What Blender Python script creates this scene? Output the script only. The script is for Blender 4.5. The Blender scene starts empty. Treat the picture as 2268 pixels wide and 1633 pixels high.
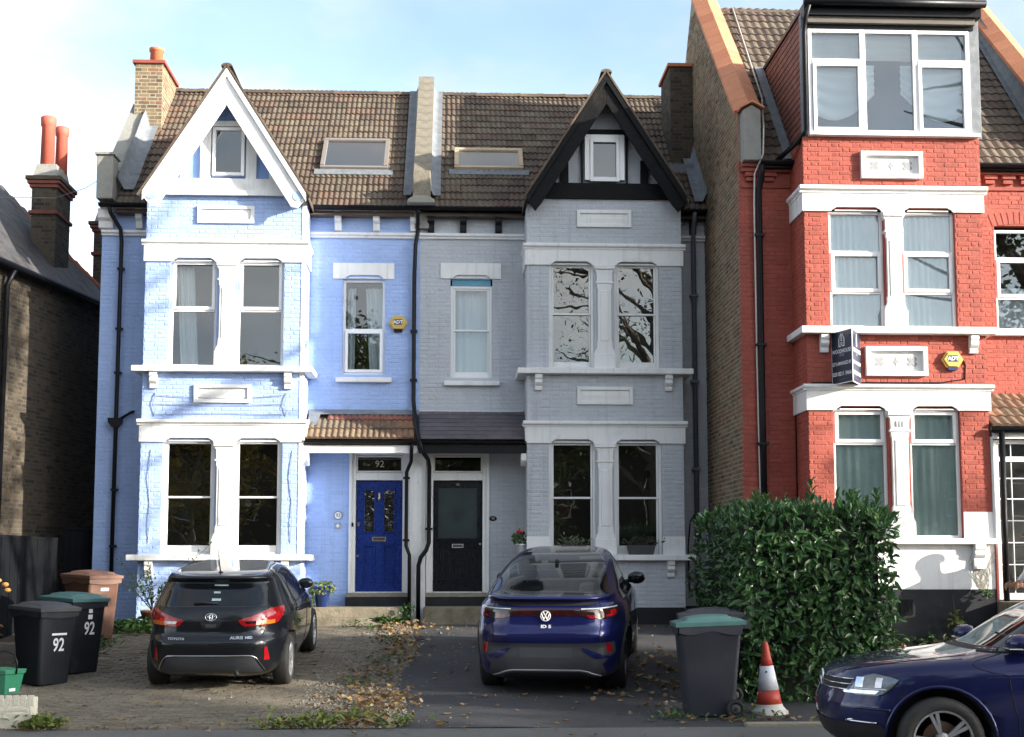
import bpy, math, random
from mathutils import Vector, Matrix, noise
S = bpy.context.scene
C = S.collection
random.seed(7)
R = math.radians

# ------------------------------------------------------------------ camera
LENS_PX, YAW, PITCH, CAMZ = 3000.0, R(2.5), R(5.7), 1.72        # in pixels of a 2268 px wide picture
cd = bpy.data.cameras.new('camera'); cam = bpy.data.objects.new('camera', cd); C.objects.link(cam)
cd.sensor_width = 36; cd.lens = LENS_PX / 2268 * 36; cd.shift_y = 0.0569; cd.clip_end = 3000; cd.clip_start = .1
cam.location = (0, 0, CAMZ); cam.rotation_euler = (math.pi / 2 + PITCH, 0, -YAW)
S.camera = cam

# ------------------------------------------------------------------ sun, sky, exposure
TOSUN = Vector((2.1, -1.0, 0.68)).normalized()
sl = bpy.data.lights.new('sun', 'SUN'); sl.energy = 3.4; sl.angle = R(.53); sl.color = (1, .92, .80)
so = bpy.data.objects.new('sun', sl); C.objects.link(so)
so.rotation_euler = (-TOSUN).to_track_quat('-Z', 'Y').to_euler(); so.location = (30, -15, 25)
SKY_K, CLOUD_K, CLOUD_C = .78, .95, .10
w = bpy.data.worlds.new('World'); S.world = w; w.use_nodes = True
nt = w.node_tree; N = nt.nodes; L = nt.links
for n in list(N): N.remove(n)
out = N.new('ShaderNodeOutputWorld'); bg = N.new('ShaderNodeBackground'); bg.inputs['Strength'].default_value = .15
sky = N.new('ShaderNodeTexSky'); sky.sky_type = 'NISHITA'; sky.sun_disc = False
sky.sun_elevation = math.asin(TOSUN.z); sky.sun_rotation = math.atan2(TOSUN.x, TOSUN.y)
sky.air_density = 1.0; sky.dust_density = 1.6; sky.ozone_density = 1.5
tc = N.new('ShaderNodeTexCoord'); mp = N.new('ShaderNodeMapping'); mp.inputs['Scale'].default_value = (1, 1, 2.2)
mp.inputs['Location'].default_value = (.35, .2, .13)
n1 = N.new('ShaderNodeTexNoise'); n1.inputs['Scale'].default_value = 3.1; n1.inputs['Detail'].default_value = 7; n1.inputs['Roughness'].default_value = .52
rp = N.new('ShaderNodeValToRGB'); rp.color_ramp.elements[0].position = .36; rp.color_ramp.elements[1].position = .58
rp.color_ramp.elements[0].color = (.15, .15, .15, 1)
n2 = N.new('ShaderNodeTexNoise'); n2.inputs['Scale'].default_value = 5.5; n2.inputs['Detail'].default_value = 4
cr = N.new('ShaderNodeValToRGB'); cr.color_ramp.elements[0].color = (.66, .75, .86, 1); cr.color_ramp.elements[1].color = (1.2, 1.2, 1.19, 1)
cr.color_ramp.elements[0].position = .34; cr.color_ramp.elements[1].position = .60
# clouds take their brightness from the sky around them
lum = N.new('ShaderNodeRGBToBW'); mad = N.new('ShaderNodeMath'); mad.operation = 'MULTIPLY_ADD'; mad.inputs[1].default_value = CLOUD_K; mad.inputs[2].default_value = CLOUD_C
csc = N.new('ShaderNodeVectorMath'); csc.operation = 'SCALE'; dim = N.new('ShaderNodeVectorMath'); dim.operation = 'SCALE'; dim.inputs['Scale'].default_value = SKY_K
mx = N.new('ShaderNodeMix'); mx.data_type = 'RGBA'
L.new(tc.outputs['Generated'], mp.inputs['Vector']); L.new(mp.outputs[0], n1.inputs['Vector']); L.new(mp.outputs[0], n2.inputs['Vector'])
L.new(n1.outputs[0], rp.inputs[0]); L.new(rp.outputs[0], mx.inputs[0]); L.new(n2.outputs[0], cr.inputs[0])
L.new(sky.outputs[0], lum.inputs[0]); L.new(lum.outputs[0], mad.inputs[0]); L.new(cr.outputs[0], csc.inputs[0]); L.new(mad.outputs[0], csc.inputs['Scale'])
L.new(sky.outputs[0], dim.inputs[0]); L.new(dim.outputs[0], mx.inputs[6]); L.new(csc.outputs[0], mx.inputs[7]); L.new(mx.outputs[2], bg.inputs[0]); L.new(bg.outputs[0], out.inputs[0])
S.view_settings.view_transform = 'Standard'; S.view_settings.look = 'None'
S.view_settings.exposure = 1.92; S.view_settings.gamma = 1

# ------------------------------------------------------------------ picture pixel -> point on a plane of known depth
_f = Vector((math.sin(YAW) * math.cos(PITCH), math.cos(YAW) * math.cos(PITCH), math.sin(PITCH)))
_r = Vector((math.cos(YAW), -math.sin(YAW), 0)); _u = _r.cross(_f)
YC = 1245 - LENS_PX * math.tan(PITCH)
def ray(px, py): return _f + _r * ((px - 1134) / LENS_PX) + _u * ((YC - py) / LENS_PX)
def PX(px, py, Y):
    d = ray(px, py); t = Y / d.y
    return d.x * t, CAMZ + d.z * t
PROF = [(-60, 0), (12.3, 0), (12.55, .03), (13.9, .04), (15.5, .08), (17, .16), (20, .43), (22.3, .60), (24, .64), (60, .7)]
def gz(y):
    for (a, za), (b, zb) in zip(PROF, PROF[1:]):
        if y <= b:
            t = max(0, (y - a) / (b - a)); return za + (zb - za) * t
    return .7
def GP(px, py):
    d = ray(px, py); y = 8.0
    while y < 60:
        if CAMZ + d.z * y / d.y <= gz(y): break
        y += .02
    return d.x * y / d.y, y, gz(y)

# ------------------------------------------------------------------ helpers
def parent_to(o, p, world=True):
    if p is None: return
    o.parent = p
    if world and p.type == 'EMPTY':
        o.matrix_parent_inverse = Matrix.LocRotScale(p.location, p.rotation_euler, p.scale).inverted()
def tag(o, label=None, cat=None, group=None, kind=None):
    if label: o['label'] = label
    if cat: o['category'] = cat
    if group: o['group'] = group
    if kind: o['kind'] = kind
    return o
def thing(name, label, cat, loc=(0, 0, 0), rz=0, group=None):
    o = bpy.data.objects.new(name, None); C.objects.link(o); o.location = loc; o.rotation_euler = (0, 0, rz)
    o.empty_display_size = .1
    return tag(o, label, cat, group)
def copy_tree(o, parent=None):
    c = o.copy(); C.objects.link(c)
    if parent: c.parent = parent
    for ch in list(o.children): copy_tree(ch, c)
    return c

class MB:
    def __init__(s): s.v = []; s.f = []; s.m = []; s.r = []
    def add(s, vs, fs, mi=0, rnd=0.0):
        b = len(s.v); s.v += [tuple(p) for p in vs]; s.r += [rnd] * len(vs)
        for f in fs: s.f.append([b + i for i in f]); s.m.append(mi)
        return s
    def box(s, x0, x1, y0, y1, z0, z1, mi=0, rnd=0.0):
        if x0 > x1: x0, x1 = x1, x0
        if y0 > y1: y0, y1 = y1, y0
        if z0 > z1: z0, z1 = z1, z0
        return s.add([(x0, y0, z0), (x1, y0, z0), (x1, y1, z0), (x0, y1, z0), (x0, y0, z1), (x1, y0, z1), (x1, y1, z1), (x0, y1, z1)],
                     [(0, 3, 2, 1), (4, 5, 6, 7), (0, 1, 5, 4), (1, 2, 6, 5), (2, 3, 7, 6), (3, 0, 4, 7)], mi, rnd)
    def prism(s, pts, axis, a, b, mi=0, rnd=0.0):
        n = len(pts)
        ar = sum(pts[i][0] * pts[(i + 1) % n][1] - pts[(i + 1) % n][0] * pts[i][1] for i in range(n))
        if ar < 0: pts = pts[::-1]
        if a > b: a, b = b, a
        if axis == 'y': A = [(p, a, q) for p, q in pts]; B = [(p, b, q) for p, q in pts]
        elif axis == 'x': A = [(b, p, q) for p, q in pts]; B = [(a, p, q) for p, q in pts]
        else: A = [(p, q, b) for p, q in pts]; B = [(p, q, a) for p, q in pts]
        fs = [tuple(range(n)), tuple(range(2 * n - 1, n - 1, -1))]
        fs += [(i, n + i, n + (i + 1) % n, (i + 1) % n) for i in range(n)]
        return s.add(A + B, fs, mi, rnd)
    def tube(s, pts, r, n=8, mi=0, rnd=0.0, cap=True):
        pts = [Vector(p) for p in pts]; k = len(pts); rs = r if isinstance(r, (list, tuple)) else [r] * k
        vs = []; prev = None
        for i, p in enumerate(pts):
            d = (pts[min(i + 1, k - 1)] - pts[max(i - 1, 0)]).normalized()
            if prev is None:
                a = Vector((0, 0, 1)) if abs(d.z) < .9 else Vector((1, 0, 0)); a = d.cross(a).normalized()
            else:
                a = (prev - d * prev.dot(d)).normalized()
            prev = a; bb = d.cross(a)
            for j in range(n):
                t = 2 * math.pi * j / n; vs.append(p + (a * math.cos(t) + bb * math.sin(t)) * rs[i])
        fs = []
        for i in range(k - 1):
            for j in range(n):
                fs.append((i * n + j, i * n + (j + 1) % n, (i + 1) * n + (j + 1) % n, (i + 1) * n + j))
        if cap: fs += [tuple(range(n - 1, -1, -1)), tuple((k - 1) * n + j for j in range(n))]
        return s.add(vs, fs, mi, rnd)
    def lathe(s, prof, c=(0, 0, 0), n=16, mi=0, axis='z', cap=True, rnd=0.0):
        vs = []; k = len(prof)
        for r, h in prof:
            for j in range(n):
                t = 2 * math.pi * j / n; a, b = r * math.cos(t), r * math.sin(t)
                p = (a, b, h) if axis == 'z' else ((a, h, b) if axis == 'y' else (h, a, b))
                vs.append((c[0] + p[0], c[1] + p[1], c[2] + p[2]))
        fs = [(i * n + j, i * n + (j + 1) % n, (i + 1) * n + (j + 1) % n, (i + 1) * n + j) for i in range(k - 1) for j in range(n)]
        if cap: fs += [tuple(range(n - 1, -1, -1)), tuple((k - 1) * n + j for j in range(n))]
        return s.add(vs, fs, mi, rnd)
    def grid(s, fn, nu, nv, mi=0, rnd=0.0, flip=False):
        vs = [fn(i / nu, j / nv) for j in range(nv + 1) for i in range(nu + 1)]
        fs = []
        for j in range(nv):
            for i in range(nu):
                a = j * (nu + 1) + i; q = (a, a + 1, a + nu + 2, a + nu + 1)
                fs.append(q[::-1] if flip else q)
        return s.add(vs, fs, mi, rnd)
    def mesh(s, name, mats, smooth=False):
        me = bpy.data.meshes.new(name); me.from_pydata(s.v, [], s.f)
        mats = mats if isinstance(mats, (list, tuple)) else [mats]
        for m in mats: me.materials.append(m)
        me.polygons.foreach_set('material_index', s.m)
        if smooth: me.polygons.foreach_set('use_smooth', [True] * len(s.f))
        at = me.attributes.new('rnd', 'FLOAT', 'POINT'); at.data.foreach_set('value', s.r)
        me.update(); return me
    def build(s, name, mats, parent=None, world=True, smooth=False, kind=None, bevel=0, fix=False, seg=2):
        me = s.mesh(name, mats, smooth)
        if fix:
            import bmesh
            bm = bmesh.new(); bm.from_mesh(me); bmesh.ops.recalc_face_normals(bm, faces=bm.faces); bm.to_mesh(me); bm.free()
        o = bpy.data.objects.new(name, me); C.objects.link(o); parent_to(o, parent, world)
        if bevel:
            b = o.modifiers.new('bevel', 'BEVEL'); b.width = bevel; b.segments = seg; b.limit_method = 'ANGLE'; b.angle_limit = R(35)
            me.polygons.foreach_set('use_smooth', [True] * len(me.polygons)); b.harden_normals = True
        if kind: o['kind'] = kind
        return o
def inst(name, me, parent, loc, rot=(0, 0, 0), scale=(1, 1, 1), world=True):
    o = bpy.data.objects.new(name, me); C.objects.link(o); o.location = loc; o.rotation_euler = rot; o.scale = scale
    parent_to(o, parent, world); return o
def text_mesh(body, size, depth=.002, bold=0.0, spacing=1.0):
    cu = bpy.data.curves.new('text', 'FONT'); cu.body = body; cu.size = size; cu.extrude = depth; cu.align_x = 'CENTER'; cu.align_y = 'CENTER'
    cu.offset = bold; cu.space_character = spacing; cu.resolution_u = 3
    o = bpy.data.objects.new('text', cu); C.objects.link(o)
    me = bpy.data.meshes.new_from_object(o.evaluated_get(bpy.context.evaluated_depsgraph_get()))
    bpy.data.objects.remove(o); return me
def text(name, body, size, mat, parent, loc, rot=(math.pi / 2, 0, 0), depth=.002, bold=0.0, world=True, sx=1.0):
    me = text_mesh(body, size, depth, bold); me.materials.clear(); me.materials.append(mat)
    return inst(name, me, parent, loc, rot, (sx, 1, 1), world)

# ------------------------------------------------------------------ materials
def mat(name, col, rough=.6, var=.12, vscale=2.0, bump=0.0, bscale=30.0, spec=.5, metal=0.0, rnd=None, coat=0.0, stain=None, streak=None, sub=0.0, alpha=None, bdist=.02, stretch=(1, 1, 1)):
    """procedural principled material; rnd = list of colours picked per piece"""
    m = bpy.data.materials.new(name); m.use_nodes = True; t = m.node_tree; N = t.nodes; L = t.links
    b = N['Principled BSDF']; b.inputs['Roughness'].default_value = rough; b.inputs['Metallic'].default_value = metal
    b.inputs['Specular IOR Level'].default_value = spec; b.inputs['Coat Weight'].default_value = coat
    b.inputs['Coat Roughness'].default_value = .04
    tc = N.new('ShaderNodeTexCoord'); mp = N.new('ShaderNodeMapping'); mp.inputs['Scale'].default_value = stretch
    L.new(tc.outputs['Object'], mp.inputs[0])
    vec = mp.outputs[0]
    n = N.new('ShaderNodeTexNoise'); n.inputs['Scale'].default_value = vscale; n.inputs['Detail'].default_value = 6; n.inputs['Roughness'].default_value = .6
    L.new(vec, n.inputs['Vector'])
    cur = None
    if rnd:
        at = N.new('ShaderNodeAttribute'); at.attribute_name = 'rnd'; oi = N.new('ShaderNodeObjectInfo')
        ad = N.new('ShaderNodeMath'); ad.operation = 'ADD'; L.new(at.outputs['Fac'], ad.inputs[0]); L.new(oi.outputs['Random'], ad.inputs[1])
        fr = N.new('ShaderNodeMath'); fr.operation = 'FRACT'; L.new(ad.outputs[0], fr.inputs[0])
        cr = N.new('ShaderNodeValToRGB'); cr.color_ramp.interpolation = 'LINEAR'
        els = cr.color_ramp.elements
        while len(els) < len(rnd): els.new(.5)
        for i, c in enumerate(rnd): els[i].position = i / (len(rnd) - 1); els[i].color = (*c, 1)
        L.new(fr.outputs[0], cr.inputs[0]); cur = cr.outputs[0]
        # shift the noise per piece
        ad2 = N.new('ShaderNodeVectorMath'); ad2.operation = 'ADD'; L.new(vec, ad2.inputs[0]); L.new(oi.outputs['Random'], ad2.inputs[1]); L.new(ad2.outputs[0], n.inputs['Vector'])
    hv = N.new('ShaderNodeMapRange'); hv.inputs['From Min'].default_value = .25; hv.inputs['From Max'].default_value = .75
    hv.inputs['To Min'].default_value = 1 - var; hv.inputs['To Max'].default_value = 1 + var; L.new(n.outputs[0], hv.inputs[0])
    ml = N.new('ShaderNodeVectorMath'); ml.operation = 'SCALE'
    if cur is None: ml.inputs[0].default_value = col
    else: L.new(cur, ml.inputs[0])
    L.new(hv.outputs[0], ml.inputs['Scale']); cur = ml.outputs[0]
    if stain:
        sc, ssc, amt, lo = stain
        n3 = N.new('ShaderNodeTexNoise'); n3.inputs['Scale'].default_value = ssc; n3.inputs['Detail'].default_value = 8; n3.inputs['Roughness'].default_value = .65
        gp_ = N.new('ShaderNodeNewGeometry'); L.new(gp_.outputs['Position'], n3.inputs['Vector'])
        r3 = N.new('ShaderNodeMapRange'); r3.inputs['From Min'].default_value = lo; r3.inputs['From Max'].default_value = lo + .18; r3.inputs['To Max'].default_value = amt
        L.new(n3.outputs[0], r3.inputs[0])
        mx = N.new('ShaderNodeMix'); mx.data_type = 'RGBA'; L.new(r3.outputs[0], mx.inputs[0]); L.new(cur, mx.inputs[6]); mx.inputs[7].default_value = (*sc, 1); cur = mx.outputs[2]
    if streak:
        gp2 = N.new('ShaderNodeNewGeometry'); mp2 = N.new('ShaderNodeMapping'); mp2.inputs['Scale'].default_value = (9, 9, .55); L.new(gp2.outputs['Position'], mp2.inputs[0])
        n5 = N.new('ShaderNodeTexNoise'); n5.inputs['Scale'].default_value = 1.0; n5.inputs['Detail'].default_value = 5; n5.inputs['Roughness'].default_value = .6; L.new(mp2.outputs[0], n5.inputs['Vector'])
        r5 = N.new('ShaderNodeMapRange'); r5.inputs['From Min'].default_value = .52; r5.inputs['From Max'].default_value = .78; r5.inputs['To Max'].default_value = streak[1]; L.new(n5.outputs[0], r5.inputs[0])
        mx5 = N.new('ShaderNodeMix'); mx5.data_type = 'RGBA'; L.new(r5.outputs[0], mx5.inputs[0]); L.new(cur, mx5.inputs[6]); mx5.inputs[7].default_value = (*streak[0], 1); cur = mx5.outputs[2]
    L.new(cur, b.inputs['Base Color'])
    if bump:
        n4 = N.new('ShaderNodeTexNoise'); n4.inputs['Scale'].default_value = bscale; n4.inputs['Detail'].default_value = 4; L.new(vec, n4.inputs['Vector'])
        bp = N.new('ShaderNodeBump'); bp.inputs['Strength'].default_value = bump; bp.inputs['Distance'].default_value = bdist
        L.new(n4.outputs[0], bp.inputs['Height']); L.new(bp.outputs[0], b.inputs['Normal'])
        rr = N.new('ShaderNodeMapRange'); rr.inputs['To Min'].default_value = max(0, rough - .12); rr.inputs['To Max'].default_value = min(1, rough + .12)
        L.new(n4.outputs[0], rr.inputs[0]); L.new(rr.outputs[0], b.inputs['Roughness'])
    if sub: b.inputs['Subsurface Weight'].default_value = 0
    return m
def leaf_mat(name, cols, rough=.35, trans=.25):
    m = mat(name, cols[0], rough, .2, 8, rnd=cols, spec=.45)
    t = m.node_tree; N = t.nodes; L = t.links; b = N['Principled BSDF']; o = N['Material Output']
    tr = N.new('ShaderNodeBsdfTranslucent'); ms = N.new('ShaderNodeMixShader'); ms.inputs[0].default_value = trans
    src = b.inputs['Base Color'].links[0].from_socket; L.new(src, tr.inputs[0])
    L.new(b.outputs[0], ms.inputs[1]); L.new(tr.outputs[0], ms.inputs[2]); L.new(ms.outputs[0], o.inputs[0])
    return m
def glass_mat(name, tint=(.75, .8, .8), lo=.1, hi=.9, wob=0.0, wscale=1.5):
    m = bpy.data.materials.new(name); m.use_nodes = True; t = m.node_tree; N = t.nodes; L = t.links
    for n in list(N): N.remove(n)
    o = N.new('ShaderNodeOutputMaterial'); g = N.new('ShaderNodeBsdfGlossy'); g.inputs['Roughness'].default_value = .004
    tr = N.new('ShaderNodeBsdfTransparent'); tr.inputs[0].default_value = (*tint, 1)
    fr = N.new('ShaderNodeLayerWeight'); fr.inputs[0].default_value = .35
    mr = N.new('ShaderNodeMapRange'); mr.inputs['To Min'].default_value = lo; mr.inputs['To Max'].default_value = hi
    ms = N.new('ShaderNodeMixShader'); L.new(fr.outputs['Fresnel'], mr.inputs[0]); L.new(mr.outputs[0], ms.inputs[0])
    L.new(tr.outputs[0], ms.inputs[1]); L.new(g.outputs[0], ms.inputs[2]); L.new(ms.outputs[0], o.inputs[0])
    if wob:
        tc = N.new('ShaderNodeTexCoord'); n4 = N.new('ShaderNodeTexNoise'); n4.inputs['Scale'].default_value = wscale; n4.inputs['Detail'].default_value = 2
        L.new(tc.outputs['Object'], n4.inputs['Vector'])
        bp = N.new('ShaderNodeBump'); bp.inputs['Strength'].default_value = wob; bp.inputs['Distance'].default_value = .02
        L.new(n4.outputs[0], bp.inputs['Height']); L.new(bp.outputs[0], g.inputs['Normal'])
    return m
M = {}
def near(c, a=.07): return [tuple(v * k for v in c) for k in (1, 1 - a, 1 + a * .7, 1 - a * .4, 1 + a, 1 - a * 1.2, 1 + a * .3)]
M['white'] = mat('white_paint', (.78, .78, .77), .5, .06, 1.5, .15, 18, spec=.3, stain=((.46, .44, .39), 2.3, .45, .58), streak=((.42, .40, .35), .5))
M['upvc'] = mat('white_upvc', (.82, .82, .82), .28, .03, 1)
M['blue'] = mat('pale_blue_masonry_paint', (.34, .45, .74), .66, .08, 1.2, .3, 22, spec=.3, stain=((.30, .41, .62), 1.7, .4, .58), rnd=near((.35, .47, .75), .045), streak=((.25, .33, .48), .5))
M['grey'] = mat('grey_masonry_paint', (.49, .515, .55), .64, .08, 1.2, .3, 22, spec=.3, stain=((.34, .36, .39), 1.7, .4, .58), rnd=near((.49, .515, .55), .04), streak=((.32, .335, .36), .5))
M['red'] = mat('red_masonry_paint', (.33, .078, .054), .62, .14, 1.4, .35, 22, spec=.3, stain=((.21, .05, .038), 2.2, .55, .56), rnd=near((.33, .078, .054), .13), streak=((.20, .05, .042), .55))
M['redtrim'] = M['red']
M['stock'] = mat('yellow_stock_brick', (.3, .2, .1), .85, .22, 7, .5, 60, rnd=[(.15, .105, .058), (.20, .15, .08), (.23, .17, .09), (.085, .055, .038), (.18, .125, .068), (.23, .095, .05), (.12, .088, .056), (.22, .165, .095)])
M['stockdark'] = mat('dark_stock_brick', (.1, .08, .05), .9, .25, 5, .5, 60, rnd=[(.065, .05, .033), (.09, .068, .042), (.036, .028, .022), (.078, .058, .037), (.022, .018, .016), (.072, .054, .036)])  # dark brick tones, one picked per brick
M['mortar'] = mat('lime_mortar', (.30, .27, .20), .95, .2, 6, .6, 80)
M['mortardark'] = mat('dark_mortar', (.075, .066, .05), .95, .2, 6, .6, 80)  # darker counterpart of the lime mortar
M['tile'] = mat('weathered_brown_roof_tile', (.2, .15, .1), .82, .28, 14, .5, 70, rnd=[(.070, .050, .037), (.105, .082, .058), (.085, .058, .042), (.125, .098, .07), (.062, .045, .035), (.12, .072, .05), (.095, .075, .055)], stain=((.20, .18, .115), 1.6, .55, .56))
M['tiledark'] = mat('dark_brown_roof_tile', (.13, .09, .07), .82, .28, 14, .5, 70, rnd=[(.08, .058, .045), (.115, .088, .065), (.07, .05, .04), (.14, .11, .08), (.10, .065, .05)], stain=((.19, .17, .11), 1.6, .5, .58))
M['tileorange'] = mat('orange_porch_tile', (.3, .16, .08), .8, .3, 10, .5, 60, rnd=[(.20, .14, .085), (.15, .10, .065), (.24, .125, .07), (.15, .12, .08), (.19, .11, .065), (.12, .085, .058)], stain=((.065, .055, .035), 2.5, .8, .50))
M['tilered'] = mat('plain_red_hung_tile', (.22, .08, .055), .8, .25, 8, .4, 60, rnd=[(.20, .075, .055), (.25, .09, .06), (.17, .065, .05), (.22, .085, .06)])
M['slate'] = mat('purple_grey_slate', (.1, .09, .1), .55, .18, 6, .3, 50, rnd=[(.105, .09, .10), (.085, .08, .09), (.12, .10, .105), (.07, .072, .085), (.13, .105, .11)])
M['slatedark'] = mat('dark_slate', (.05, .05, .055), .6, .3, 5, .4, 40, rnd=[(.05, .05, .055), (.07, .068, .07), (.04, .04, .045), (.085, .08, .078)])
M['lead'] = mat('lead_flashing', (.17, .185, .20), .65, .25, 6, .5, 9, spec=.3, stain=((.30, .31, .31), 2, .6, .55))
M['stone'] = mat('weathered_coping_stone', (.19, .17, .13), .9, .3, 8, .7, 40, stain=((.12, .11, .085), 5, .6, .52))
M['render'] = mat('grey_cement_render', (.27, .265, .24), .9, .2, 3, .5, 40, stain=((.13, .13, .115), 3, .6, .5))
M['terracotta'] = mat('terracotta', (.52, .17, .08), .75, .12, 4, .25, 30)
M['black'] = mat('black_gloss_paint', (.005, .0055, .0075), .42, .3, 4, .03, 20, spec=.25)
M['blackwood'] = mat('weathered_black_timber', (.006, .006, .007), .6, .4, 3, .4, 25, spec=.15, stain=((.035, .028, .022), 2.2, .7, .60), stretch=(1, 1, 3))
M['greyiron'] = mat('grey_painted_iron', (.14, .155, .19), .45, .1, 2)
M['darkroom'] = mat('dark_interior', (.05, .048, .045), .9, .3, 1.0)
M['curtain'] = mat('white_net_curtain', (.86, .88, .90), .9, .04, 3)
M['glass'] = glass_mat('window_glass', (.88, .92, .93), .06, .95, .04, 1.2)
M['oldglass'] = glass_mat('old_sash_glass', (.85, .88, .87), .07, .95, .09, 1.6)
M['skyglass'] = glass_mat('rooflight_glass', (.8, .85, .85), .55, .95, .03)
M['bluedoor'] = mat('deep_blue_gloss_paint', (.008, .030, .19), .28, .12, 3, .02, 30, spec=.4)
M['blackdoor'] = mat('black_door_paint', (.005, .007, .012), .3, .3, 3, .02, 30, spec=.35)
M['brass'] = mat('aged_brass', (.5, .38, .18), .35, .2, 5, metal=.9)
M['steel'] = mat('satin_steel', (.6, .6, .6), .3, .1, 5, metal=.9)
M['yellowbox'] = mat('yellow_plastic', (.62, .40, .09), .4, .06, 3)
M['navyprint'] = mat('navy_print', (.02, .03, .12), .4, .05, 3)
M['whiteprint'] = mat('white_print', (.8, .8, .8), .45, .03, 3)
M['leadcame'] = mat('lead_came', (.05, .05, .055), .5, .1, 4)
M['concrete'] = mat('mossy_concrete_step', (.22, .19, .14), .92, .25, 4, .6, 30, stain=((.10, .095, .05), 3.5, .75, .48))
M['stoneslab'] = mat('worn_stone_slab', (.28, .25, .19), .9, .25, 4, .5, 30, stain=((.12, .11, .07), 4, .6, .52))
M['wood'] = mat('cream_timber', (.55, .46, .33), .5, .15, 3)
M['net'] = mat('pale_net_curtain', (.82, .86, .88), .9, .08, 3)
M['netgreen'] = mat('greenish_white_curtain', (.74, .84, .78), .9, .08, 3)
# ================================================================== masonry helpers
def wall_holes(mb, x0, x1, z0, z1, holes, Y, depth=.14, mi=0):
    """front face of a wall at y=Y with rectangular openings and their reveals"""
    xs = sorted({x0, x1, *[min(max(h[0], x0), x1) for h in holes], *[min(max(h[1], x0), x1) for h in holes]})
    zs = sorted({z0, z1, *[min(max(h[2], z0), z1) for h in holes], *[min(max(h[3], z0), z1) for h in holes]})
    for a, b in zip(xs, xs[1:]):
        for c, d in zip(zs, zs[1:]):
            mx, mz = (a + b) / 2, (c + d) / 2
            if any(h[0] < mx < h[1] and h[2] < mz < h[3] for h in holes): continue
            mb.add([(a, Y, c), (b, Y, c), (b, Y, d), (a, Y, d)], [(0, 1, 2, 3)], mi)
    for a, b, c, d in holes:
        e = Y + depth
        mb.add([(a, Y, c), (b, Y, c), (b, Y, d), (a, Y, d), (a, e, c), (b, e, c), (b, e, d), (a, e, d)],
               [(0, 4, 5, 1), (1, 5, 6, 2), (2, 6, 7, 3), (3, 7, 4, 0)], mi)
def bond(u0, u1, z0, z1, holes=()):
    """flemish bond bricks in a rectangle: (u, z, length, height, whole)"""
    res = []
    k = math.floor(z0 / .075)
    while k * .075 < z1:
        a, b = max(k * .075, z0), min(k * .075 + .065, z1)
        if b - a > .03:
            iv = [(u0, u1)]
            for h in holes:
                if h[2] < b - .008 and h[3] > a + .008:
                    iv = [p for i in iv for p in ((i[0], min(i[1], h[0])), (max(i[0], h[1]), i[1])) if p[1] - p[0] > .02]
            off = (k % 2) * .16875
            for i0, i1 in iv:
                j = math.floor((i0 - off) / .3375) - 1
                while off + j * .3375 < i1:
                    for s, l in ((0, .215), (.225, .1025)):
                        p = off + j * .3375 + s; q = p + l; c0, c1 = max(p, i0), min(q, i1)
                        if c1 - c0 > .025: res.append((c0, a, c1 - c0, b - a, abs(c1 - c0 - l) < 1e-4 and b - a > .064))
                    j += 1
        k += 1
    return res
def brick_geo(mb, mp, u, z, l, h, prot=.006, mi=0):
    i = random.uniform(.005, .011); p = prot * .8 + random.uniform(-.003, .0025); jj = lambda: random.uniform(-.0035, .0035)
    if random.random() < .14: p *= .35
    vs = [mp(u, z, -.004), mp(u + l, z, -.004), mp(u + l, z + h, -.004), mp(u, z + h, -.004),
          mp(u + i + jj(), z + i + jj(), p), mp(u + l - i + jj(), z + i + jj(), p + jj() * .6), mp(u + l - i + jj(), z + h - i + jj(), p), mp(u + i + jj(), z + h - i + jj(), p + jj() * .6)]
    mb.add(vs, [(4, 5, 6, 7), (0, 1, 5, 4), (1, 2, 6, 5), (2, 3, 7, 6), (3, 0, 4, 7)], mi, random.random())
def front(Y): return lambda u, z, d: (u, Y - d, z)
def sideL(X): return lambda u, z, d: (X - d, -u, z)       # u = -y, faces -x
def sideR(X): return lambda u, z, d: (X + d, u, z)        # u = y, faces +x
_bm = {}
def brick_mesh(m, l):
    k = (m.name, l)
    if k not in _bm:
        _bm[k] = []
        for q in range(4):
            mb = MB(); brick_geo(mb, lambda u, z, d: (u, -d, z), 0, 0, l, .065); mb.r = [0.0] * len(mb.v); _bm[k].append(mb.mesh('brick', m))
    return _bm[k]
def brickwork(wall, m, faces, singles=300):
    """faces: (map, regions, holes, y or None). The largest whole bricks facing the road become pieces, the rest one joined piece"""
    mb = MB(); cand = []
    for mp, regs, holes, Y in faces:
        for rg in regs:
            for b in bond(*rg, holes):
                if Y is not None and b[4]: cand.append((Y, b, mp))
                else: brick_geo(mb, mp, *b[:4])
    random.shuffle(cand)
    cand.sort(key=lambda c: (round(c[0], 2), -c[1][2]))
    for n, (Y, b, mp) in enumerate(cand):
        if n < singles:
            inst('brick', random.choice(brick_mesh(m, .215 if b[2] > .15 else .1025)), wall, (b[0], Y, b[1]))
        else: brick_geo(mb, mp, *b[:4])
    mb.build('brickwork', m, wall, kind='stuff')

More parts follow.
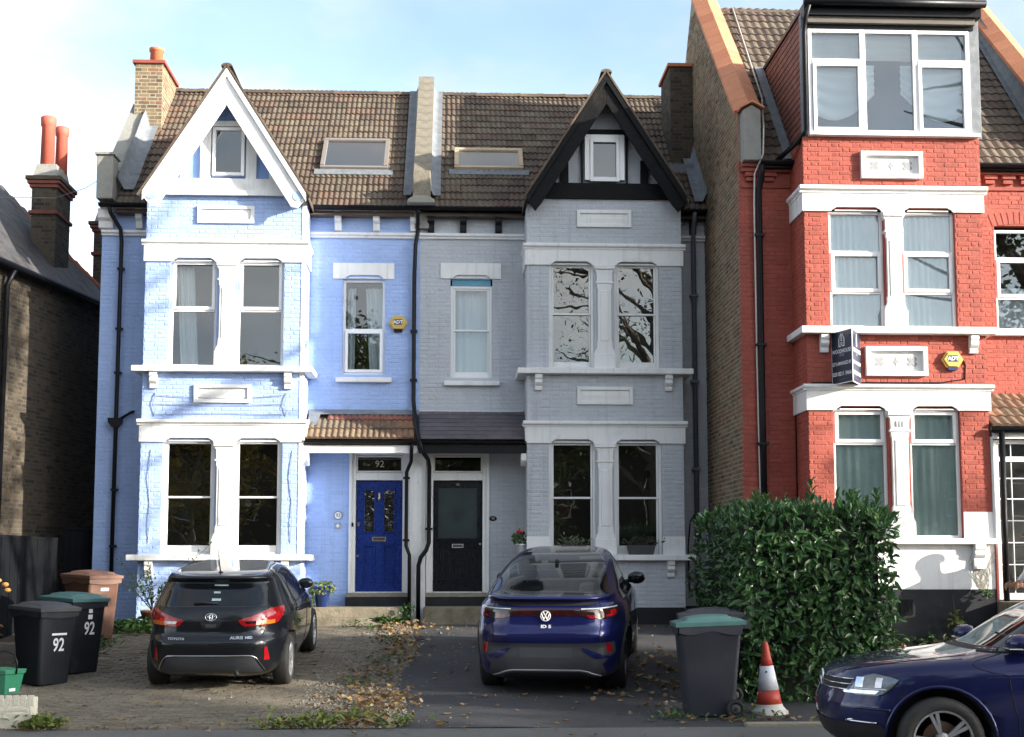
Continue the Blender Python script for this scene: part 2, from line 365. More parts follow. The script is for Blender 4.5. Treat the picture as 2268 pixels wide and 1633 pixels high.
def tile_mesh(m, w=.3, g=.27, rolls=3, ht=.022, lap=.06, name='roof_tile'):
    mb = MB(); n = rolls * 5; prof = []
    for i in range(n + 1):
        t = i / 5; fr = t % 1; prof.append((w * i / n, ht * (math.sin(math.pi * min(1, max(0, (fr - .12) / .76))) ** .7 if 0 < fr else 0)))
    L_ = g + lap; vs = []
    for v, lift in ((0, .038), (L_, .004)):
        vs += [(x, v, z + lift) for x, z in prof]
    vs += [(x, 0, z * .3 + .004) for x, z in prof]
    k = n + 1
    fs = [(i, i + 1, k + i + 1, k + i) for i in range(n)] + [(2 * k + i, 2 * k + i + 1, i + 1, i) for i in range(n)]
    fs += [(0, k, 2 * k), (n, 2 * k + n, k + n)]
    mb.add(vs, fs); return mb.mesh(name, m)
def tile_field(roof, me, x0, x1, y0, z0, pitch, rows, g, w, skip=None, name='roof_tile', jit=.006):
    c, s = math.cos(pitch), math.sin(pitch); cnt = 0
    n = max(1, round((x1 - x0) / w)); ww = (x1 - x0) / n
    for j in range(rows):
        for i in range(n):
            x = x0 + i * ww; v = j * g
            if skip and skip(x + ww / 2, v + g / 2): continue
            sp_ = random.uniform(.015, .04) if random.random() < .03 else 0
            inst(name, me, roof, (x + random.uniform(-jit, jit), y0 + (v - sp_) * c, z0 + v * s + random.uniform(0, jit) + .016 * noise.noise(Vector((x * .7, v * .8, x0)))), (pitch + random.uniform(-.012, .012), 0, random.uniform(-.008, .008)), (ww / w, 1, 1)); cnt += 1
    return cnt

# ================================================================== joinery
def curtain(parent, x0, x1, z0, z1, Y, folds=5, amp=.03, lean=0.0, m=None):
    mb = MB()
    def fn(u, v):
        x = x0 + (x1 - x0) * u + lean * (1 - v); a = amp * (.6 + .4 * v)
        return (x, Y + a * math.sin(u * folds * 2 * math.pi + .7 * math.sin(3 * v)) + .01 * math.sin(11 * u), z0 + (z1 - z0) * v)
    mb.grid(fn, folds * 8, 4)
    return mb.build('curtain', m or M['curtain'], parent, smooth=True)
def room(parent, x0, x1, z0, z1, Y, d=1.2, m=None):
    mb = MB(); a, b, c, e = x0 - .06, x1 + .06, z0 - .06, z1 + .06; y0, y1 = Y, Y + d
    mb.add([(a, y0, c), (b, y0, c), (b, y0, e), (a, y0, e), (a, y1, c), (b, y1, c), (b, y1, e), (a, y1, e)],
           [(4, 7, 6, 5), (0, 3, 7, 4), (1, 5, 6, 2), (3, 2, 6, 7), (0, 4, 5, 1)])
    return mb.build('interior', m or M['darkroom'], parent)
def rect_frame(mb, x0, x1, z0, z1, y0, y1, t, tb=None, tt=None, mi=0):
    tb = tb or t; tt = tt or t
    mb.box(x0, x0 + t, y0, y1, z0, z1, mi); mb.box(x1 - t, x1, y0, y1, z0, z1, mi)
    mb.box(x0 + t, x1 - t, y0, y1, z0, z0 + tb, mi); mb.box(x0 + t, x1 - t, y0, y1, z1 - tt, z1, mi)
def pane(win, x0, x1, z0, z1, Y, g):
    MB().box(x0, x1, Y, Y + .006, z0, z1).build('pane', g, win)
def sash(parent, x0, x1, z0, z1, Y, mid=.5, g=None, m=None, ft=.055, low=.07, deep=True):
    """two light sash window in an opening"""
    m = m or M['white']; g = g or M['oldglass']; zm = z0 + (z1 - z0) * mid
    mb = MB(); rect_frame(mb, x0, x1, z0, z1, Y, Y + .09, ft, .05, .05)
    rect_frame(mb, x0 + ft + .001, x1 - ft - .001, zm - .022, z1 - .051, Y + .022, Y + .052, .035)
    rect_frame(mb, x0 + ft + .001, x1 - ft - .001, z0 + .051, zm + .02, Y + .054, Y + .086, .035, low)
    w = mb.build('window', m, parent, bevel=.006, seg=1)
    pane(w, x0 + ft + .03, x1 - ft - .03, zm, z1 - .08, Y + .035, g); pane(w, x0 + ft + .03, x1 - ft - .03, z0 + .09, zm, Y + .067, g)
    return w
def casement(parent, x0, x1, z0, z1, Y, cuts, thick, g=None, m=None, ft=.05):
    """upvc window: cuts = heights dividing the lights, thick = which lights have an opening sash"""
    m = m or M['upvc']; g = g or M['glass']
    mb = MB(); rect_frame(mb, x0, x1, z0, z1, Y, Y + .07, ft)
    zs = [z0 + ft * .6] + list(cuts) + [z1 - ft * .6]; ps = []
    for c in cuts: mb.box(x0 + ft, x1 - ft, Y + .002, Y + .068, c - .022, c + .022)
    for i, (a, b) in enumerate(zip(zs, zs[1:])):
        if thick[i]:
            rect_frame(mb, x0 + ft - .012, x1 - ft + .012, a + .012, b - .012, Y - .022, Y + .012, .058); q = .06
        else: q = .02
        ps.append((x0 + ft + q - .025, x1 - ft - q + .025, a + q - .01, b - q + .01))
    w = mb.build('window', m, parent, bevel=.006, seg=1)
    for p in ps: pane(w, *p, Y + .03, g)
    return w
def panel(parent, x0, x1, z0, z1, Y, m, p=.045, quatre=False):
    """raised plaster panel with a moulded border"""
    mb = MB(); t = .062 if not quatre else .07
    rect_frame(mb, x0, x1, z0, z1, Y - p, Y, t)
    a, b, c, d = x0 + t, x1 - t, z0 + t, z1 - t; y = Y - .006
    if not quatre:
        k = .10; ya = Y - .032
        mb.add([(a, y, c), (b, y, c), (b, y, d), (a, y, d), (a + k, ya, (c + d) / 2 - .012), (b - k, ya, (c + d) / 2 - .012), (b - k, ya, (c + d) / 2 + .012), (a + k, ya, (c + d) / 2 + .012)],
               [(4, 5, 6, 7), (0, 1, 5, 4), (1, 2, 6, 5), (2, 3, 7, 6), (3, 0, 4, 7)])
    else:
        mb.add([(a, y, c), (b, y, c), (b, y, d), (a, y, d)], [(0, 1, 2, 3)])
    o = mb.build('plaster_panel', m, parent, bevel=.005, seg=1)
    if quatre:
        q = MB(); zc = (z0 + z1) / 2; xc = (x0 + x1) / 2; dx = (b - a) * .31
        for cx in (xc - dx, xc + dx):
            for sx in (-1, 1):
                for sz in (-1, 1): q.lathe([(.033, y - .007), (.033, y - .002)], (cx + sx * .04, 0, zc + sz * .04), 12, axis='y')
            q.prism([(cx - .05, zc), (cx, zc - .05), (cx + .05, zc), (cx, zc + .05)], 'y', y - .0065, y - .0025)
        st = []
        for i in range(8):
            r_ = .075 if i % 2 == 0 else .028; st.append((xc + r_ * math.cos(i * math.pi / 4), zc + r_ * math.sin(i * math.pi / 4)))
        q.prism(st, 'y', y - .007, y - .003)
        q.build('pierced_ornament', M['shadowgrey'], o, fix=True)
    return o
M['shadowgrey'] = mat('grey_recess_shade', (.30, .30, .31), .7, .08, 3)  # grey colour stands in for the shade inside the pierced ornament
def cornice(mb, x0, x1, Y, Ym, zb, zt, p=.09, left=True, right=True):
    h = zt - zb
    pr = [(0, 0), (-p * .5, 0), (-p * .55, h * .28), (-p * .8, h * .38), (-p, h * .5), (-p, h * .86), (-p * .85, h), (0, h + .012)]
    mb.prism([(Y + a, zb + b) for a, b in pr], 'x', x0 - p * .8, x1 + p * .8)
    if right: mb.prism([(x1 - a * .8, zb + b) for a, b in pr], 'y', Y + .001, Ym)
    if left: mb.prism([(x0 + a * .8, zb + b) for a, b in pr], 'y', Y + .001, Ym)
def frieze(mb, x0, x1, Y, Ym, zb, zt, opens, p=.034, nh=.07, rets=True):
    pts = [(x0, zb)]
    for a, b in opens: pts += [(a + .035, zb), (a + .06, zb + nh * .45), (a + .13, zb + nh), (b - .13, zb + nh), (b - .06, zb + nh * .45), (b - .035, zb)]
    pts += [(x1, zb), (x1, zt), (x0, zt)]
    mb.prism(pts, 'y', Y - p, Y)
    for a, b in opens: mb.box(a + .10, b - .10, Y - p * .4, Y + .02, zb + nh * .15, zb + nh * .45)
    if rets:
        mb.box(x1 - .001, x1 + p, Y - p + .002, Ym, zb, zt - .001); mb.box(x0 - p, x0 + .001, Y - p + .002, Ym, zb, zt - .001)
def column(parent, xc, z0, z1, Y, m, w=1.0, flutes=False):
    prof = [(0, .185), (.29, .185), (.31, .172), (.335, .172), (.36, .15), (.39, .138), (.47, .138), (.52, .122)]
    top = [(-.44, .122), (-.40, .136), (-.345, .136), (-.335, .155), (-.30, .155), (-.29, .138), (-.13, .142), (-.09, .175), (-.05, .195), (0, .2)]
    pts = [(xc + r_ * w, z0 + h) for h, r_ in prof] + [(xc + r_ * w, z1 + h) for h, r_ in top]
    pts += [(2 * xc - x, z) for x, z in reversed(pts)]
    mb = MB(); mb.prism(pts, 'y', Y - .055, Y + .10)
    mb.box(xc - .195 * w, xc + .195 * w, Y - .075, Y - .05, z0, z0 + .27); mb.box(xc - .16 * w, xc + .16 * w, Y - .07, Y - .05, z1 - .335, z1 - .30)
    mb.box(xc - .18 * w, xc + .18 * w, Y - .085, Y - .05, z1 - .075, z1 - .002)
    mb.box(xc - .08 * w, xc + .08 * w, Y - .068, Y - .05, z0 + .50, z1 - .46)
    if flutes:
        for k in (-1, 0, 1): mb.box(xc + k * .05 - .009, xc + k * .05 + .009, Y - .072, Y - .05, z1 - .26, z1 - .16)
    return mb.build('window_column', m, parent, bevel=.007, seg=1)
def bracket(parent, xc, zt, Y, m, w=.13, h=.29, d=.13):
    pr = [(0, 0), (-d, 0), (-d, -.07), (-d * .82, -.10), (-d * .9, -.15), (-d * .7, -.19), (-d * .45, -.21), (-d * .5, -h * .86), (-d * .42, -h), (0, -h)]
    MB().prism([(Y + a, zt + b) for a, b in pr], 'x', xc - w / 2, xc + w / 2).build('scroll_bracket', m, parent, bevel=.006, seg=1)
def sill(parent, x0, x1, Y, Ym, zb, zt, m, p=.17, e=.17, rets=True):
    mb = MB(); mb.box(x0 - e, x1 + e, Y - p, Y, zb, zt)
    if rets: mb.box(x1 + .001, x1 + e - .004, Y + .001, Ym, zb + .001, zt - .001); mb.box(x0 - e + .004, x0 - .001, Y + .001, Ym, zb + .001, zt - .001)
    return mb.build('sill', m, parent, bevel=.012)

# ================================================================== the pale blue and the grey terraced house
YB, YM = 23.7, 24.5
LV = dict(top=8.2, c2t=7.375, c2b=7.27, f2b=6.985, s2t=5.12, s2b=5.02, c1t=4.19, c1b=4.085, f1b=3.795, s1t=1.845, s1b=1.745)
PITCH_T = R(44); EY, EZ = 24.2, 8.13; GA = .27; ROWS = 18
def terrace(name_label, cat, X0, X1, bx0, bx1, up, lo, hall, paint, blue):
    T = thing('terraced_house', name_label, 'house', ((X0 + X1) / 2, YM, .6))
    trim = M['white']; z = LV
    # ---- walls
    hb = [(up[0], up[1], z['s2t'] - .02, z['f2b'] + .065), (up[2], up[3], z['s2t'] - .02, z['f2b'] + .065),
          (lo[0], lo[1], z['s1t'] - .02, z['f1b'] + .065), (lo[2], lo[3], z['s1t'] - .02, z['f1b'] + .065)]
    mb = MB(); wall_holes(mb, bx0, bx1, .3, z['top'] + .05, hb, YB)
    mb.add([(bx0, YB, .3), (bx0, YM, .3), (bx0, YM, z['top'] + .05), (bx0, YB, z['top'] + .05)], [(0, 3, 2, 1)])
    mb.add([(bx1, YB, .3), (bx1, YM, .3), (bx1, YM, z['top'] + .05), (bx1, YB, z['top'] + .05)], [(0, 1, 2, 3)])
    bw = mb.build('bay_wall', paint, T)
    hm = [hall, (bx0 + .05, bx1 - .05, .35, z['top'])]
    dx0, dx1 = (-1.86, -.79) if blue else (-.47, .65)
    hm.append((dx0, dx1, 1.10, 3.72))
    mb = MB(); wall_holes(mb, X0, X1, .3, 8.22, hm, YM, .16)
    for x, f in ((X0, (0, 3, 2, 1)), (X1, (0, 1, 2, 3))):
        mb.add([(x, YM, .3), (x, 30.8, .3), (x, 30.8, 8.2), (x, YM, 8.2)], [f])
    mb.add([(X0, 30.8, .3), (X1, 30.8, .3), (X1, 30.8, 8.2), (X0, 30.8, 8.2)], [(0, 3, 2, 1)])
    mw = mb.build('main_wall', paint, T)
    white_band_up = (bx0 - 1, bx1 + 1, z['f2b'] - .002, z['c2t']); white_band_lo = (bx0 - 1, bx1 + 1, z['f1b'] - .002, z['c1t'])
    sl_ = [(bx0 - 1, bx1 + 1, z['s2b'], z['s2t']), (bx0 - 1, bx1 + 1, z['s1b'], z['s1t'])]
    cols = [(up[1] - .02, up[2] + .02, z['s2t'], z['f2b']), (lo[1] - .02, lo[2] + .02, z['s1t'], z['f1b'])]
    pan = [((bx0 + bx1) / 2 - .49 + (-.02 if blue else 0), (bx0 + bx1) / 2 + .49, 7.68, 7.995), ((bx0 + bx1) / 2 - .5, (bx0 + bx1) / 2 + .49, 4.485, 4.805)]
    holes = hb + [white_band_up, white_band_lo] + sl_ + cols + [(p[0] + .01, p[1] - .01, p[2] + .01, p[3] - .01) for p in pan]
    if not blue: holes.append((bx0 - .1, bx1 + .1, z['s1t'] - .1, 2.17))
    brickwork(bw, paint, [(front(YB), [(bx0, bx1, .6, z['top'])], holes, YB),
                          (sideR(bx1), [(YB + .01, YM, .6, z['top'])], [(YB, YM, *white_band_up[2:]), (YB, YM, *white_band_lo[2:])], None),
                          (sideL(bx0), [(-YM, -YB - .01, .6, z['top'])], [(-YM, -YB, *white_band_up[2:]), (-YM, -YB, *white_band_lo[2:])], None)], 230)
    lint = (hall[0] - .185, hall[1] + .16, hall[3] + .0, hall[3] + .295); hs = (hall[0] - .11, hall[1] + .13, hall[2] - .15, hall[2])
    hh = hm[:1] + hm[2:] + [lint, hs, (X0, X1, 7.63, 7.74)]
    lx = [(X0, bx0 - .01, .6, 8.15), (bx1 + .01, X1, .6, 8.15)] if True else []
    if blue: hh.append((bx1, X1, 3.72, 4.5)); hh.append((dx1, X1, .6, 3.75))
    else: hh.append((X0, bx0, 3.72, 4.45)); hh.append((X0, dx0, .6, 3.75))
    brickwork(mw, paint, [(front(YM), lx, hh, YM)], 70)
    # ---- bay mouldings
    for a, b, f_, o_ in ((z['c2b'], z['c2t'], z['f2b'], up), (z['c1b'], z['c1t'], z['f1b'], lo)):
        mb = MB(); cornice(mb, bx0, bx1, YB, YM, a, b); mb.build('cornice', trim, T, bevel=.008, seg=2)
        mb = MB(); frieze(mb, bx0, bx1, YB, YM, f_, a, [o_[:2], o_[2:]]); mb.build('frieze', trim, T, bevel=.008, seg=2)
    sill(T, bx0, bx1, YB, YM, z['s2b'], z['s2t'], trim); sill(T, bx0, bx1, YB, YM, z['s1b'], z['s1t'], trim)
    for zz in (z['s2b'], z['s1b']):
        bracket(T, bx0 + .20, zz, YB, trim); bracket(T, bx1 - .26, zz, YB, trim)
    for p in pan: panel(T, *p, YB, trim)
    column(T, (up[1] + up[2]) / 2, z['s2t'], z['f2b'], YB, trim); column(T, (lo[1] + lo[2]) / 2, z['s1t'], z['f1b'], YB, trim)
    if blue:
        mb = MB()        # white corner bead on the right of the bay
        for a, b in ((z['s2t'], z['f2b']), (z['s1t'], z['f1b']), (z['c1t'] + .012, z['s2b']), (z['c2t'] + .012, z['top'])): mb.box(bx1 - .06, bx1 + .012, YB - .012, YB + .05, a, b)
        mb.build('corner_bead', trim, T)
    else:
        for a, b in ((bx0 - .008, lo[0]), (lo[3], bx1 + .008)): MB().box(a, b, YB - .012, YB + .0, z['s1t'], 2.165).build('white_painted_base', trim, T)
    # ---- bay windows
    for k in (0, 2):
        if blue: w_ = casement(T, up[k], up[k + 1], z['s2t'], z['f2b'] + .06, YB + .07, [6.13], [0, 1], g=M['glass'])
        else: w_ = sash(T, up[k], up[k + 1], z['s2t'], z['f2b'] + .06, YB + .05, .52, M['oldglass'], low=.09)
        w2 = sash(T, lo[k], lo[k + 1], z['s1t'] - .01, z['f1b'] + .06, YB + .05, .5, M['oldglass'], low=.12)
    room(T, up[0], up[3], z['s2t'], z['f2b'], YB + .17, .6); room(T, lo[0], lo[3], z['s1t'], z['f1b'], YB + .17, .6)
    # ---- hall window, lintel, sill
    if blue: casement(T, hall[0], hall[1], hall[2], hall[3] + .0, YM + .06, [5.94], [1, 0])
    else: sash(T, hall[0], hall[1], hall[2], hall[3] - .12, YM + .06, .52, M['glass'], m=M['upvc'])
    if not blue: MB().box(hall[0] + .03, hall[1] - .03, YM + .05, YM + .12, hall[3] - .119, hall[3]).build('blue_blind', mat('blue_blind', (.12, .32, .45), .7), T)
    room(T, hall[0], hall[1], hall[2], hall[3], YM + .18, .7)
    mb = MB(); frieze(mb, lint[0], lint[1], YM, YM, lint[2], lint[3], [(hall[0], hall[1])], .03, rets=False); mb.build('lintel', trim, T, bevel=.008, seg=2)
    MB().box(hs[0], hs[1], YM - .11, YM, hs[2], hs[2] + .085).build('sill', trim, T, bevel=.01)
    # ---- eaves: string course, corbel brackets, gutter
    ec = M['white'] if blue else M['black']
    for a, b in ((X0, bx0), (bx1, X1)):
        MB().prism([(YM, 7.63), (YM - .05, 7.63), (YM - .055, 7.66), (YM - .09, 7.68), (YM - .09, 7.725), (YM, 7.745)], 'x', a, b).build('string_course', trim, T)
    xs = (-6.32, -5.72, -2.12, -1.42, -.74) if blue else (-.42, .17, .82, 4.42)
    for x in xs:
        w_ = .26 if x == -6.32 else .12
        MB().prism([(YM, 7.745), (YM - .09, 7.76), (YM - .10, 7.88), (YM - .17, 7.93), (YM - .17, 8.10), (YM, 8.10)], 'x', x - w_ / 2, x + w_ / 2).build('eaves_bracket', ec, T, bevel=.006, seg=1)
    for a, b in ((X0, bx0 - .05), (bx1 + .05, X1)):
        if b - a < .2: continue
        MB().box(a, b, YM - .22, YM - .001, 8.10, 8.17).build('soffit', ec, T)
        g = MB(); n = 8
        def gut(u, v, a=a, b=b):
            t = math.pi * (1 + v); return (a + (b - a) * u, YM - .30 + .062 * math.cos(t), 8.16 + .062 * math.sin(t))
        g.grid(gut, 1, n); g.box(a, b, YM - .237, YM - .23, 8.10, 8.20)
        g.build('gutter', M['black'], T, fix=True)
    # ---- the roof
    rf = MB(); c, s = math.cos(PITCH_T), math.sin(PITCH_T); ry = EY + 3.42; rz = EZ + 3.42 * math.tan(PITCH_T)
    rx0, rx1 = (X0 + .28, X1 - .1) if blue else (X0 + .12, X1)
    rf.prism([(EY + .05, EZ - .12), (ry, rz - .06), (ry + 3.3, EZ - .12)], 'x', rx0, rx1)
    roof = rf.build('roof', M['tiledark'], T)
    xc = (bx0 + bx1) / 2 + .015; ga = 10.36; sl2 = 1.576
    def skip(x, v):
        zt = EZ + v * s
        if abs(x - xc) * sl2 < (ga - zt) - .45: return True
        if blue and -2.45 < x < -1.35 and 1.42 < v < 2.50: return True
        if (not blue) and .1 < x < 1.23 and 1.5 < v < 2.1: return True
        if blue and x < -5.72 and v > 3.0: return True
        if (not blue) and x > 4.2 and v > 2.4: return True
        return False
    nt_ = tile_field(roof, TM['tile'] if blue else TM['tile'], rx0 + .01, rx1 - .01, EY, EZ, PITCH_T, ROWS, GA, .3, skip)
    rt = MB()
    n = round((rx1 - rx0) / .45); wd = (rx1 - rx0) / n
    me = MB().grid(lambda u, v: (.46 * u, .13 * math.cos(math.pi * v), .10 * math.sin(math.pi * v) + (.012 if u > .9 else 0)), 3, 8).mesh('ridge_tile', M['tile'], True)
    for i in range(n): inst('ridge_tile', me, roof, (rx0 + i * wd, ry + .02, rz - .01), scale=(wd / .45, 1, 1))
    # ---- front gable over the bay
    gable(T, xc, ga, blue, roof)
    return T, roof
TM = {}
TM['tile'] = tile_mesh(M['tile']); TM['dark'] = tile_mesh(M['tiledark'])
def gable(T, xc, ga, blue, roof):
    yf, yw = YB - .36, YB - .02; k = 1.576; wd = .58 if blue else .46
    bm_ = M['white'] if blue else M['blackwood']; hw = 1.40; zt = ga
    # roof slopes behind the barge boards
    for sx in (-1, 1):
        pts = [(xc, zt + .075), (xc + sx * (hw + .06), zt + .075 - k * (hw + .06)), (xc + sx * (hw + .06), zt - .02 - k * (hw + .06)), (xc, zt - .02)]
        g_ = MB().prism(pts, 'y', yf - .03, 26.6).build('gable_roof_slope', M['tiledark'], T)
        n = 9; ln = math.hypot(hw + .1, k * (hw + .1)) / n
        for i in range(n):
            u = (i + .5) / n * (hw + .1)
            inst('verge_tile', TM['verge'], g_, (xc + sx * u, yf - .055, zt + .075 - k * u), (0, sx * math.atan(k), 0), (ln / .3, 1, 1))
        # barge board
        d = wd
        b = [(xc, zt), (xc + sx * hw, zt - k * hw), (xc + sx * (hw + .0), zt - k * hw - .1), (xc + sx * (hw - .14), zt - k * hw - .25), (xc + sx * (hw - .25), zt - k * hw - .18 + .02), (xc, zt - d - .06)]
        b = [(xc, zt), (xc + sx * hw, zt - k * hw), (xc + sx * (hw - .01), zt - k * hw - .12), (xc + sx * (hw - .13), zt - k * hw - .27), (xc + sx * (hw - .24), zt - k * (hw - .24) - d - .05), (xc, zt - d - .05)]
        bo = MB().prism(b, 'y', yf, yf + .05).build('barge_board', bm_, T, bevel=.006, seg=1)
        # upper moulding of the barge
        m2 = [(xc, zt + .03), (xc + sx * (hw + .02), zt + .03 - k * (hw + .02)), (xc + sx * (hw + .02), zt - .13 - k * (hw + .02)), (xc, zt - .13)]
        MB().prism(m2, 'y', yf - .045, yf - .002).build('barge_moulding', bm_, bo, bevel=.006, seg=1)
        if blue: MB().lathe([(.085, yf - .012), (.085, yf - .002)], (xc + sx * (hw - .13), 0, zt - k * hw - .06), 20, axis='y').build('roundel', M['blue'], bo, fix=True)
        # underside soffit board from the barge to the wall
        so_ = [(xc, zt - .09), (xc + sx * (hw - .02), zt - .09 - k * (hw - .02)), (xc + sx * (hw - .02), zt - .12 - k * (hw - .02)), (xc, zt - .12)]
        MB().prism(so_, 'y', yf + .05, yw + .1).build('soffit', bm_, T)
    base = 8.2
    tri = [(xc - (zt - base) / k + .02, base), (xc + (zt - base) / k - .02, base), (xc, zt - .06)]
    stucco = M['stuccoblue'] if blue else M['stuccogrey']
    wallm = MB(); wallm.prism(tri, 'y', yw + .06, YB + .3); gw = wallm.build('gable_wall', stucco, T)
    tm = MB(); zb = 8.5
    tm.box(xc - 1.22, xc + 1.22, yw - .04, yw + .058, base - .005, zb - .02)
    if blue: tm.box(xc - 1.24, xc + 1.24, yw - .09, yw - .042, base - .03, base + .06)
    wz0, wz1 = (8.54, 9.42) if blue else (8.52, 9.36); ww = .30 if blue else .385
    tm.box(xc - ww - .30, xc + ww + .30, yw - .01, yw + .056, wz1 + .02, wz1 + .12) if blue else tm.box(xc - .42, xc + .42, yw - .012, yw + .056, wz1 + .03, wz1 + .12)
    for sx in (-1, 1):
        for px_, w_ in ((ww + .07, .12), (.78, .12)) if blue else ((.72, .14), (ww + .02, .03)):
            zz = zt - .30 - k * (px_ + w_ / 2)
            tm.box(xc + sx * px_ - w_ / 2, xc + sx * px_ + w_ / 2, yw - .008, yw + .055, zb - .02, min(wz1 + .03, zz + .1))
    if blue:
        for sx in (-1, 1): tm.box(xc + sx * .46 - .035, xc + sx * .46 + .035, yw - .006, yw + .054, zb - .02, wz1 + .03)
    tm.build('gable_timber', M['white'] if blue else M['blackwood'], T)
    W_ = MB(); fx = .285 if blue else .36
    if blue:
        rect_frame(W_, xc - fx, xc + fx, wz0, wz1, yw - .03, yw + .05, .06); gx = fx - .055; g0, g1 = wz0 + .055, wz1 - .055
    else:
        rect_frame(W_, xc - fx, xc + fx, wz0 + .02, wz1 + .02, yw - .03, yw + .05, .11, .06, .10); rect_frame(W_, xc - .265, xc + .265, wz0 - .01, wz1 - .07, yw - .055, yw - .031, .06); gx = .215; g0, g1 = wz0 + .04, wz1 - .12
    wn = W_.build('window', M['upvc'], T, bevel=.006, seg=1)
    MB().box(xc - gx, xc + gx, yw + .0, yw + .006, g0, g1).build('pane', M['glass'], wn)
    MB().box(xc - gx, xc + gx, yw + .052, yw + .058, g0, g1).build('interior', M['darkroom'], T)
    me = MB().prism([(.10 * math.cos(math.pi * i / 8), .06 * math.sin(math.pi * i / 8)) for i in range(9)], 'y', 0, .46).mesh('ridge_tile', M['tile'])
    for i in range(6): inst('ridge_tile', me, roof, (xc, yf - .05 + i * .45, zt + .05))
M['stuccoblue'] = mat('pale_blue_stucco', (.27, .42, .78), .85, .1, 3, .8, 60)
M['stuccogrey'] = mat('pale_grey_stucco', (.42, .44, .47), .85, .12, 4, .8, 60)
TM['verge'] = MB().box(-.15, .15, 0, .12, -.015, .016).mesh('verge_tile', M['tile'])

BX = (-5.42, -2.63); GX = (1.30, 4.07)
blue_house, blue_roof = terrace('pale blue painted brick terraced house with white trim and white barge boards', 'house', -6.40, -.62, *BX,
        (-4.985, -4.165, -3.815, -2.993), (-5.04, -4.13, -3.815, -2.975), (-2.02, -1.25, 5.11, 6.87), M['blue'], True)
grey_house, grey_roof = terrace('grey painted brick terraced house with white trim and black gable timbers', 'house', -.62, 4.66, *GX,
        (1.69, 2.50, 2.86, 3.665), (1.68, 2.515, 2.835, 3.68), (-.06, .71, 5.06, 6.89), M['grey'], False)
for hs_, x0 in ((blue_house, BX[0]), ):
    curtain(hs_, -4.93, -4.62, 5.2, 6.95, YB + .30, 4, .025, lean=.10)
    curtain(hs_, -1.94, -1.80, 5.2, 6.75, YM + .26, 2, .02, lean=-.02); curtain(hs_, -1.62, -1.32, 5.2, 6.75, YM + .26, 4, .02, lean=.08)
curtain(grey_house, -.0, .66, 5.12, 6.72, YM + .28, 5, .02)

# ---- skylights
def rooflight(T, x0, x1, v0, v1, m):
    """frame lying on the main roof slope"""
    def p(x, v, h): return (x, EY + v * math.cos(PITCH_T) - h * math.sin(PITCH_T), EZ + v * math.sin(PITCH_T) + h * math.cos(PITCH_T))
    def bx(mb, a, b, c, d, h0, h1):
        q = [p(x, v, h) for h in (h0, h1) for x, v in ((a, c), (b, c), (b, d), (a, d))]
        mb.add(q, [(0, 3, 2, 1), (4, 5, 6, 7), (0, 1, 5, 4), (1, 2, 6, 5), (2, 3, 7, 6), (3, 0, 4, 7)])
    mb = MB(); t = .085
    bx(mb, x0, x1, v1 - t, v1, -.02, .13); bx(mb, x0, x1, v0, v0 + t * .8, -.02, .11)
    bx(mb, x0, x0 + t, v0 + t * .8, v1 - t, -.02, .125); bx(mb, x1 - t, x1, v0 + t * .8, v1 - t, -.02, .125)
    sk = mb.build('skylight', m, T, bevel=.008, seg=1)
    g = MB(); bx(g, x0 + t - .01, x1 - t + .01, v0 + t * .8 - .01, v1 - t + .01, .085, .095); g.build('pane', M['skyglass'], sk)
    g = MB(); bx(g, x0 + t - .01, x1 - t + .01, v0 + t, v1 - t, .0, .03); g.build('blind', M['blind'], sk)
    f = MB(); bx(f, x0 - .10, x1 + .10, v0 - .20, v0 - .002, .045, .062); f.build('lead_apron', M['lead'], sk)
M['blind'] = mat('pale_grey_blind', (.52, .60, .60), .8, .1, 2)
M['frametaupe'] = mat('taupe_aluminium', (.20, .18, .165), .4, .08, 3)
M['framewood'] = mat('weathered_timber_frame', (.42, .33, .22), .6, .2, 4)
rooflight(blue_house, -2.54, -1.26, 1.36, 2.53, M['frametaupe'])
rooflight(grey_house, 0.0, 1.32, 1.42, 2.19, M['framewood'])

# ---- party wall coping between the two roofs
def slope_wall(T, x0, x1, v0, v1, up_, low_, m, name, y0=EY, z0=EZ, p=PITCH_T):
    c, s = math.cos(p), math.sin(p)
    a = (y0 + v0 * c, z0 + v0 * s); b = (y0 + v1 * c, z0 + v1 * s)
    return MB().prism([(a[0], a[1] - low_), (b[0], b[1] - low_), (b[0], b[1] + up_), (a[0], a[1] + up_)], 'x', x0, x1).build(name, m, T)
pw = slope_wall(blue_house, -.72, -.46, .25, 4.86, .30, .5, M['render'], 'party_wall')
cpm = MB().box(-.16, .16, 0, .345, 0, .07).mesh('coping_stone', M['stone'])
for i in range(13):
    v = .32 + i * .352
    inst('coping_stone', cpm, pw, (-.59, EY + v * math.cos(PITCH_T) - .30 * math.sin(PITCH_T) * 0, EZ + v * math.sin(PITCH_T) + .305), (PITCH_T, 0, random.uniform(-.01, .01)))
MB().box(-.75, -.43, 23.98, 24.35, 8.2, 8.78).build('kneeler_block', M['stone'], pw, bevel=.02)
MB().prism([(-.85, 8.17), (-.34, 8.17), (-.36, 8.24), (-.46, 8.30), (-.73, 8.30), (-.83, 8.24)], 'y', 23.95, 24.36).build('corbel_block', M['render'], pw, bevel=.015)
for sx, x in ((-1, -.73), (1, -.45)):
    f = MB(); c, s = math.cos(PITCH_T), math.sin(PITCH_T)
    def fl(u, v, x=x, sx=sx):
        vv = .3 + 4.5 * v; h = .10 + (.16 if u < .01 else 0) + .006 * math.sin(vv * 5 + x)
        return (x + sx * (.002 + .20 * u), EY + vv * c - h * s, EZ + vv * s + h * c)
    f.grid(fl, 3, 24).build('lead_flashing', M['lead'], pw, smooth=True, fix=False)

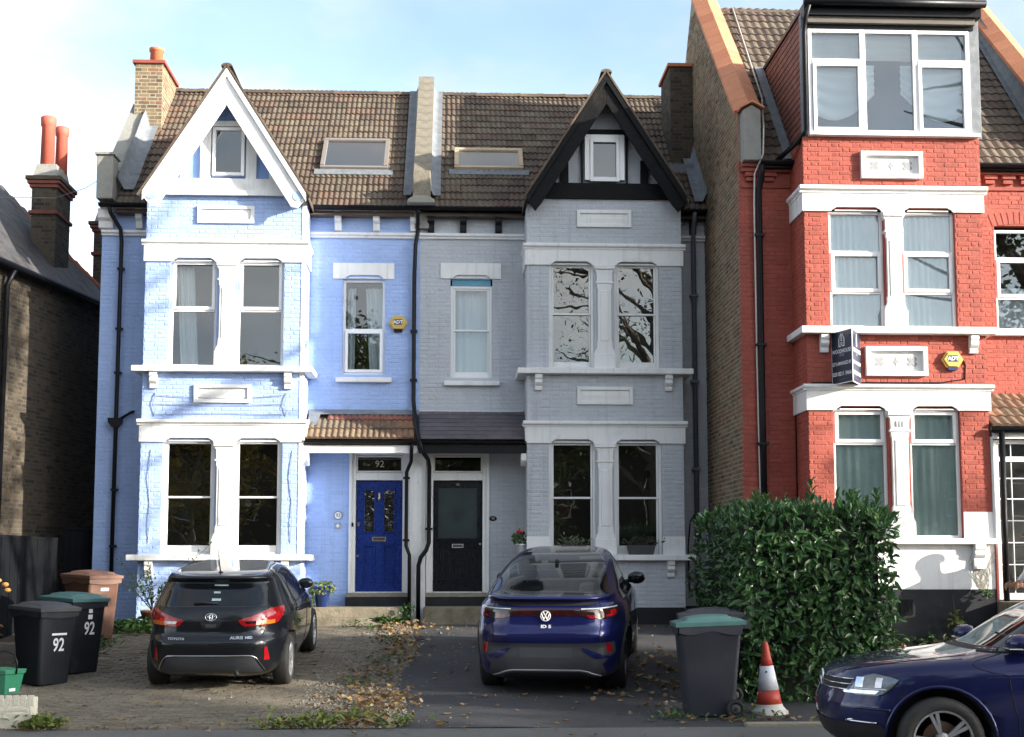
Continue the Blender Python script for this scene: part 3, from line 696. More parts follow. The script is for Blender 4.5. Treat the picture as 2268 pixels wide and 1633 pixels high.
# ---- left parapet, chimney and rain pipe of the blue house
pl = slope_wall(blue_house, -6.42, -6.10, .55, 3.4, .36, .8, M['render'], 'parapet')
MB().box(-6.43, -6.14, 24.1, 24.5, 8.22, 9.02).build('kneeler_block', M['render'], pl, bevel=.02)
MB().box(-6.46, -6.11, 24.06, 24.54, 9.02, 9.07).build('cap_stone', M['render'], pl, bevel=.01)
f = MB()
def fl(u, v):
    vv = .4 + 3.7 * v; h = .09 + (.25 if u < .01 else 0) + .012 * math.sin(vv * 5)
    return (-6.095 + .26 * u, EY + vv * math.cos(PITCH_T) - h * math.sin(PITCH_T), EZ + vv * math.sin(PITCH_T) + h * math.cos(PITCH_T))
f.grid(fl, 3, 20).build('lead_flashing', M['lead'], pl, smooth=True)
def stack(T, x0, x1, y0, y1, z0, z1, m, mort, sing=0):
    ch = MB().box(x0, x1, y0, y1, z0, z1).build('chimney', mort, T)
    mb = MB()
    fc = [(front(y0), [(x0, x1, z0, z1)]), (sideR(x1), [(y0 + .01, y1, z0, z1)]), (sideL(x0), [(-y1, -y0 - .01, z0, z1)])]
    cnt = 0
    for i, (mp, rg) in enumerate(fc):
        for b in bond(*rg[0]):
            if i == 0 and b[4] and cnt < sing:
                inst('brick', random.choice(brick_mesh(m, .215 if b[2] > .15 else .1025)), ch, (b[0], y0, b[1])); cnt += 1
            else: brick_geo(mb, mp, *b[:4], prot=.005)
    mb.build('brickwork', m, ch, kind='stuff')
    return ch
ch = stack(blue_house, -6.32, -5.78, 26.3, 27.6, 9.6, 11.55, M['stock'], M['mortar'], 90)
MB().box(-6.37, -5.73, 26.25, 27.65, 11.55, 11.62).build('chimney_cap', mat('red_clay_slab', (.25, .06, .04), .8, .2), ch, bevel=.01)
def pot(parent, x, y, z, r, h, m):
    MB().lathe([(r * 1.0, 0), (r * .92, h * .8), (r * 1.08, h * .82), (r * 1.1, h * .9), (r * 1.12, h * .98), (r * .95, h), (r * .9, h), (r * .85, h * .5)], (x, y, z), 20).build('chimney_pot', m, parent, smooth=True)
pot(ch, -5.98, 26.62, 11.62, .135, .36, M['terracotta'])
# chimney at the right of the grey roof, against the tall red neighbour
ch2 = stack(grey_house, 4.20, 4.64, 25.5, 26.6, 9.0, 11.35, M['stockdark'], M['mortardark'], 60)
MB().box(4.15, 4.64, 25.44, 26.65, 11.35, 11.42).build('chimney_cap', M['terracotta'], ch2, bevel=.01)
f = MB()
def fl(u, v):
    vv = .2 + 4.3 * v; h = .10 + (.22 if u < .01 else 0)
    return (4.655 - .22 * u, EY + vv * math.cos(PITCH_T) - h * math.sin(PITCH_T), EZ + vv * math.sin(PITCH_T) + h * math.cos(PITCH_T))
f.grid(fl, 3, 20).build('lead_flashing', M['lead'], grey_house, smooth=True)
f = MB()
f.box(4.02, 4.63, 25.2, 25.498, 9.0, 9.32).build('lead_apron', M['lead'], ch2)

def pipe(T, pts, r=.036, m=None, clips=(), name='downpipe'):
    p = MB().tube(pts, r, 10).build(name, m or M['black'], T, smooth=True)
    if clips:
        c = MB()
        for q in clips: c.box(q[0] - r * 1.7, q[0] + r * 1.7, q[1] - r * 1.2, q[1] + r * 1.5, q[2] - .02, q[2] + .02)
        c.build('pipe_clip', m or M['black'], p)
    return p
pipe(blue_house, [(-6.22, YM - .30, 8.12), (-6.20, YM - .24, 8.0), (-6.04, YM - .12, 7.72), (-6.02, YM - .11, 7.5), (-6.03, YM - .10, 4.3), (-6.04, YM - .10, .7)], clips=[(-6.02, YM - .1, z_) for z_ in (7.0, 5.9, 5.1, 3.0, 2.0)])
MB().prism([(-6.16, 4.28), (-5.92, 4.28), (-5.93, 4.20), (-5.99, 4.12), (-6.09, 4.12), (-6.15, 4.20)], 'y', YM - .19, YM - .02).build('hopper', M['black'], blue_house)
pipe(blue_house, [(-5.95, YM - .1, 4.27), (-5.78, YM - .1, 4.38), (-5.74, YM - .02, 4.41)], .025, name='waste_pipe')
# ================================================================== porches, doors, steps
PP = R(36)
def porch(T, x0, x1, blue):
    top_y, top_z, ey, ez = YM, 4.44, 23.74, 3.86
    rf = MB().prism([(top_y, top_z - .06), (ey + .03, ez - .05), (ey + .03, ez - .10), (top_y, ez - .10)], 'x', x0, x1).build('porch_roof', M['tiledark'] if blue else M['slatedark'], T)
    L_ = math.hypot(top_y - ey, top_z - ez); p = math.atan2(top_z - ez, top_y - ey); c, s = math.cos(p), math.sin(p)
    if blue:
        tm = tile_mesh(M['tileorange'], .315, .30, 3, .026, .05, 'porch_tile'); n = 6; ww = (x1 - x0 - .12) / n
        for j in range(3):
            for i in range(n):
                if j == 2 and i == 0: continue
                inst('porch_tile', tm if j < 2 else TM['red'], rf, (x0 + .06 + i * ww, ey + j * .30 * c, ez + j * .30 * s), (p, 0, random.uniform(-.01, .01)), (ww / .315, 1 if j < 2 else .62, 1))
        f = MB(); f.add([(x0 + .02, top_y - .002, top_z + .03), (x1, top_y - .002, top_z + .03), (x1, top_y - .16, top_z - .075), (x0 + .02, top_y - .16, top_z - .075)], [(0, 3, 2, 1)])
        f.add([(x0 + .03, top_y - .16, top_z - .07), (x0 + .24, top_y - .16, top_z - .07), (x0 + .2, ey + .30, ez + .28), (x0 + .03, ey + .30, ez + .28)], [(0, 3, 2, 1)])
        f.build('lead_flashing', M['lead'], rf)
        MB().tube([(x0 + .04, ey - .01, ez + .04), (x0 + .04, top_y - .35, top_z - .2)], .022, 6).build('verge_bead', M['wood'], rf)
    else:
        r_ = 7; g = L_ / r_
        for j in range(r_):
            x = x0 - (j % 2) * .15
            while x < x1:
                w_ = random.choice((.3, .3, .3, .24, .36)); a, b = max(x, x0), min(x + w_ - .004, x1)
                if b - a > .04:
                    me = MB().box(0, b - a, 0, g + .05, .004, .014).mesh('slate', M['slate'])
                    inst('slate', me, rf, (a, ey + j * g * c, ez + j * g * s + .004), (p - .05 + random.uniform(-.01, .01), 0, random.uniform(-.006, .006)))
                x += w_
        f = MB(); f.add([(x0, top_y - .002, top_z + .02), (x1 - .02, top_y - .002, top_z + .02), (x1 - .02, top_y - .05, top_z - .035), (x0, top_y - .05, top_z - .035)], [(0, 3, 2, 1)])
        f.build('cement_fillet', M['grey'], rf)
    fm = M['white'] if blue else M['black']
    MB().box(x0, x1, ey + .03, ey + .06, 3.62, ez - .10).build('fascia', fm, T, bevel=.004, seg=1)
    g = MB()
    g.grid(lambda u, v: (x0 - .02 + (x1 - x0 + .02) * u, ey - .03 + .05 * math.cos(math.pi * (1 + v)), ez - .03 + .05 * math.sin(math.pi * (1 + v))), 1, 8); g.box(x0, x1, ey + .02, ey + .028, ez - .09, ez - .02)
    g.build('gutter', M['black'], T)
    MB().box(x0, x1, ey + .06, YM, 3.70, 3.74).build('porch_ceiling', M['white'], T)
    bx = x0 if blue else x1 - .12
    bracket(T, bx + .06, 3.61, YM - .0, M['white'], .11, .26, .62) if False else None
TM['red'] = tile_mesh(M['tilered'], .315, .30, 3, .02, .05, 'porch_tile')
porch(blue_house, -2.62, -.63, True); porch(grey_house, -.60, 1.29, False)
for T, x, pnt in ((blue_house, -2.575, M['white']), (grey_house, 1.245, M['white'])):
    MB().prism([(YB + .02, 3.62), (YB + .02, 3.50), (YB + .10, 3.42), (YB + .2, 3.40), (YB + .2, 3.62)], 'x', x - .05, x + .05).build('porch_corbel', pnt, T, bevel=.006, seg=1)

def door_unit(T, x0, x1, z0, zd, zt, blue):
    """frame x0..x1, door up to zd, transom light up to zt"""
    Y = YM + .02
    fr = MB(); t = .115
    rect_frame(fr, x0, x1, z0, zt, Y - .05, Y + .12, t, .02, .075); fr.box(x0 + t, x1 - t, Y - .045, Y + .11, zd + .012, zd + .15)
    for a, b in ((x0 - .005, x0 + .05), (x1 - .05, x1 + .005)):
        fr.prism([(a, z0), (b, z0), (b, zt - .01), (a, zt - .01)], 'y', Y - .085, Y - .052)
    rect_frame(fr, x0 + t, x1 - t, zd + .155, zt - .08, Y - .02, Y + .06, .03)
    frame = fr.build('door_frame', M['white'], T, bevel=.006, seg=1)
    g = MB().box(x0 + t + .02, x1 - t - .02, Y + .02, Y + .026, zd + .17, zt - .10).build('transom_pane', M['doorglass'], frame)
    xc = (x0 + x1) / 2; a, b = x0 + t + .012, x1 - t - .012; yd = Y + .03
    zc = (zd + zt) / 2 + .035
    MB().box(x0 + t, x1 - t, Y + .085, Y + .09, zd + .15, zt - .07).build('interior', M['darkroom'], T)
    if blue:
        text('house_number', '92', .17, M['goldleaf'], frame, (xc, Y + .018, zc), depth=.001)
        lc = MB()
        for sx in (-1, 1): lc.prism([(xc + sx * .27 - .045, zc), (xc + sx * .27, zc - .05), (xc + sx * .27 + .045, zc), (xc + sx * .27, zc + .05)], 'y', Y + .012, Y + .018)
        lc.build('leaded_diamond', M['leadcame'], frame)
        d = MB(); d.box(a, b, yd + .022, yd + .045, z0 + .02, zd); w_ = b - a
        s_ = .12; zs = [z0 + .02, z0 + .19, z0 + .86, z0 + 1.06, zd - .14, zd]
        d.box(a, a + s_, yd, yd + .022, z0 + .02, zd); d.box(b - s_, b, yd, yd + .022, z0 + .02, zd); d.box(xc - .065, xc + .065, yd, yd + .022, z0 + .02, zd)
        for u0, u1 in ((a + s_, xc - .065), (xc + .065, b - s_)):
            d.box(u0, u1, yd, yd + .022, zs[0], zs[1]); d.box(u0, u1, yd, yd + .022, zs[2], zs[3]); d.box(u0, u1, yd, yd + .022, zs[4], zs[5])
            rect_frame(d, u0, u1, zs[1], zs[2], yd - .012, yd - .001 + .02, .03); rect_frame(d, u0, u1, zs[3], zs[4], yd - .012, yd + .019, .025)
        door = d.build('door', M['bluedoor'], T, bevel=.005, seg=1)
        for u0, u1 in ((a + s_, xc - .065), (xc + .065, b - s_)):
            MB().box(u0 + .022, u1 - .022, yd + .012, yd + .018, zs[3] + .02, zs[4] - .02).build('stained_pane', M['stained'], door)
            um = (u0 + u1) / 2; MB().prism([(um - .035, zs[3] + .16), (um, zs[3] + .11), (um + .035, zs[3] + .16), (um, zs[3] + .21)], 'y', yd + .008, yd + .0115).build('leaded_diamond', M['leadcame'], door)
        lb = MB(); rect_frame(lb, xc - .125, xc + .125, z0 + .92, z0 + 1.0, yd - .016, yd - .001, .02); lb.build('letterbox', M['brass'], door, bevel=.004, seg=1)
        MB().box(xc - .1, xc + .1, yd - .006, yd - .002, z0 + .94, z0 + .98).build('letterbox_flap', M['leadcame'], door)
        MB().lathe([(.02, 0), (.028, .03), (.014, .07), (.022, .11), (.01, .14)], (xc, yd - .02, z0 + 1.66), 8).build('door_knocker', M['brass'], door, smooth=True)
        MB().box(a + .02, a + .055, yd - .012, yd - .001, z0 + 1.19, z0 + 1.26).build('lock', M['brass'], door)
        MB().lathe([(.018, 0), (.022, .02), (.016, .04), (0.004, .045)], (a + .03, yd - .045, z0 + .66), 8, axis='y').build('door_knob', M['steel'], door, fix=True)
        MB().box(x0 + .05, x0 + .085, Y - .105, Y - .087, z0 + 1.18, z0 + 1.25).build('doorbell', M['black'], frame)
    else:
        d = MB(); d.box(a, b, yd + .022, yd + .045, z0 + .02, zd); s_ = .085
        d.box(a, a + s_, yd, yd + .022, z0 + .02, zd); d.box(b - s_, b, yd, yd + .022, z0 + .02, zd)
        d.box(a + s_, b - s_, yd, yd + .022, zd - .12, zd); d.box(a + s_, b - s_, yd, yd + .022, z0 + .88, z0 + .98); d.box(a + s_, b - s_, yd, yd + .022, z0 + .02, z0 + .2)
        d.box(xc - .05, xc + .05, yd, yd + .022, z0 + .2, z0 + .88); d.box(a + .02, b - .02, yd - .02, yd - .001, z0 + .93, z0 + .97)
        for sx in (-1, 1):
            for k in range(5):
                u = xc + sx * (.07 + k * .05)
                d.add([(u, yd + .021, z0 + .24), (u + .012 * sx, yd + .012, z0 + .24), (u + sx * .024, yd + .021, z0 + .24), (u - sx * .02 + sx * .06, yd + .021, z0 + .80), (u + sx * .052, yd + .012, z0 + .80), (u + sx * .064, yd + .021, z0 + .80)], [(0, 1, 4, 3), (1, 2, 5, 4)])
            d.box(xc + sx * .2 - .13, xc + sx * .2 + .13, yd + .002, yd + .021, z0 + .80, z0 + .84); d.box(xc + sx * .2 - .13, xc + sx * .2 + .13, yd - .006, yd + .02, z0 + .21, z0 + .235)
        door = d.build('door', M['blackdoor'], T, bevel=.004, seg=1)
        MB().box(a + s_ - .01, b - s_ + .01, yd + .010, yd + .018, z0 + .97, zd - .11).build('etched_pane', M['etched'], door)
        rs = MB(); zc2 = z0 + 1.42
        for i in range(8):
            t_ = i * math.pi / 4; r_ = .155 if i % 2 == 0 else .12
            p = [(xc + r_ * 1.15 * math.cos(t_), zc2 + r_ * 1.4 * math.sin(t_)), (xc + .07 * math.cos(t_ + .35), zc2 + .08 * math.sin(t_ + .35)), (xc + .04 * math.cos(t_), zc2 + .045 * math.sin(t_)), (xc + .07 * math.cos(t_ - .35), zc2 + .08 * math.sin(t_ - .35))]
            rs.prism(p, 'y', yd + .006, yd + .0095)
        rs.lathe([(.035, yd + .0055), (.035, yd + .0095)], (xc, 0, zc2), 16, axis='y')
        gx0, gx1, gz0, gz1 = a + s_ + .03, b - s_ - .03, z0 + 1.02, zd - .16
        for qx, sx in ((gx0, 1), (gx1, -1)):
            for qz, sz in ((gz0, 1), (gz1, -1)): rs.prism([(qx, qz), (qx + sx * .09, qz), (qx + sx * .03, qz + sz * .03), (qx, qz + sz * .09)], 'y', yd + .006, yd + .0095)
        for (u0, u1, w0, w1) in ((gx0 + .1, gx1 - .1, gz0, gz0 + .008), (gx0 + .1, gx1 - .1, gz1 - .008, gz1), (gx0, gx0 + .008, gz0 + .1, gz1 - .1), (gx1 - .008, gx1, gz0 + .1, gz1 - .1)): rs.box(u0, u1, yd + .006, yd + .0095, w0, w1)
        rs.build('etched_rosette', M['etchdark'], door, fix=True)
        lb = MB(); rect_frame(lb, xc - .105, xc + .105, z0 + .80, z0 + .875, yd - .035, yd - .021, .02); lb.build('letterbox', M['steel'], door, bevel=.004, seg=1)
        MB().box(xc - .085, xc + .085, yd - .026, yd - .022, z0 + .82, z0 + .855).build('letterbox_flap', M['leadcame'], door)
        MB().box(xc - .035, xc + .035, yd - .008, yd - .001, zd - .085, zd - .035).build('number_plate', M['leadcame'], door)
        text('house_number', '90', .05, M['goldleaf'], door, (xc, yd - .010, zd - .06), depth=.001)
        text('house_number', '90', .13, M['etchdark'], frame, (xc, Y + .018, zc), depth=.001)
        MB().lathe([(.018, 0), (.026, .02), (.02, .045), (.004, .05)], (b - .03, yd - .05, z0 + .87), 8, axis='y').build('door_knob', M['steel'], door, fix=True)
    # stone threshold
    MB().box(x0 - .03, x1 + .03, YM - .16, YM + .1, z0 - .075, z0 - .001).build('threshold', M['stoneslab'], T, bevel=.01)
M['doorglass'] = glass_mat('dark_transom_glass', (.35, .38, .38), .10, .8, .1)
M['stained'] = glass_mat('leaded_door_glass', (.6, .62, .6), .16, .9, .8, 9)
M['etched'] = mat('etched_grey_glass', (.04, .055, .06), .22, .15, 2, spec=.6)
M['etchdark'] = mat('etched_pattern', (.010, .014, .017), .4, .1, 3)
M['goldleaf'] = mat('pale_gilt_number', (.55, .5, .38), .4, .1, 3)
door_unit(blue_house, -1.86, -.79, 1.17, 3.175, 3.715, True)
door_unit(grey_house, -.47, .65, 1.17, 3.175, 3.715, False)
M['plinth'] = mat('black_painted_plinth', (.016, .018, .022), .7, .3, 3, .12, 20, spec=.3, stain=((.09, .085, .075), 3, .5, .58))
# party pier between the two doors and the pair of black rain pipes
MB().box(-.775, -.485, 24.12, YM, .62, 3.70).build('party_pier', mat('flaking_white_paint', (.76, .76, .75), .6, .06, 3, .4, 25, stain=((.30, .26, .20), 3.2, .8, .60)), blue_house, bevel=.008)
yp = 24.02
pipe(blue_house, [(-.665, YM - .30, 8.14), (-.665, YM - .24, 8.02), (-.665, YM - .09, 7.80), (-.665, YM - .09, 7.72), (-.70, YM - .16, 7.5), (-.72, YM - .1, 6.9), (-.72, YM - .08, 4.62), (-.70, YM - .18, 4.42), (-.60, 23.70, 3.86), (-.52, 23.66, 3.62), (-.44, yp - .1, 3.52), (-.42, yp, 3.40), (-.42, yp, 2.05), (-.47, yp, 1.92), (-.56, yp, 1.80), (-.60, yp, 1.66), (-.60, yp, .66)], .038, clips=[(-.72, YM - .08, 5.9), (-.72, YM - .08, 5.0), (-.42, yp, 2.3)])
pipe(blue_house, [(-.72, 23.72, 3.80), (-.73, 23.74, 3.66), (-.74, yp - .04, 3.50), (-.82, yp, 3.30), (-.82, yp, 2.0), (-.76, yp, 1.84), (-.755, yp, .70)], .034, clips=[(-.82, yp, 3.2), (-.82, yp, 2.1)])
# right hand rain pipe of the grey house
pipe(grey_house, [(4.42, YM - .30, 8.14), (4.42, YM - .2, 7.95), (4.42, YM - .09, 7.8), (4.42, YM - .09, .7)], .045, M['greyiron'], clips=[(4.42, YM - .09, z_) for z_ in (6.6, 5.0, 3.4, 1.8)])
pipe(grey_house, [(4.40, YM - .05, 2.6), (4.30, YM - .06, 2.45), (4.26, YM - .05, 2.0), (4.28, YM - .04, 1.2)], .012, M['black'], name='cable')
# steps
MB().box(-2.55, -.86, 23.72, YM - .001, .45, .94).build('door_step', M['concrete'], blue_house, bevel=.02)
MB().box(-2.75, -.83, 23.36, 23.719, .45, .775).build('door_step', M['concrete'], blue_house, bevel=.02)
MB().box(-1.90, -.80, YM - .24, YM - .0015, .941, 1.09).build('step_riser', M['plinth'], blue_house)
MB().box(-.50, 1.29, 23.62, YM - .001, .45, .94).build('door_step', M['concrete'], grey_house, bevel=.02)
MB().box(-.52, .72, YM - .20, YM - .0015, .941, 1.09).build('step_riser', M['plinth'], grey_house)
mb = MB(); mb.box(GX[0] - .01, GX[1] + .012, YB - .014, YB, .4, .93); mb.box(GX[1] + .013, 4.66, YM - .014, YM, .4, .93); mb.box(.72, 1.29, YM - .014, YM, .94, 1.12)
mb.build('plinth', M['plinth'], grey_house)

# ---- plaques, alarm boxes
def alarm(x, y, z, label, s=1.0, dark=M['black']):
    T = thing('alarm_box', label, 'alarm box', (x, y, z - .14 * s))
    hexa = [(x + .17 * s * math.cos(i * math.pi / 3), z + .15 * s * math.sin(i * math.pi / 3)) for i in range(6)]
    hx2 = [(x + .145 * s * math.cos(i * math.pi / 3), z + .128 * s * math.sin(i * math.pi / 3)) for i in range(6)]
    mb = MB(); mb.prism(hexa, 'y', y - .055, y); mb.prism(hx2, 'y', y - .075, y - .0551)
    b = mb.build('casing', M['yellowbox'], T, bevel=.008)
    MB().box(x - .075 * s, x + .075 * s, y - .079, y - .0752, z - .035 * s, z + .065 * s).build('logo_badge', M['navyprint'], T)
    text('lettering', 'ADT', .085 * s, M['whiteprint'], T, (x, y - .0805, z + .012 * s), depth=.001, bold=.003)
    MB().prism([(x - .085 * s, z - .115 * s), (x + .085 * s, z - .115 * s), (x + .07 * s, z - .165 * s), (x - .07 * s, z - .165 * s)], 'y', y - .06, y - .002).build('strobe', dark, T)
    return T
ax, az = PX(882, 717, YM); alarm(ax, YM - .008, az, 'yellow hexagonal alarm box with dark base on the pale blue house')
def disc(name, label, x, z, Y, r, m, body, tm, ts, sz=1.0):
    T = thing(name, label, 'plaque', (x, Y, z - r))
    MB().lathe([(r, Y - .022), (r, Y - .004), (r * .99, Y)], (x, 0, z), 24, axis='y').build('plate', m, T, fix=True).scale = (1, 1, 1)
    MB().lathe([(r * .84, Y - .026), (r * .84, Y - .0222)], (x, 0, z), 24, axis='y').build('face', M['whiteprint'] if tm is not M['goldleaf'] else m, T, fix=True)
    if body: text('lettering', body, ts, tm, T, (x, Y - .028, z), depth=.001)
    return T
px_, pz_ = PX(749, 1142, YM); disc('house_number_plaque', 'round white number plaque beside the blue front door', px_, pz_, YM - .006, .075, mat('dark_rim', (.12, .11, .08), .5), '92', M['leadcame'], .085)
px_, pz_ = PX(748, 1165, YM)
T = thing('wall_plaque', 'small square grey plaque under the round house number', 'plaque', (px_, YM - .006, pz_ - .06))
MB().box(px_ - .055, px_ + .055, YM - .02, YM - .006, pz_ - .055, pz_ + .055).build('plate', mat('grey_tile', (.32, .34, .36), .5, .2, 20), T, bevel=.004)
MB().prism([(px_ - .035, pz_), (px_, pz_ - .035), (px_ + .035, pz_), (px_, pz_ + .035)], 'y', YM - .024, YM - .0205).build('motif', M['whiteprint'], T)
px_, pz_ = PX(1092, 1149, YM)
T = thing('house_number_plaque', 'oval black number plaque beside the black front door', 'plaque', (px_, YM - .006, pz_ - .04))
MB().prism([(px_ + .068 * math.cos(i * .3142), pz_ + .045 * math.sin(i * .3142)) for i in range(20)], 'y', YM - .02, YM - .006).build('plate', M['black'], T, bevel=.004)
text('lettering', '90', .06, M['goldleaf'], T, (px_, YM - .022, pz_), depth=.001)
# clothes line wires with hooks on the blue bay
def wire(T, pts, r, m, name='wire'): return MB().tube(pts, r, 5).build(name, m, T)
M['wire'] = mat('grey_wire', (.22, .24, .30), .6)
wr = thing('trellis_wires', 'slack grey wires strung between hooks below the upper blue bay sill', 'wire', (-4.0, YB - .03, 4.2))
for z_, sag in ((4.62, .06), (4.46, .015), (4.27, -.03)):
    wire(wr, [(-5.2, YB - .03, z_), (-4.6, YB - .03, z_ - sag * .7), (-4.0, YB - .03, z_ - sag), (-3.4, YB - .03, z_ - sag * .6), (-2.93, YB - .03, z_ + .01)], .005, M['wire'])
for x in (-5.2, -2.93):
    wire(wr, [(x, YB - .005, 4.66), (x + .02, YB - .035, 4.6), (x - .02, YB - .035, 4.46), (x + .02, YB - .035, 4.36), (x - .01, YB - .005, 4.24)], .007, M['wire'], 'hook')
for x, lab in ((-5.24, 'loose wire hanging down the blue pier nearest the hopper headed rain pipe'), (-2.80, 'loose wire hanging down the blue pier nearest the front door')):
    w_ = thing('trellis_wires', lab, 'wire', (x, YB - .03, 2.1), group='wires hanging on the lower blue bay')
    wire(w_, [(x, YB - .012, 3.66), (x - .02, YB - .03, 3.2), (x, YB - .012, 2.75), (x + .01, YB - .03, 2.4), (x - .01, YB - .012, 2.05)], .006, M['wire'])

# ================================================================== red house
RB, RM_ = 20.65, 21.45; RX0, RX1 = 4.65, 10.25; RBX = (5.50, 8.34)
red_house = thing('red_house', 'tall red painted brick house with white bands and a glazed dormer', 'house', (7.2, RM_, .7))
rz = dict(top=8.42, c2t=7.62, c2b=7.50, f2b=7.21, s2t=5.36, s2b=5.25, c1t=4.465, c1b=4.37, f1b=4.06, s1t=2.08, s1b=1.99)
ru = (5.885, 6.765, 7.045, 7.905); rl = (5.885, 6.74, 7.085, 7.885)
hb = [(ru[0], ru[1], rz['s2t'] - .02, rz['f2b'] + .065), (ru[2], ru[3], rz['s2t'] - .02, rz['f2b'] + .065), (rl[0], rl[1], rz['s1t'] - .02, rz['f1b'] + .065), (rl[2], rl[3], rz['s1t'] - .02, rz['f1b'] + .065)]
mb = MB(); wall_holes(mb, *RBX, .5, rz['top'], hb, RB)
mb.add([(RBX[0], RB, .5), (RBX[0], RM_, .5), (RBX[0], RM_, 8.42), (RBX[0], RB, 8.42)], [(0, 3, 2, 1)]); mb.add([(RBX[1], RB, .5), (RBX[1], RM_, .5), (RBX[1], RM_, 8.42), (RBX[1], RB, 8.42)], [(0, 1, 2, 3)])
rbw = mb.build('bay_wall', M['red'], red_house)
win_r = (8.86, 9.72, 5.47, 7.22); rdoor = (8.80, 10.1, 1.15, 3.62)
hm = [win_r, rdoor, (RBX[0] + .05, RBX[1] - .05, .55, 8.2)]
mb = MB(); wall_holes(mb, RX0, RX1, .4, 8.25, hm, RM_, .16)
mb.add([(RX1, RM_, .4), (RX1, 29, .4), (RX1, 29, 8.2), (RX1, RM_, 8.2)], [(0, 1, 2, 3)]); mb.add([(RX0, 29, .4), (RX1, 29, .4), (RX1, 29, 8.2), (RX0, 29, 8.2)], [(0, 3, 2, 1)])
rmw = mb.build('main_wall', M['red'], red_house)
bands = [(0, 20, rz['f2b'] - .002, rz['c2t']), (0, 20, rz['f1b'] - .002, rz['c1t']), (0, 20, rz['s2b'], rz['s2t']), (0, 20, rz['s1b'], rz['s1t'])]
cols = [(ru[1] - .02, ru[2] + .02, rz['s2t'], rz['f2b']), (rl[1] - .02, rl[2] + .02, rz['s1t'], rz['f1b'])]
rpan = [(6.41, 7.40, 7.745, 8.18), (6.41, 7.38, 4.60, 5.06)]
ph = [(p[0] + .01, p[1] - .01, p[2] + .01, p[3] - .01) for p in rpan]
brickwork(rbw, M['red'], [(front(RB), [(*RBX, 2.5, rz['top'])], hb + bands + cols + ph, RB),
    (sideL(RBX[0]), [(-RM_, -RB - .01, .9, 8.4)], [(-30, 0, *b[2:]) for b in bands[:2]], None)], 220)
arch = (win_r[0] - .1, win_r[1] + .1, win_r[3] - .02, win_r[3] + .24)
brickwork(rmw, M['red'], [(front(RM_), [(RX0, RBX[0] - .01, .9, 7.78), (RBX[1] + .01, RX1, .9, 7.78)], [win_r, rdoor, arch, (8.34, 10.3, 3.66, 4.40), (win_r[0] - .12, win_r[1] + .12, win_r[2] - .12, win_r[2])], RM_)], 80)
# soldier arch over the hall window
mb = MB(); n = 10
for i in range(n):
    t0 = (i + .08) / n; t1 = (i + .92) / n; cx = (win_r[0] + win_r[1]) / 2; hw_ = (arch[1] - arch[0]) / 2
    f_ = lambda t: (t - .5) * 2
    sg = lambda t: .05 * (1 - f_(t) ** 2)
    mb.prism([(cx + f_(t0) * hw_ * .86, win_r[3] - .02 + sg(t0)), (cx + f_(t1) * hw_ * .86, win_r[3] - .02 + sg(t1)), (cx + f_(t1) * hw_, win_r[3] + .18 + sg(t1)), (cx + f_(t0) * hw_, win_r[3] + .18 + sg(t0))], 'y', RM_ - .008, RM_ + .02)
mb.build('soldier_arch', M['red'], rmw)
# corbelled brick eaves
for x0, x1 in ((RX0 + .03, RBX[0]), (RBX[1], RX1)):
    mb = MB(); mb.box(x0, x1, RM_ - .12, RM_, 8.13, 8.195); mb.box(x0, x1, RM_ - .09, RM_, 8.055, 8.12); mb.box(x0, x1, RM_ - .03, RM_, 7.80, 7.845)
    x = x0 + .06
    while x < x1 - .2:
        mb.box(x, x + .22, RM_ - .085, RM_, 7.98, 8.045); mb.box(x + .02, x + .18, RM_ - .06, RM_, 7.905, 7.97); x += .30
    mb.build('corbelled_eaves', M['red'], red_house, bevel=.006, seg=1)
# side gable wall of yellow stock bricks with a painted corner
k_ = .95; cop = lambda y: 9.15 + (y - 21.5) * k_
mb = MB(); mb.prism([(RM_ + .002, .4), (29, .4), (29, 8.4), (25.4, 12.85), (24.95, 12.43), (RM_ + .002, 9.05)], 'x', RX0, RX0 + .33)
gw = mb.build('gable_wall', M['mortar'], red_house)
mb = MB(); mr = MB(); nb = 0
for b in bond(-27.5, -RM_ - .002, .9, 12.4):
    y = -(b[0] + b[2] / 2)
    if b[1] + b[3] > min(cop(y) - .04, 12.4) or b[1] + b[3] > 8.4 + (29 - y) * 1.2: continue
    if y < RM_ + .13: brick_geo(mr, sideL(RX0), *b[:4])
    else:
        brick_geo(mb, sideL(RX0), *b[:4], prot=.007)
mb.build('brickwork', M['stock'], gw, kind='stuff'); mr.build('painted_brickwork', M['red'], gw, kind='stuff')
# orange saddle coping stones
cm = MB().prism([(-.22, 0), (-.22, .03), (0, .12), (.22, .03), (.22, 0)], 'y', 0, .335).mesh('coping_tile', M['orangecope']) if 'orangecope' in M else None
M['orangecope'] = mat('orange_clay_coping', (.52, .20, .10), .75, .10, 5, .3, 30, rnd=[(.50, .20, .10), (.56, .23, .12), (.46, .17, .085)])
cm = MB().prism([(-.24, -.03), (-.24, .03), (0, .14), (.24, .03), (.24, -.03), (0, .06)], 'y', 0, .335).mesh('coping_tile', M['orangecope'])
ang = math.atan(k_)
for i in range(15):
    y = 21.42 + i * .34 * math.cos(ang); inst('coping_tile', cm, gw, (RX0 + .165, y, cop(y) - .02), (ang, 0, random.uniform(-.01, .01)))
    inst('coping_tile', cm, red_house, (10.1, y, cop(y) - .02), (ang, 0, random.uniform(-.01, .01)))
rp_ = MB().prism([(21.4, 8.0), (29, 8.0), (25.3, 12.6), (24.95, 12.43), (21.4, 9.05)], 'x', 9.95, 10.25).build('party_wall', M['render'], red_house)
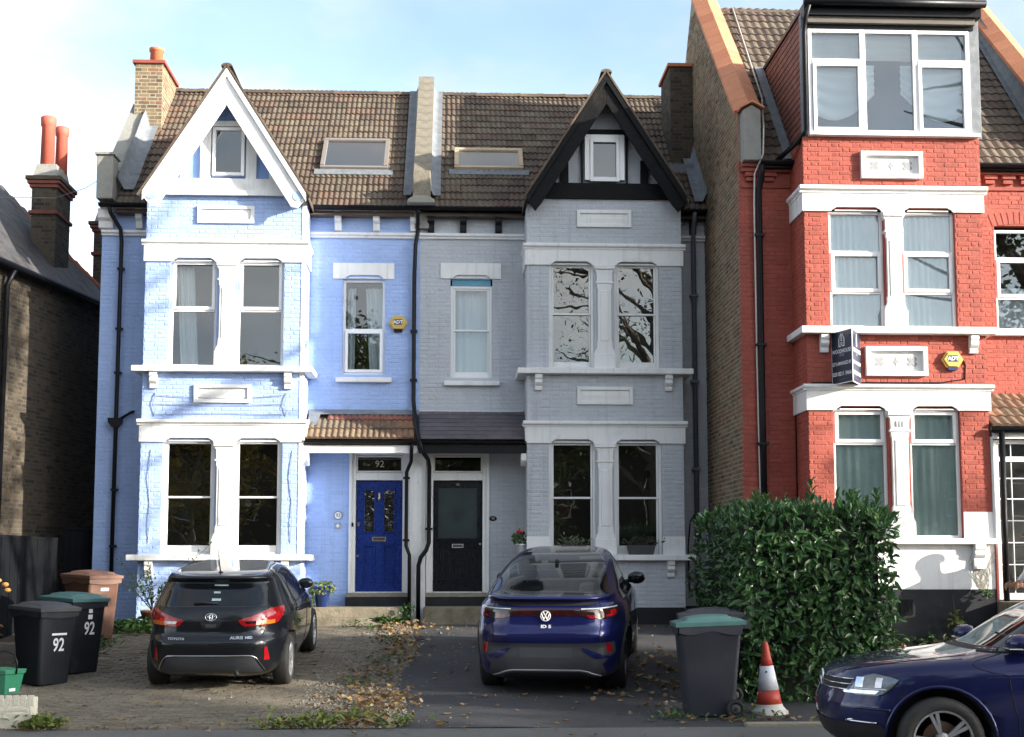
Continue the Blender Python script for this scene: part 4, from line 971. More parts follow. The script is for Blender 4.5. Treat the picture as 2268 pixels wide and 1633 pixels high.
MB().prism([(RX0 + .03, 8.2), (RX0 + .32, 8.2), (RX0 + .32, 9.03), (RX0 + .175, 9.12), (RX0 + .03, 9.03)], 'y', 21.2, RM_ - .002).build('kneeler', M['render'], gw, bevel=.01)
MB().prism([(RX0 - .02, 9.05), (RX0 + .175, 9.15), (RX0 + .37, 9.05), (RX0 + .37, 9.08), (RX0 + .175, 9.19), (RX0 - .02, 9.08)], 'y', 21.14, 21.42).build('kneeler_cap', M['orangecope'], gw)
# roof
PR = R(48.3); rey, rez = 21.27, 8.14
rr = MB().prism([(rey + .06, rez - .06), (24.98, 12.24), (28.8, 8.1)], 'x', RX0 + .33, 9.95).build('roof', M['tiledark'], red_house)
sr = math.sin(PR)
def skr(x, v):
    z_ = rez + v * sr; y = rey + v * math.cos(PR)
    return (5.62 < x < 8.30 and z_ < 10.45)
tile_field(rr, TM['rtile'], RX0 + .34, 9.93, rey, rez, PR, 21, .265, .3, skr) if 'rtile' in TM else None
TM['rtile'] = tile_mesh(M['tiledark'], .3, .265, 2, .024, .06)
tile_field(rr, TM['rtile'], RX0 + .34, 9.93, rey, rez, PR, 21, .265, .3, skr)
me = MB().grid(lambda u, v: (.46 * u, .13 * math.cos(math.pi * v), .09 * math.sin(math.pi * v)), 2, 8).mesh('ridge_tile', M['tile'], True)
for i in range(11): inst('ridge_tile', me, rr, (5.0 + i * .45, 24.98, 12.22))
for x0, x1 in ((RX0 + .30, RBX[0]), (RBX[1], 9.95)):
    g = MB(); g.grid(lambda u, v: (x0 + (x1 - x0) * u, rey - .06 + .06 * math.cos(math.pi * (1 + v)), 8.19 + .06 * math.sin(math.pi * (1 + v))), 1, 8); g.box(x0, x1, rey, rey + .008, 8.10, 8.22); g.build('gutter', M['black'], red_house)
f = MB()
def fl(u, v):
    vv = .1 + 3.1 * v; h = .06
    return (5.53 - .15 * u, rey + vv * math.cos(PR) - h * sr, rez + vv * sr + h * math.cos(PR))
f.grid(fl, 1, 8).build('lead_valley', M['lead'], rr)
f = MB()
def fl(u, v):
    vv = .1 + 5.0 * v; h = .06 + (.2 if u < .01 else 0)
    return (9.945 - .2 * u, rey + vv * math.cos(PR) - h * sr, rez + vv * sr + h * math.cos(PR))
f.grid(fl, 2, 16).build('lead_flashing', M['lead'], rr)
M['roomblue'] = mat('dim_blue_grey_room', (.035, .05, .08), .9, .2, 1)
# dormer
DX0, DX1, DZ0, DZ1 = 5.55, 8.36, 8.42, 10.33
dm = MB().prism([(RB + .16, DZ0 - .1), (RB + .16, 10.5), (24.2, 10.5), (21.5, DZ0 - .1)], 'x', DX0 + .03, DX1 - .03).build('dormer', M['darkroom'], red_house)
tl = MB(); g_ = .115; j = 0; z_ = DZ0 - .05
while z_ < 10.48:
    yb = rey + (z_ - rez) / math.tan(PR) + .15; y = RB + .14 - (j % 2) * .08
    while y < yb:
        a, b = max(y, RB + .14), min(y + .158, yb)
        if b - a > .02: tl.add([(DX0 + .028, a, z_), (DX0 + .028, b, z_), (DX0 + .010, b, z_), (DX0 + .010, a, z_), (DX0 + .028, a, z_ + g_), (DX0 + .028, b, z_ + g_), (DX0 + .02, b, z_ + g_), (DX0 + .02, a, z_ + g_)], [(3, 2, 6, 7), (0, 1, 2, 3), (0, 3, 7, 4), (1, 5, 6, 2)][:4], 0, random.random())
        y += .162
    z_ += g_; j += 1
tl.build('tile_hanging', M['tilered'], dm, kind='stuff', fix=False)
MB().box(DX0 - .03, DX0 + .10, RB + .02, RB + .15, DZ0 - .05, 10.45).build('lead_post', M['lead'], dm, bevel=.01); MB().box(DX1 - .16, DX1 + .04, RB + .02, RB + .15, DZ0 - .0, 10.40).build('lead_post', M['lead'], dm, bevel=.01)
sc = MB()
for i in range(14): sc.lathe([(.065, DX0 - .001), (.065, DX0 + .008)], (0, RB + .155, DZ0 + .05 + i * .138), 10, axis='x')
sc.build('lead_scallop', M['lead'], dm, fix=True)
mb = MB(); mb.box(DX0 - .02, DX1 + .02, RB - .22, 24.3, 10.5, 10.56); mb.box(DX0 - .02, DX1 + .02, RB - .16, RB + .1, 10.36, 10.499); mb.box(DX0 + .05, DX1 - .06, RB - .02, RB + .14, 10.20, 10.358)
mb.build('dormer_roof', M['black'], dm)
MB().box(DX0 + .05, DX1 - .06, RB - .10, RB - .021, 10.26, 10.358).build('timber_fascia', mat('weathered_grey_timber', (.13, .115, .10), .8, .3, 4, stretch=(.3, 1, 1)), dm)
g = MB(); g.tube([(DX0 - .05, RB - .27, 10.53), (DX1 + .05, RB - .27, 10.53)], .062, 10); g.build('gutter', M['black'], dm, smooth=True)
pipe(red_house, [(DX0 + .03, RB - .27, 10.48), (DX0 + .0, RB - .12, 10.3), (DX0 - .0, RB - .05, 10.1), (DX0 - .0, RB - .05, 8.5), (DX0 - .1, RB + .1, 8.36), (DX0 - .32, RM_ - .2, 8.20)], .04)
mb = MB(); a, b = DX0 + .10, DX1 - .16
for u in (a, a + (b - a) / 3, a + 2 * (b - a) / 3, b):
    t_ = .03 if u in (a, b) else .045
    mb.box(u - t_, u + t_, RB + .0, RB + .09, DZ0 + .06, 10.20)
mb.box(a + .03, b - .03, RB + .002, RB + .088, 10.13, 10.198); mb.box(a + .03, b - .03, RB + .002, RB + .088, DZ0 + .061, DZ0 + .12)
for k in (0, 2):
    u0, u1 = a + k * (b - a) / 3 + .035, a + (k + 1) * (b - a) / 3 - .035
    mb.box(u0, u1, RB - .01, RB + .085, 9.62, 9.70); rect_frame(mb, u0, u1, DZ0 + .10, 9.63, RB - .025, RB + .05, .055)
mb.box(a - .06, b + .12, RB - .11, RB + .13, DZ0 + .0, DZ0 + .058)
dw = mb.build('window', M['upvc'], dm, bevel=.006, seg=1)
for k in range(3):
    u0, u1 = a + k * (b - a) / 3 + .04, a + (k + 1) * (b - a) / 3 - .04
    if k == 1: pane(dw, u0, u1, DZ0 + .11, 10.14, RB + .04, M['glass'])
    else: pane(dw, u0, u1, DZ0 + .14, 9.62, RB + .02, M['glass']); pane(dw, u0, u1, 9.69, 10.14, RB + .04, M['glass'])
room(red_house, a, b, DZ0 + .1, 10.2, RB + .095, .062, M['roomblue'])
def swag(x0, x1, side):
    mb = MB()
    def fn(u, v):
        x = x0 + (x1 - x0) * u; e = u if side > 0 else 1 - u
        droop = .34 * math.sin(math.pi * min(1, .15 + .85 * (1 - e))) * v + .10 * (1 - e) * v
        z = 9.62 - .10 * v - droop - .25 * e * v * v + .02
        return (x, RB + .118 - .017 * math.sin(v * 26 + 3 * e), z - .28 * v)
    mb.grid(fn, 14, 40).build('curtain', M['curtain'], red_house, smooth=True)
d3 = (b - a) / 3
swag(a + .04, a + d3 * 1.25, -1); swag(b - d3 * 1.25, b - .04, 1)
mb = MB(); mb.grid(lambda u, v: (a + .05 + (b - a - .1) * u, RB + .125 + .004 * math.sin(v * 40), 9.72 + .42 * v), 4, 10); mb.build('blind', mat('white_roller_blind', (.62, .63, .64), .8), red_house)
# bay mouldings
for a, b, f_, o_ in ((rz['c2b'], rz['c2t'], rz['f2b'], ru), (rz['c1b'], rz['c1t'], rz['f1b'], rl)):
    mb = MB(); cornice(mb, *RBX, RB, RM_, a, b, .10); mb.build('cornice', M['white'], red_house, bevel=.008, seg=2)
    mb = MB(); frieze(mb, *RBX, RB, RM_, f_, a, [o_[:2], o_[2:]]); mb.build('frieze', M['white'], red_house, bevel=.008, seg=2)
sill(red_house, *RBX, RB, RM_, rz['s2b'], rz['s2t'], M['white'], .17, .12); sill(red_house, *RBX, RB, RM_, rz['s1b'], rz['s1t'], M['white'], .15, .05)
for x in (RBX[0] + .26, RBX[1] - .22): bracket(red_house, x, rz['s2b'], RB, M['white'])
bracket(red_house, RBX[1] - .25, rz['s1b'], RB - .013, M['white'], .17, .38)
for p in rpan: panel(red_house, *p, RB, M['white'], .075, True)
column(red_house, (ru[1] + ru[2]) / 2, rz['s2t'], rz['f2b'], RB, M['white'], .95); column(red_house, (rl[1] + rl[2]) / 2, rz['s1t'], rz['f1b'], RB, M['white'], 1.05, True)
mb = MB()
for x0, x1 in ((RBX[0] - .01, rl[0]), (rl[3], RBX[1] + .01)): mb.box(x0, x1, RB - .013, RB, rz['s1t'], 2.49)
mb.box(RBX[0] - .012, RBX[1] + .012, RB - .014, RB, 1.30, rz['s1b'] - .001); mb.box(RBX[1] + .013, RBX[1] + .05, RB - .01, RM_, rz['s1t'], 3.66)
mb.build('white_painted_base', M['white'], red_house, bevel=.008, seg=2)
mb = MB(); mb.box(RBX[0] - .02, RBX[1] + .02, RB - .03, RB, .4, 1.298); mb.box(RX0 - .0, RBX[0] - .021, RM_ - .02, RM_, .4, 1.3); mb.build('plinth', M['plinth'], red_house)
vx, vz = PX(2008, 1345, RB - .03)
vt = MB(); rect_frame(vt, vx - .10, vx + .10, vz - .12, vz + .12, RB - .045, RB - .031, .015)
for i in range(7): vt.box(vx - .085, vx + .085, RB - .042, RB - .034, vz - .095 + i * .03, vz - .085 + i * .03); vt.box(vx - .085 + i * .027, vx - .077 + i * .027, RB - .041, RB - .035, vz - .10, vz + .10)
vt.build('air_vent', M['black'], red_house)
for k in (0, 2):
    casement(red_house, ru[k], ru[k + 1], rz['s2t'], rz['f2b'] + .02, RB + .07, [5.93, 6.58], [0, 1, 0])
    casement(red_house, rl[k], rl[k + 1], rz['s1t'], rz['f1b'] + .04, RB + .07, [3.55], [0, 1])
room(red_house, ru[0], ru[3], rz['s2t'], rz['f2b'], RB + .13, .6); room(red_house, rl[0], rl[3], rz['s1t'], rz['f1b'], RB + .13, .6)
for x0, x1 in (ru[:2], ru[2:]): curtain(red_house, x0 + .02, x1 - .02, rz['s2t'] + .02, rz['f2b'] - .05, RB + .15, 9, .016, m=M['net'] if 'net' in M else None)
for x0, x1 in (rl[:2], rl[2:]): curtain(red_house, x0 + .02, x1 - .02, rz['s1t'] + .02, rz['f1b'] - .02, RB + .155, 6, .018, m=M['netgreen'] if 'netgreen' in M else None)
casement(red_house, win_r[0], win_r[1], win_r[2], win_r[3] - .06, RM_ + .06, [6.02, 6.68], [0, 1, 0]); room(red_house, *win_r, RM_ + .125, .5); curtain(red_house, win_r[0] + .05, win_r[1] - .05, 5.5, 6.2, RM_ + .145, 7, .014)
MB().box(win_r[0] - .12, win_r[1] + .12, RM_ - .1, RM_, win_r[2] - .09, win_r[2]).build('sill', M['white'], red_house, bevel=.01)
pipe(red_house, [(4.98, rey - .06, 8.14), (4.98, rey - .02, 8.0), (4.95, RM_ - .10, 7.72), (4.95, RM_ - .08, 4.2), (4.96, RM_ - .08, .9)], .05, clips=[(4.95, RM_ - .08, z_) for z_ in (7.0, 5.2, 3.6)])
pipe(red_house, [(5.33, 24.9, 12.32), (5.3, 22.5, 9.7), (5.02, 21.22, 8.75), (5.0, 21.2, 8.30), (4.88, RM_ - .13, 8.0), (4.87, RM_ - .10, 7.5), (4.88, RM_ - .06, 5.0), (4.89, RM_ - .06, 3.4), (4.92, RM_ - .05, 1.0)], .013, mat('pale_cable', (.5, .49, .46), .6), name='cable')
pipe(red_house, [(7.95, RB - .012, 4.86), (8.0, RB - .012, 4.78), (7.98, RB - .012, 4.56), (7.6, RB - .01, 4.50), (5.6, RB - .01, 4.49), (5.488, RB + .03, 4.48), (5.488, RB + .5, 4.40), (5.488, RB + .72, 4.2), (5.488, RB + .74, 1.0)], .011, M['black'], name='cable')
# porch roof and glazed door on the right
rpf = MB().prism([(RM_, 4.38), (RB - .02, 3.82), (RB - .02, 3.74), (RM_, 3.74)], 'x', RBX[1] + .02, 10.2).build('porch_roof', M['tiledark'], red_house)
pt = tile_mesh(M['tileorange'], .3, .29, 2, .026, .05, 'porch_tile'); pp = math.atan2(.56, .82)
for j in range(4):
    for i in range(6): inst('porch_tile', pt, rpf, (RBX[1] + .03 + i * .3, RB - .06 + j * .28 * math.cos(pp), 3.815 + j * .28 * math.sin(pp)), (pp, 0, 0))
MB().box(RBX[1] + .05, 10.2, RB - .02, RB + .03, 3.63, 3.74).build('fascia', M['white'], red_house)
MB().tube([(RBX[1] + .02, RB - .09, 3.76), (10.2, RB - .09, 3.76)], .05, 10).build('gutter', M['black'], red_house, smooth=True)
pipe(red_house, [(8.50, RB - .09, 3.74), (8.50, RB - .06, 1.0)], .045)
dy = RB + .12
mb = MB(); rect_frame(mb, 8.46, 10.2, 1.14, 3.62, dy, dy + .08, .06, .10); mb.box(8.52, 10.14, dy + .001, dy + .079, 3.28, 3.36)
rd = mb.build('porch_door', M['upvc'], red_house, bevel=.005, seg=1)
MB().box(8.52, 10.14, dy + .04, dy + .046, 1.24, 3.56).build('pane', M['glass'], rd)
gb = MB()
for z_ in (1.68, 2.02, 2.36, 2.70, 3.02): gb.box(8.52, 10.14, dy + .025, dy + .038, z_ - .008, z_ + .008)
for x in (8.73, 9.0, 9.27, 9.54): gb.box(x - .006, x + .006, dy + .026, dy + .037, 1.24, 3.56)
gb.build('glazing_bar', M['upvc'], rd)
mb = MB(); mb.box(8.40, 10.2, RM_ + .12, RM_ + .14, .9, 3.7); mb.build('interior', M['darkroom'], red_house)
MB().box(8.36, 10.25, 20.2, RM_, .5, 1.12).build('door_step', M['concrete'], red_house, bevel=.02)
MB().tube([(7.7, 24.6, 10.4), (7.7, 24.6, 11.4)], .016, 6).build('aerial_pole', M['upvc'], red_house)
ax, az = PX(2107, 798, RB); alarm(ax, RB - .008, az, 'yellow hexagonal alarm box with navy base on the red house', dark=M['navyprint'])
# ================================================================== dark brick house on the left
left_house = thing('brick_house', 'dark stock brick house in shade with slate roof and tall red chimney pots', 'house', (-9.5, 25, .6))
A_ = Vector((-9.15, 17.0)); Bc = Vector((-7.16, 28.1)); dv = (Bc - A_).normalized(); nv = Vector((dv.y, -dv.x)); Lw = (Bc - A_).length; EZL = 6.95
def LP(t, o, z): p = A_ + dv * t + nv * o; return (p.x, p.y, z)
mb = MB(); mb.add([LP(0, 0, .3), LP(Lw, 0, .3), LP(Lw, 0, EZL + .1), LP(0, 0, EZL + .1), LP(0, -6, .3), LP(Lw, -6, .3), LP(Lw, -6, EZL), LP(0, -6, EZL)], [(0, 1, 2, 3), (1, 5, 6, 2), (4, 0, 3, 7), (5, 4, 7, 6)])
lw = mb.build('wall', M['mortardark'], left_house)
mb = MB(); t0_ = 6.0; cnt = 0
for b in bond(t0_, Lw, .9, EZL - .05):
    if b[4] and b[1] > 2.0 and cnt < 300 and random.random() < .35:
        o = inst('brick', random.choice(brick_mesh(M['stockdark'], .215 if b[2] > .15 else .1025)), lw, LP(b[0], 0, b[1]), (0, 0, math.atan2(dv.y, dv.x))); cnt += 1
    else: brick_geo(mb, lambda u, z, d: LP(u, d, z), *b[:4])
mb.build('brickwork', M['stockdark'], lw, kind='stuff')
k_ = math.tan(R(50)); hx = 3.3
# roof: right hand slope with a hip at the rear corner
mb = MB(); e0, e1 = LP(-.5, .22, EZL - .05), LP(Lw + .22, .22, EZL - .05)
r0, r1 = LP(-.5, -hx, EZL + k_ * hx), LP(Lw - hx, -hx, EZL + k_ * hx); q1 = LP(Lw + .22, -6.2, EZL - .05)
mb.add([e0, e1, r1, r0, q1], [(0, 1, 2, 3), (1, 4, 2)]); mb.add([LP(-.5, -6.2, EZL)], [])
lr = mb.build('roof', M['slatedark'], left_house)
sl_m = [MB().box(0, .295, 0, .30, 0, .012).mesh('slate', M['slatedark']) for _ in range(1)]
c5, s5 = math.cos(R(50)), math.sin(R(50)); rot = Matrix.Rotation(math.atan2(dv.y, dv.x), 4, 'Z') @ Matrix.Rotation(R(50), 4, 'X'); re_ = rot.to_euler()
nsl = 0
for j in range(16):
    v = j * .25; h = v * c5
    t = 5.6 - (j % 2) * .15
    while t < Lw + .2 - max(0, h) * 1.0:
        o = inst('slate', sl_m[0], lr, LP(t, .24 - h, EZL - .05 + v * s5 + .012), (re_.x + random.uniform(-.015, .02), re_.y, re_.z)); nsl += 1
        t += .30
MB().tube([LP(Lw + .15, .2, EZL + .02), LP(Lw - hx + .06, -hx, EZL + k_ * hx + .06)], .075, 8).build('hip_tiles', M['terracotta'], lr)
MB().tube([LP(-.4, .28, EZL - .08), LP(Lw + .2, .28, EZL - .08)], .055, 8).build('gutter', M['black'], left_house)
pipe(left_house, [LP(6.9, .25, EZL - .1), LP(6.9, .1, EZL - .4), LP(6.9, .08, .7)], .05)
def stack2(x0, x1, y0, y1, z0, z1, sing):
    ch = stack(left_house, x0, x1, y0, y1, z0, z1, M['stockdark'], M['mortardark'], sing)
    mb = MB(); q = M['darkred']
    for i, (zz, e, h) in enumerate(((z1 - .62, .045, .07), (z1 - .10, .04, .07), (z1 - .03, .075, .07), (z1 + .04, .105, .08))):
        mb2 = MB().box(x0 - e, x1 + e, y0 - e, y1 + e, zz, zz + h).build('string_course', q if i != 3 else M['stockdark'], ch, bevel=.008, seg=1)
    MB().add([(x0, y0, z1 + .12), (x1, y0, z1 + .12), (x1, y1, z1 + .12), (x0, y1, z1 + .12), (x0 + .05, y0 + .1, z1 + .40), (x1 - .05, y0 + .1, z1 + .40), (x1 - .05, y1 - .1, z1 + .40), (x0 + .05, y1 - .1, z1 + .40)], [(0, 1, 5, 4), (1, 2, 6, 5), (2, 3, 7, 6), (3, 0, 4, 7), (4, 5, 6, 7)]).build('chimney_crown', M['render'], ch)
    return ch
M['darkred'] = mat('sooty_red_brick', (.16, .05, .035), .85, .25, 6)
ch3 = stack2(-8.13, -7.66, 25.9, 26.85, 6.9, 9.0, 60)
pot(ch3, -7.93, 26.2, 9.38, .135, .98, M['terracottared']) if 'terracottared' in M else None
M['terracottared'] = mat('red_terracotta', (.50, .11, .07), .7, .12, 4, .25, 30)
pot(ch3, -7.93, 26.15, 9.38, .135, 1.0, M['terracottared']); pot(ch3, -7.80, 26.62, 9.38, .12, .95, M['terracottared'])
st = MB()
for i in range(9): st.box(-7.659 + .0, -7.64, 25.95 + i * .09, 26.03 + i * .09, 6.95, 7.02 + (8 - i) * .0)
f = MB()
for i in range(7): f.box(-8.13 + i * .062, -8.13 + (i + 1) * .062, 25.882, 25.899, 6.95, 7.62 - i * .095)
f.build('stepped_flashing', M['lead'], ch3)
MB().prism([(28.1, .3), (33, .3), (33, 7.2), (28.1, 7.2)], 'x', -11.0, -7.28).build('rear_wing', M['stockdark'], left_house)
stack2(-7.86, -7.27, 29.4, 30.0, 7.0, 9.0, 40)
tw = thing('telephone_wire', 'thin grey telephone wire sagging between the left roof and the pale blue house', 'wire', (-8.5, 26, 8.7))
MB().tube([(-11.5, 25.0, 9.15), (-10, 25.5, 8.83), (-8.9, 25.8, 8.68), (-7.6, 25.6, 8.62), (-6.9, 25.1, 8.68), (-6.43, 24.7, 8.8)], .006, 4).build('cable', M['wire'], tw)

# ================================================================== black boundary fence
fence = thing('board_fence', 'black stained vertical board fence with flaking paint', 'fence', (-7.0, 21, gz(21)))
M['fence'] = mat('flaking_black_stain', (.006, .007, .009), .85, .3, 3, .3, 40, spec=.1, stain=((.30, .27, .23), 4.5, .8, .66), stretch=(3, 3, .45))
bw_ = .142
bmesh_ = [MB().box(-.012, .012, 0, bw_ - .006, 0, 1.60).mesh('fence_board', M['fence']) for _ in range(3)]
y = 15.5; i = 0
while y < 24.5:
    inst('fence_board', bmesh_[i % 3], fence, (-7.02 + random.uniform(-.006, .006), y, gz(y) - .03 + .02 * (i % 5 == 2)), (0, random.uniform(-.006, .006), 0), (1, 1, (2.12 - gz(y) + .03) / 1.6)); y += bw_; i += 1
yy = 15.5
MB().box(-7.045, -7.0, 15.5, 24.45, 2.105, 2.145).build('fence_cap', M['fence'], fence)
for y in (16, 19, 22, 24.45): MB().box(-7.11, -7.036, y, y + .08, gz(y) - .1, 2.14).build('fence_post', M['fence'], fence)
gate = thing('side_gate', 'black side gate closing the passage beside the pale blue house', 'gate', (-6.72, 24.75, .64))
for i in range(5): inst('gate_board', MB().box(0, .112, 0, .022, 0, 1.62).mesh('gate_board', M['fence']), gate, (-6.99 + i * .118, 24.75, .67))
MB().box(-7.0, -6.41, 24.73, 24.79, 2.295, 2.35).build('gate_rail', M['fence'], gate)

# ================================================================== ground
g = MB(); xs = [-400, -60, -20, -8, 8, 20, 60, 400]; ys = sorted(set([p[0] for p in PROF] + [-400, 400]))
for a, b in zip(xs, xs[1:]):
    for c, d in zip(ys, ys[1:]): g.add([(a, c, gz(c) - .02), (b, c, gz(c) - .02), (b, d, gz(d) - .02), (a, d, gz(d) - .02)], [(0, 1, 2, 3)])
M['soil'] = mat('dark_soil', (.055, .045, .033), .95, .3, 3, .8, 20)
tag(g.build('ground', M['soil']), kind='structure')
def sheet(name, poly, m, h, ny=40, nx=12, bump=.0, kind='structure'):
    """poly: list of (y, x0, x1) laid over the ground profile"""
    mb = MB()
    def at(y):
        for (a, p, q), (b, r_, s_) in zip(poly, poly[1:]):
            if a <= y <= b: t = (y - a) / (b - a); return p + (r_ - p) * t, q + (s_ - q) * t
        return poly[-1][1:]
    y0, y1 = poly[0][0], poly[-1][0]
    def fn(u, v):
        y = y0 + (y1 - y0) * v; a, b = at(y); x = a + (b - a) * u
        return (x, y, gz(y) + h + bump * noise.noise(Vector((x * .9, y * .9, 0))))
    mb.grid(fn, nx, ny); return tag(mb.build(name, m, smooth=True), kind=kind)
M['road'] = mat('road_asphalt', (.085, .085, .086), .85, .2, 2, .6, 120)
M['asphalt'] = mat('driveway_asphalt', (.05, .05, .053), .85, .3, .9, .8, 70, stain=((.085, .084, .085), .55, .75, .54), streak=((.02, .02, .022), .6))
M['pavement'] = mat('worn_pavement_asphalt', (.13, .128, .12), .88, .2, 1.1, .6, 90, stain=((.20, .195, .18), .8, .5, .55))
tag(sheet('road', [(-1.5, -80, 80), (12.3, -80, 80)], M['road'], .0, 4, 4), kind='structure')
tag(MB().box(-80, 80, 12.3, 12.45, -.05, .045).build('kerb', M['stoneslab'], bevel=.01), kind='structure')
sheet('pavement', [(12.452, -80, 80), (13.92, -80, 80)], M['pavement'], .008, 6, 10)
sheet('far_pavement', [(-5, -80, 80), (-1.5, -80, 80)], M['pavement'], .11, 2, 4)
tag(MB().box(-80, 80, -1.5, -1.38, -.05, .115).build('far_kerb', M['stoneslab']), kind='structure')
def strip(y):        # the edges of the gravel strip between the two drives
    t = (y - 13.9) / 9.2
    return -1.86 + .62 * t + .10 * math.sin(y * 1.7), -.62 + .02 * t + .08 * math.sin(y * 1.3 + 1)
sheet('asphalt_driveway', [(13.925, -.95, 4.9), (23.0, -.75, 4.9), (23.75, -.6, 4.6)], M['asphalt'], .012, 40, 20, .012)
tag(sheet('paving_bed', [(13.93, -5.9, -1.3), (23.75, -5.9, -.9)], mat('sandy_joint_dirt', (.075, .066, .048), .95, .3, 3, .6, 60, stain=((.06, .075, .03), 2.5, .7, .56)), .004, 40, 8), kind='structure')
M['paver'] = mat('brown_grey_paver', (.11, .095, .075), .88, .2, 9, .5, 80, rnd=[(.165, .142, .104), (.20, .172, .125), (.145, .124, .094), (.185, .155, .112), (.12, .105, .085)], stain=((.075, .08, .04), 3.0, .5, .58))
def paver_geo(mb, x, y, w_, d, rnd_, tilt=.006):
    z = gz(y + d / 2); z1 = z + .020 + random.uniform(-.004, .005); zb = z - .01; i = .006; s1, s2 = random.uniform(-tilt, tilt), random.uniform(-tilt, tilt)
    sl__ = (gz(y + d) - gz(y)) / 2
    vs = [(x, y, zb), (x + w_, y, zb), (x + w_, y + d, zb), (x, y + d, zb), (x + i, y + i, z1 - sl__ + s1), (x + w_ - i, y + i, z1 - sl__ + s2), (x + w_ - i, y + d - i, z1 + sl__ - s1), (x + i, y + d - i, z1 + sl__ - s2)]
    mb.add(vs, [(4, 5, 6, 7), (0, 1, 5, 4), (1, 2, 6, 5), (2, 3, 7, 6), (3, 0, 4, 7)], 0, rnd_)
paving = tag(MB().add([(-5.9, 14, -.4), (-1, 14, -.4), (-1, 23, -.4)], [(0, 1, 2)]).build('block_paving', M['paver']), kind='structure')
pj = MB(); npv = 0; y = 13.96; j = 0
pm_ = []
for q in range(6):
    t_ = MB(); vs = [(0, 0, -.03), (.194, 0, -.03), (.194, .094, -.03), (0, .094, -.03)] + [(.006, .006, random.uniform(-.006, .006)), (.188, .006, random.uniform(-.006, .006)), (.188, .088, random.uniform(-.006, .006)), (.006, .088, random.uniform(-.006, .006))]
    t_.add(vs, [(4, 5, 6, 7), (0, 1, 5, 4), (1, 2, 6, 5), (2, 3, 7, 6), (3, 0, 4, 7)]); pm_.append(t_.mesh('paver', M['paver']))
while y < 23.3:
    x = -5.85 + (j % 2) * .1; xe = strip(y)[0] + .25
    while x < xe:
        if random.random() > .012:
            if npv < 300 and x > -5.0: inst('paver', random.choice(pm_), paving, (x, y, gz(y + .05) + .022 + random.uniform(-.003, .004)), (math.atan(gz(y + .1) / .1 - gz(y) / .1), 0, random.uniform(-.02, .02))); npv += 1
            else: paver_geo(pj, x, y, .194, .094, random.random())
        x += .2
    y += .1; j += 1
pj.build('paving_blocks', M['paver'], paving, kind='stuff')
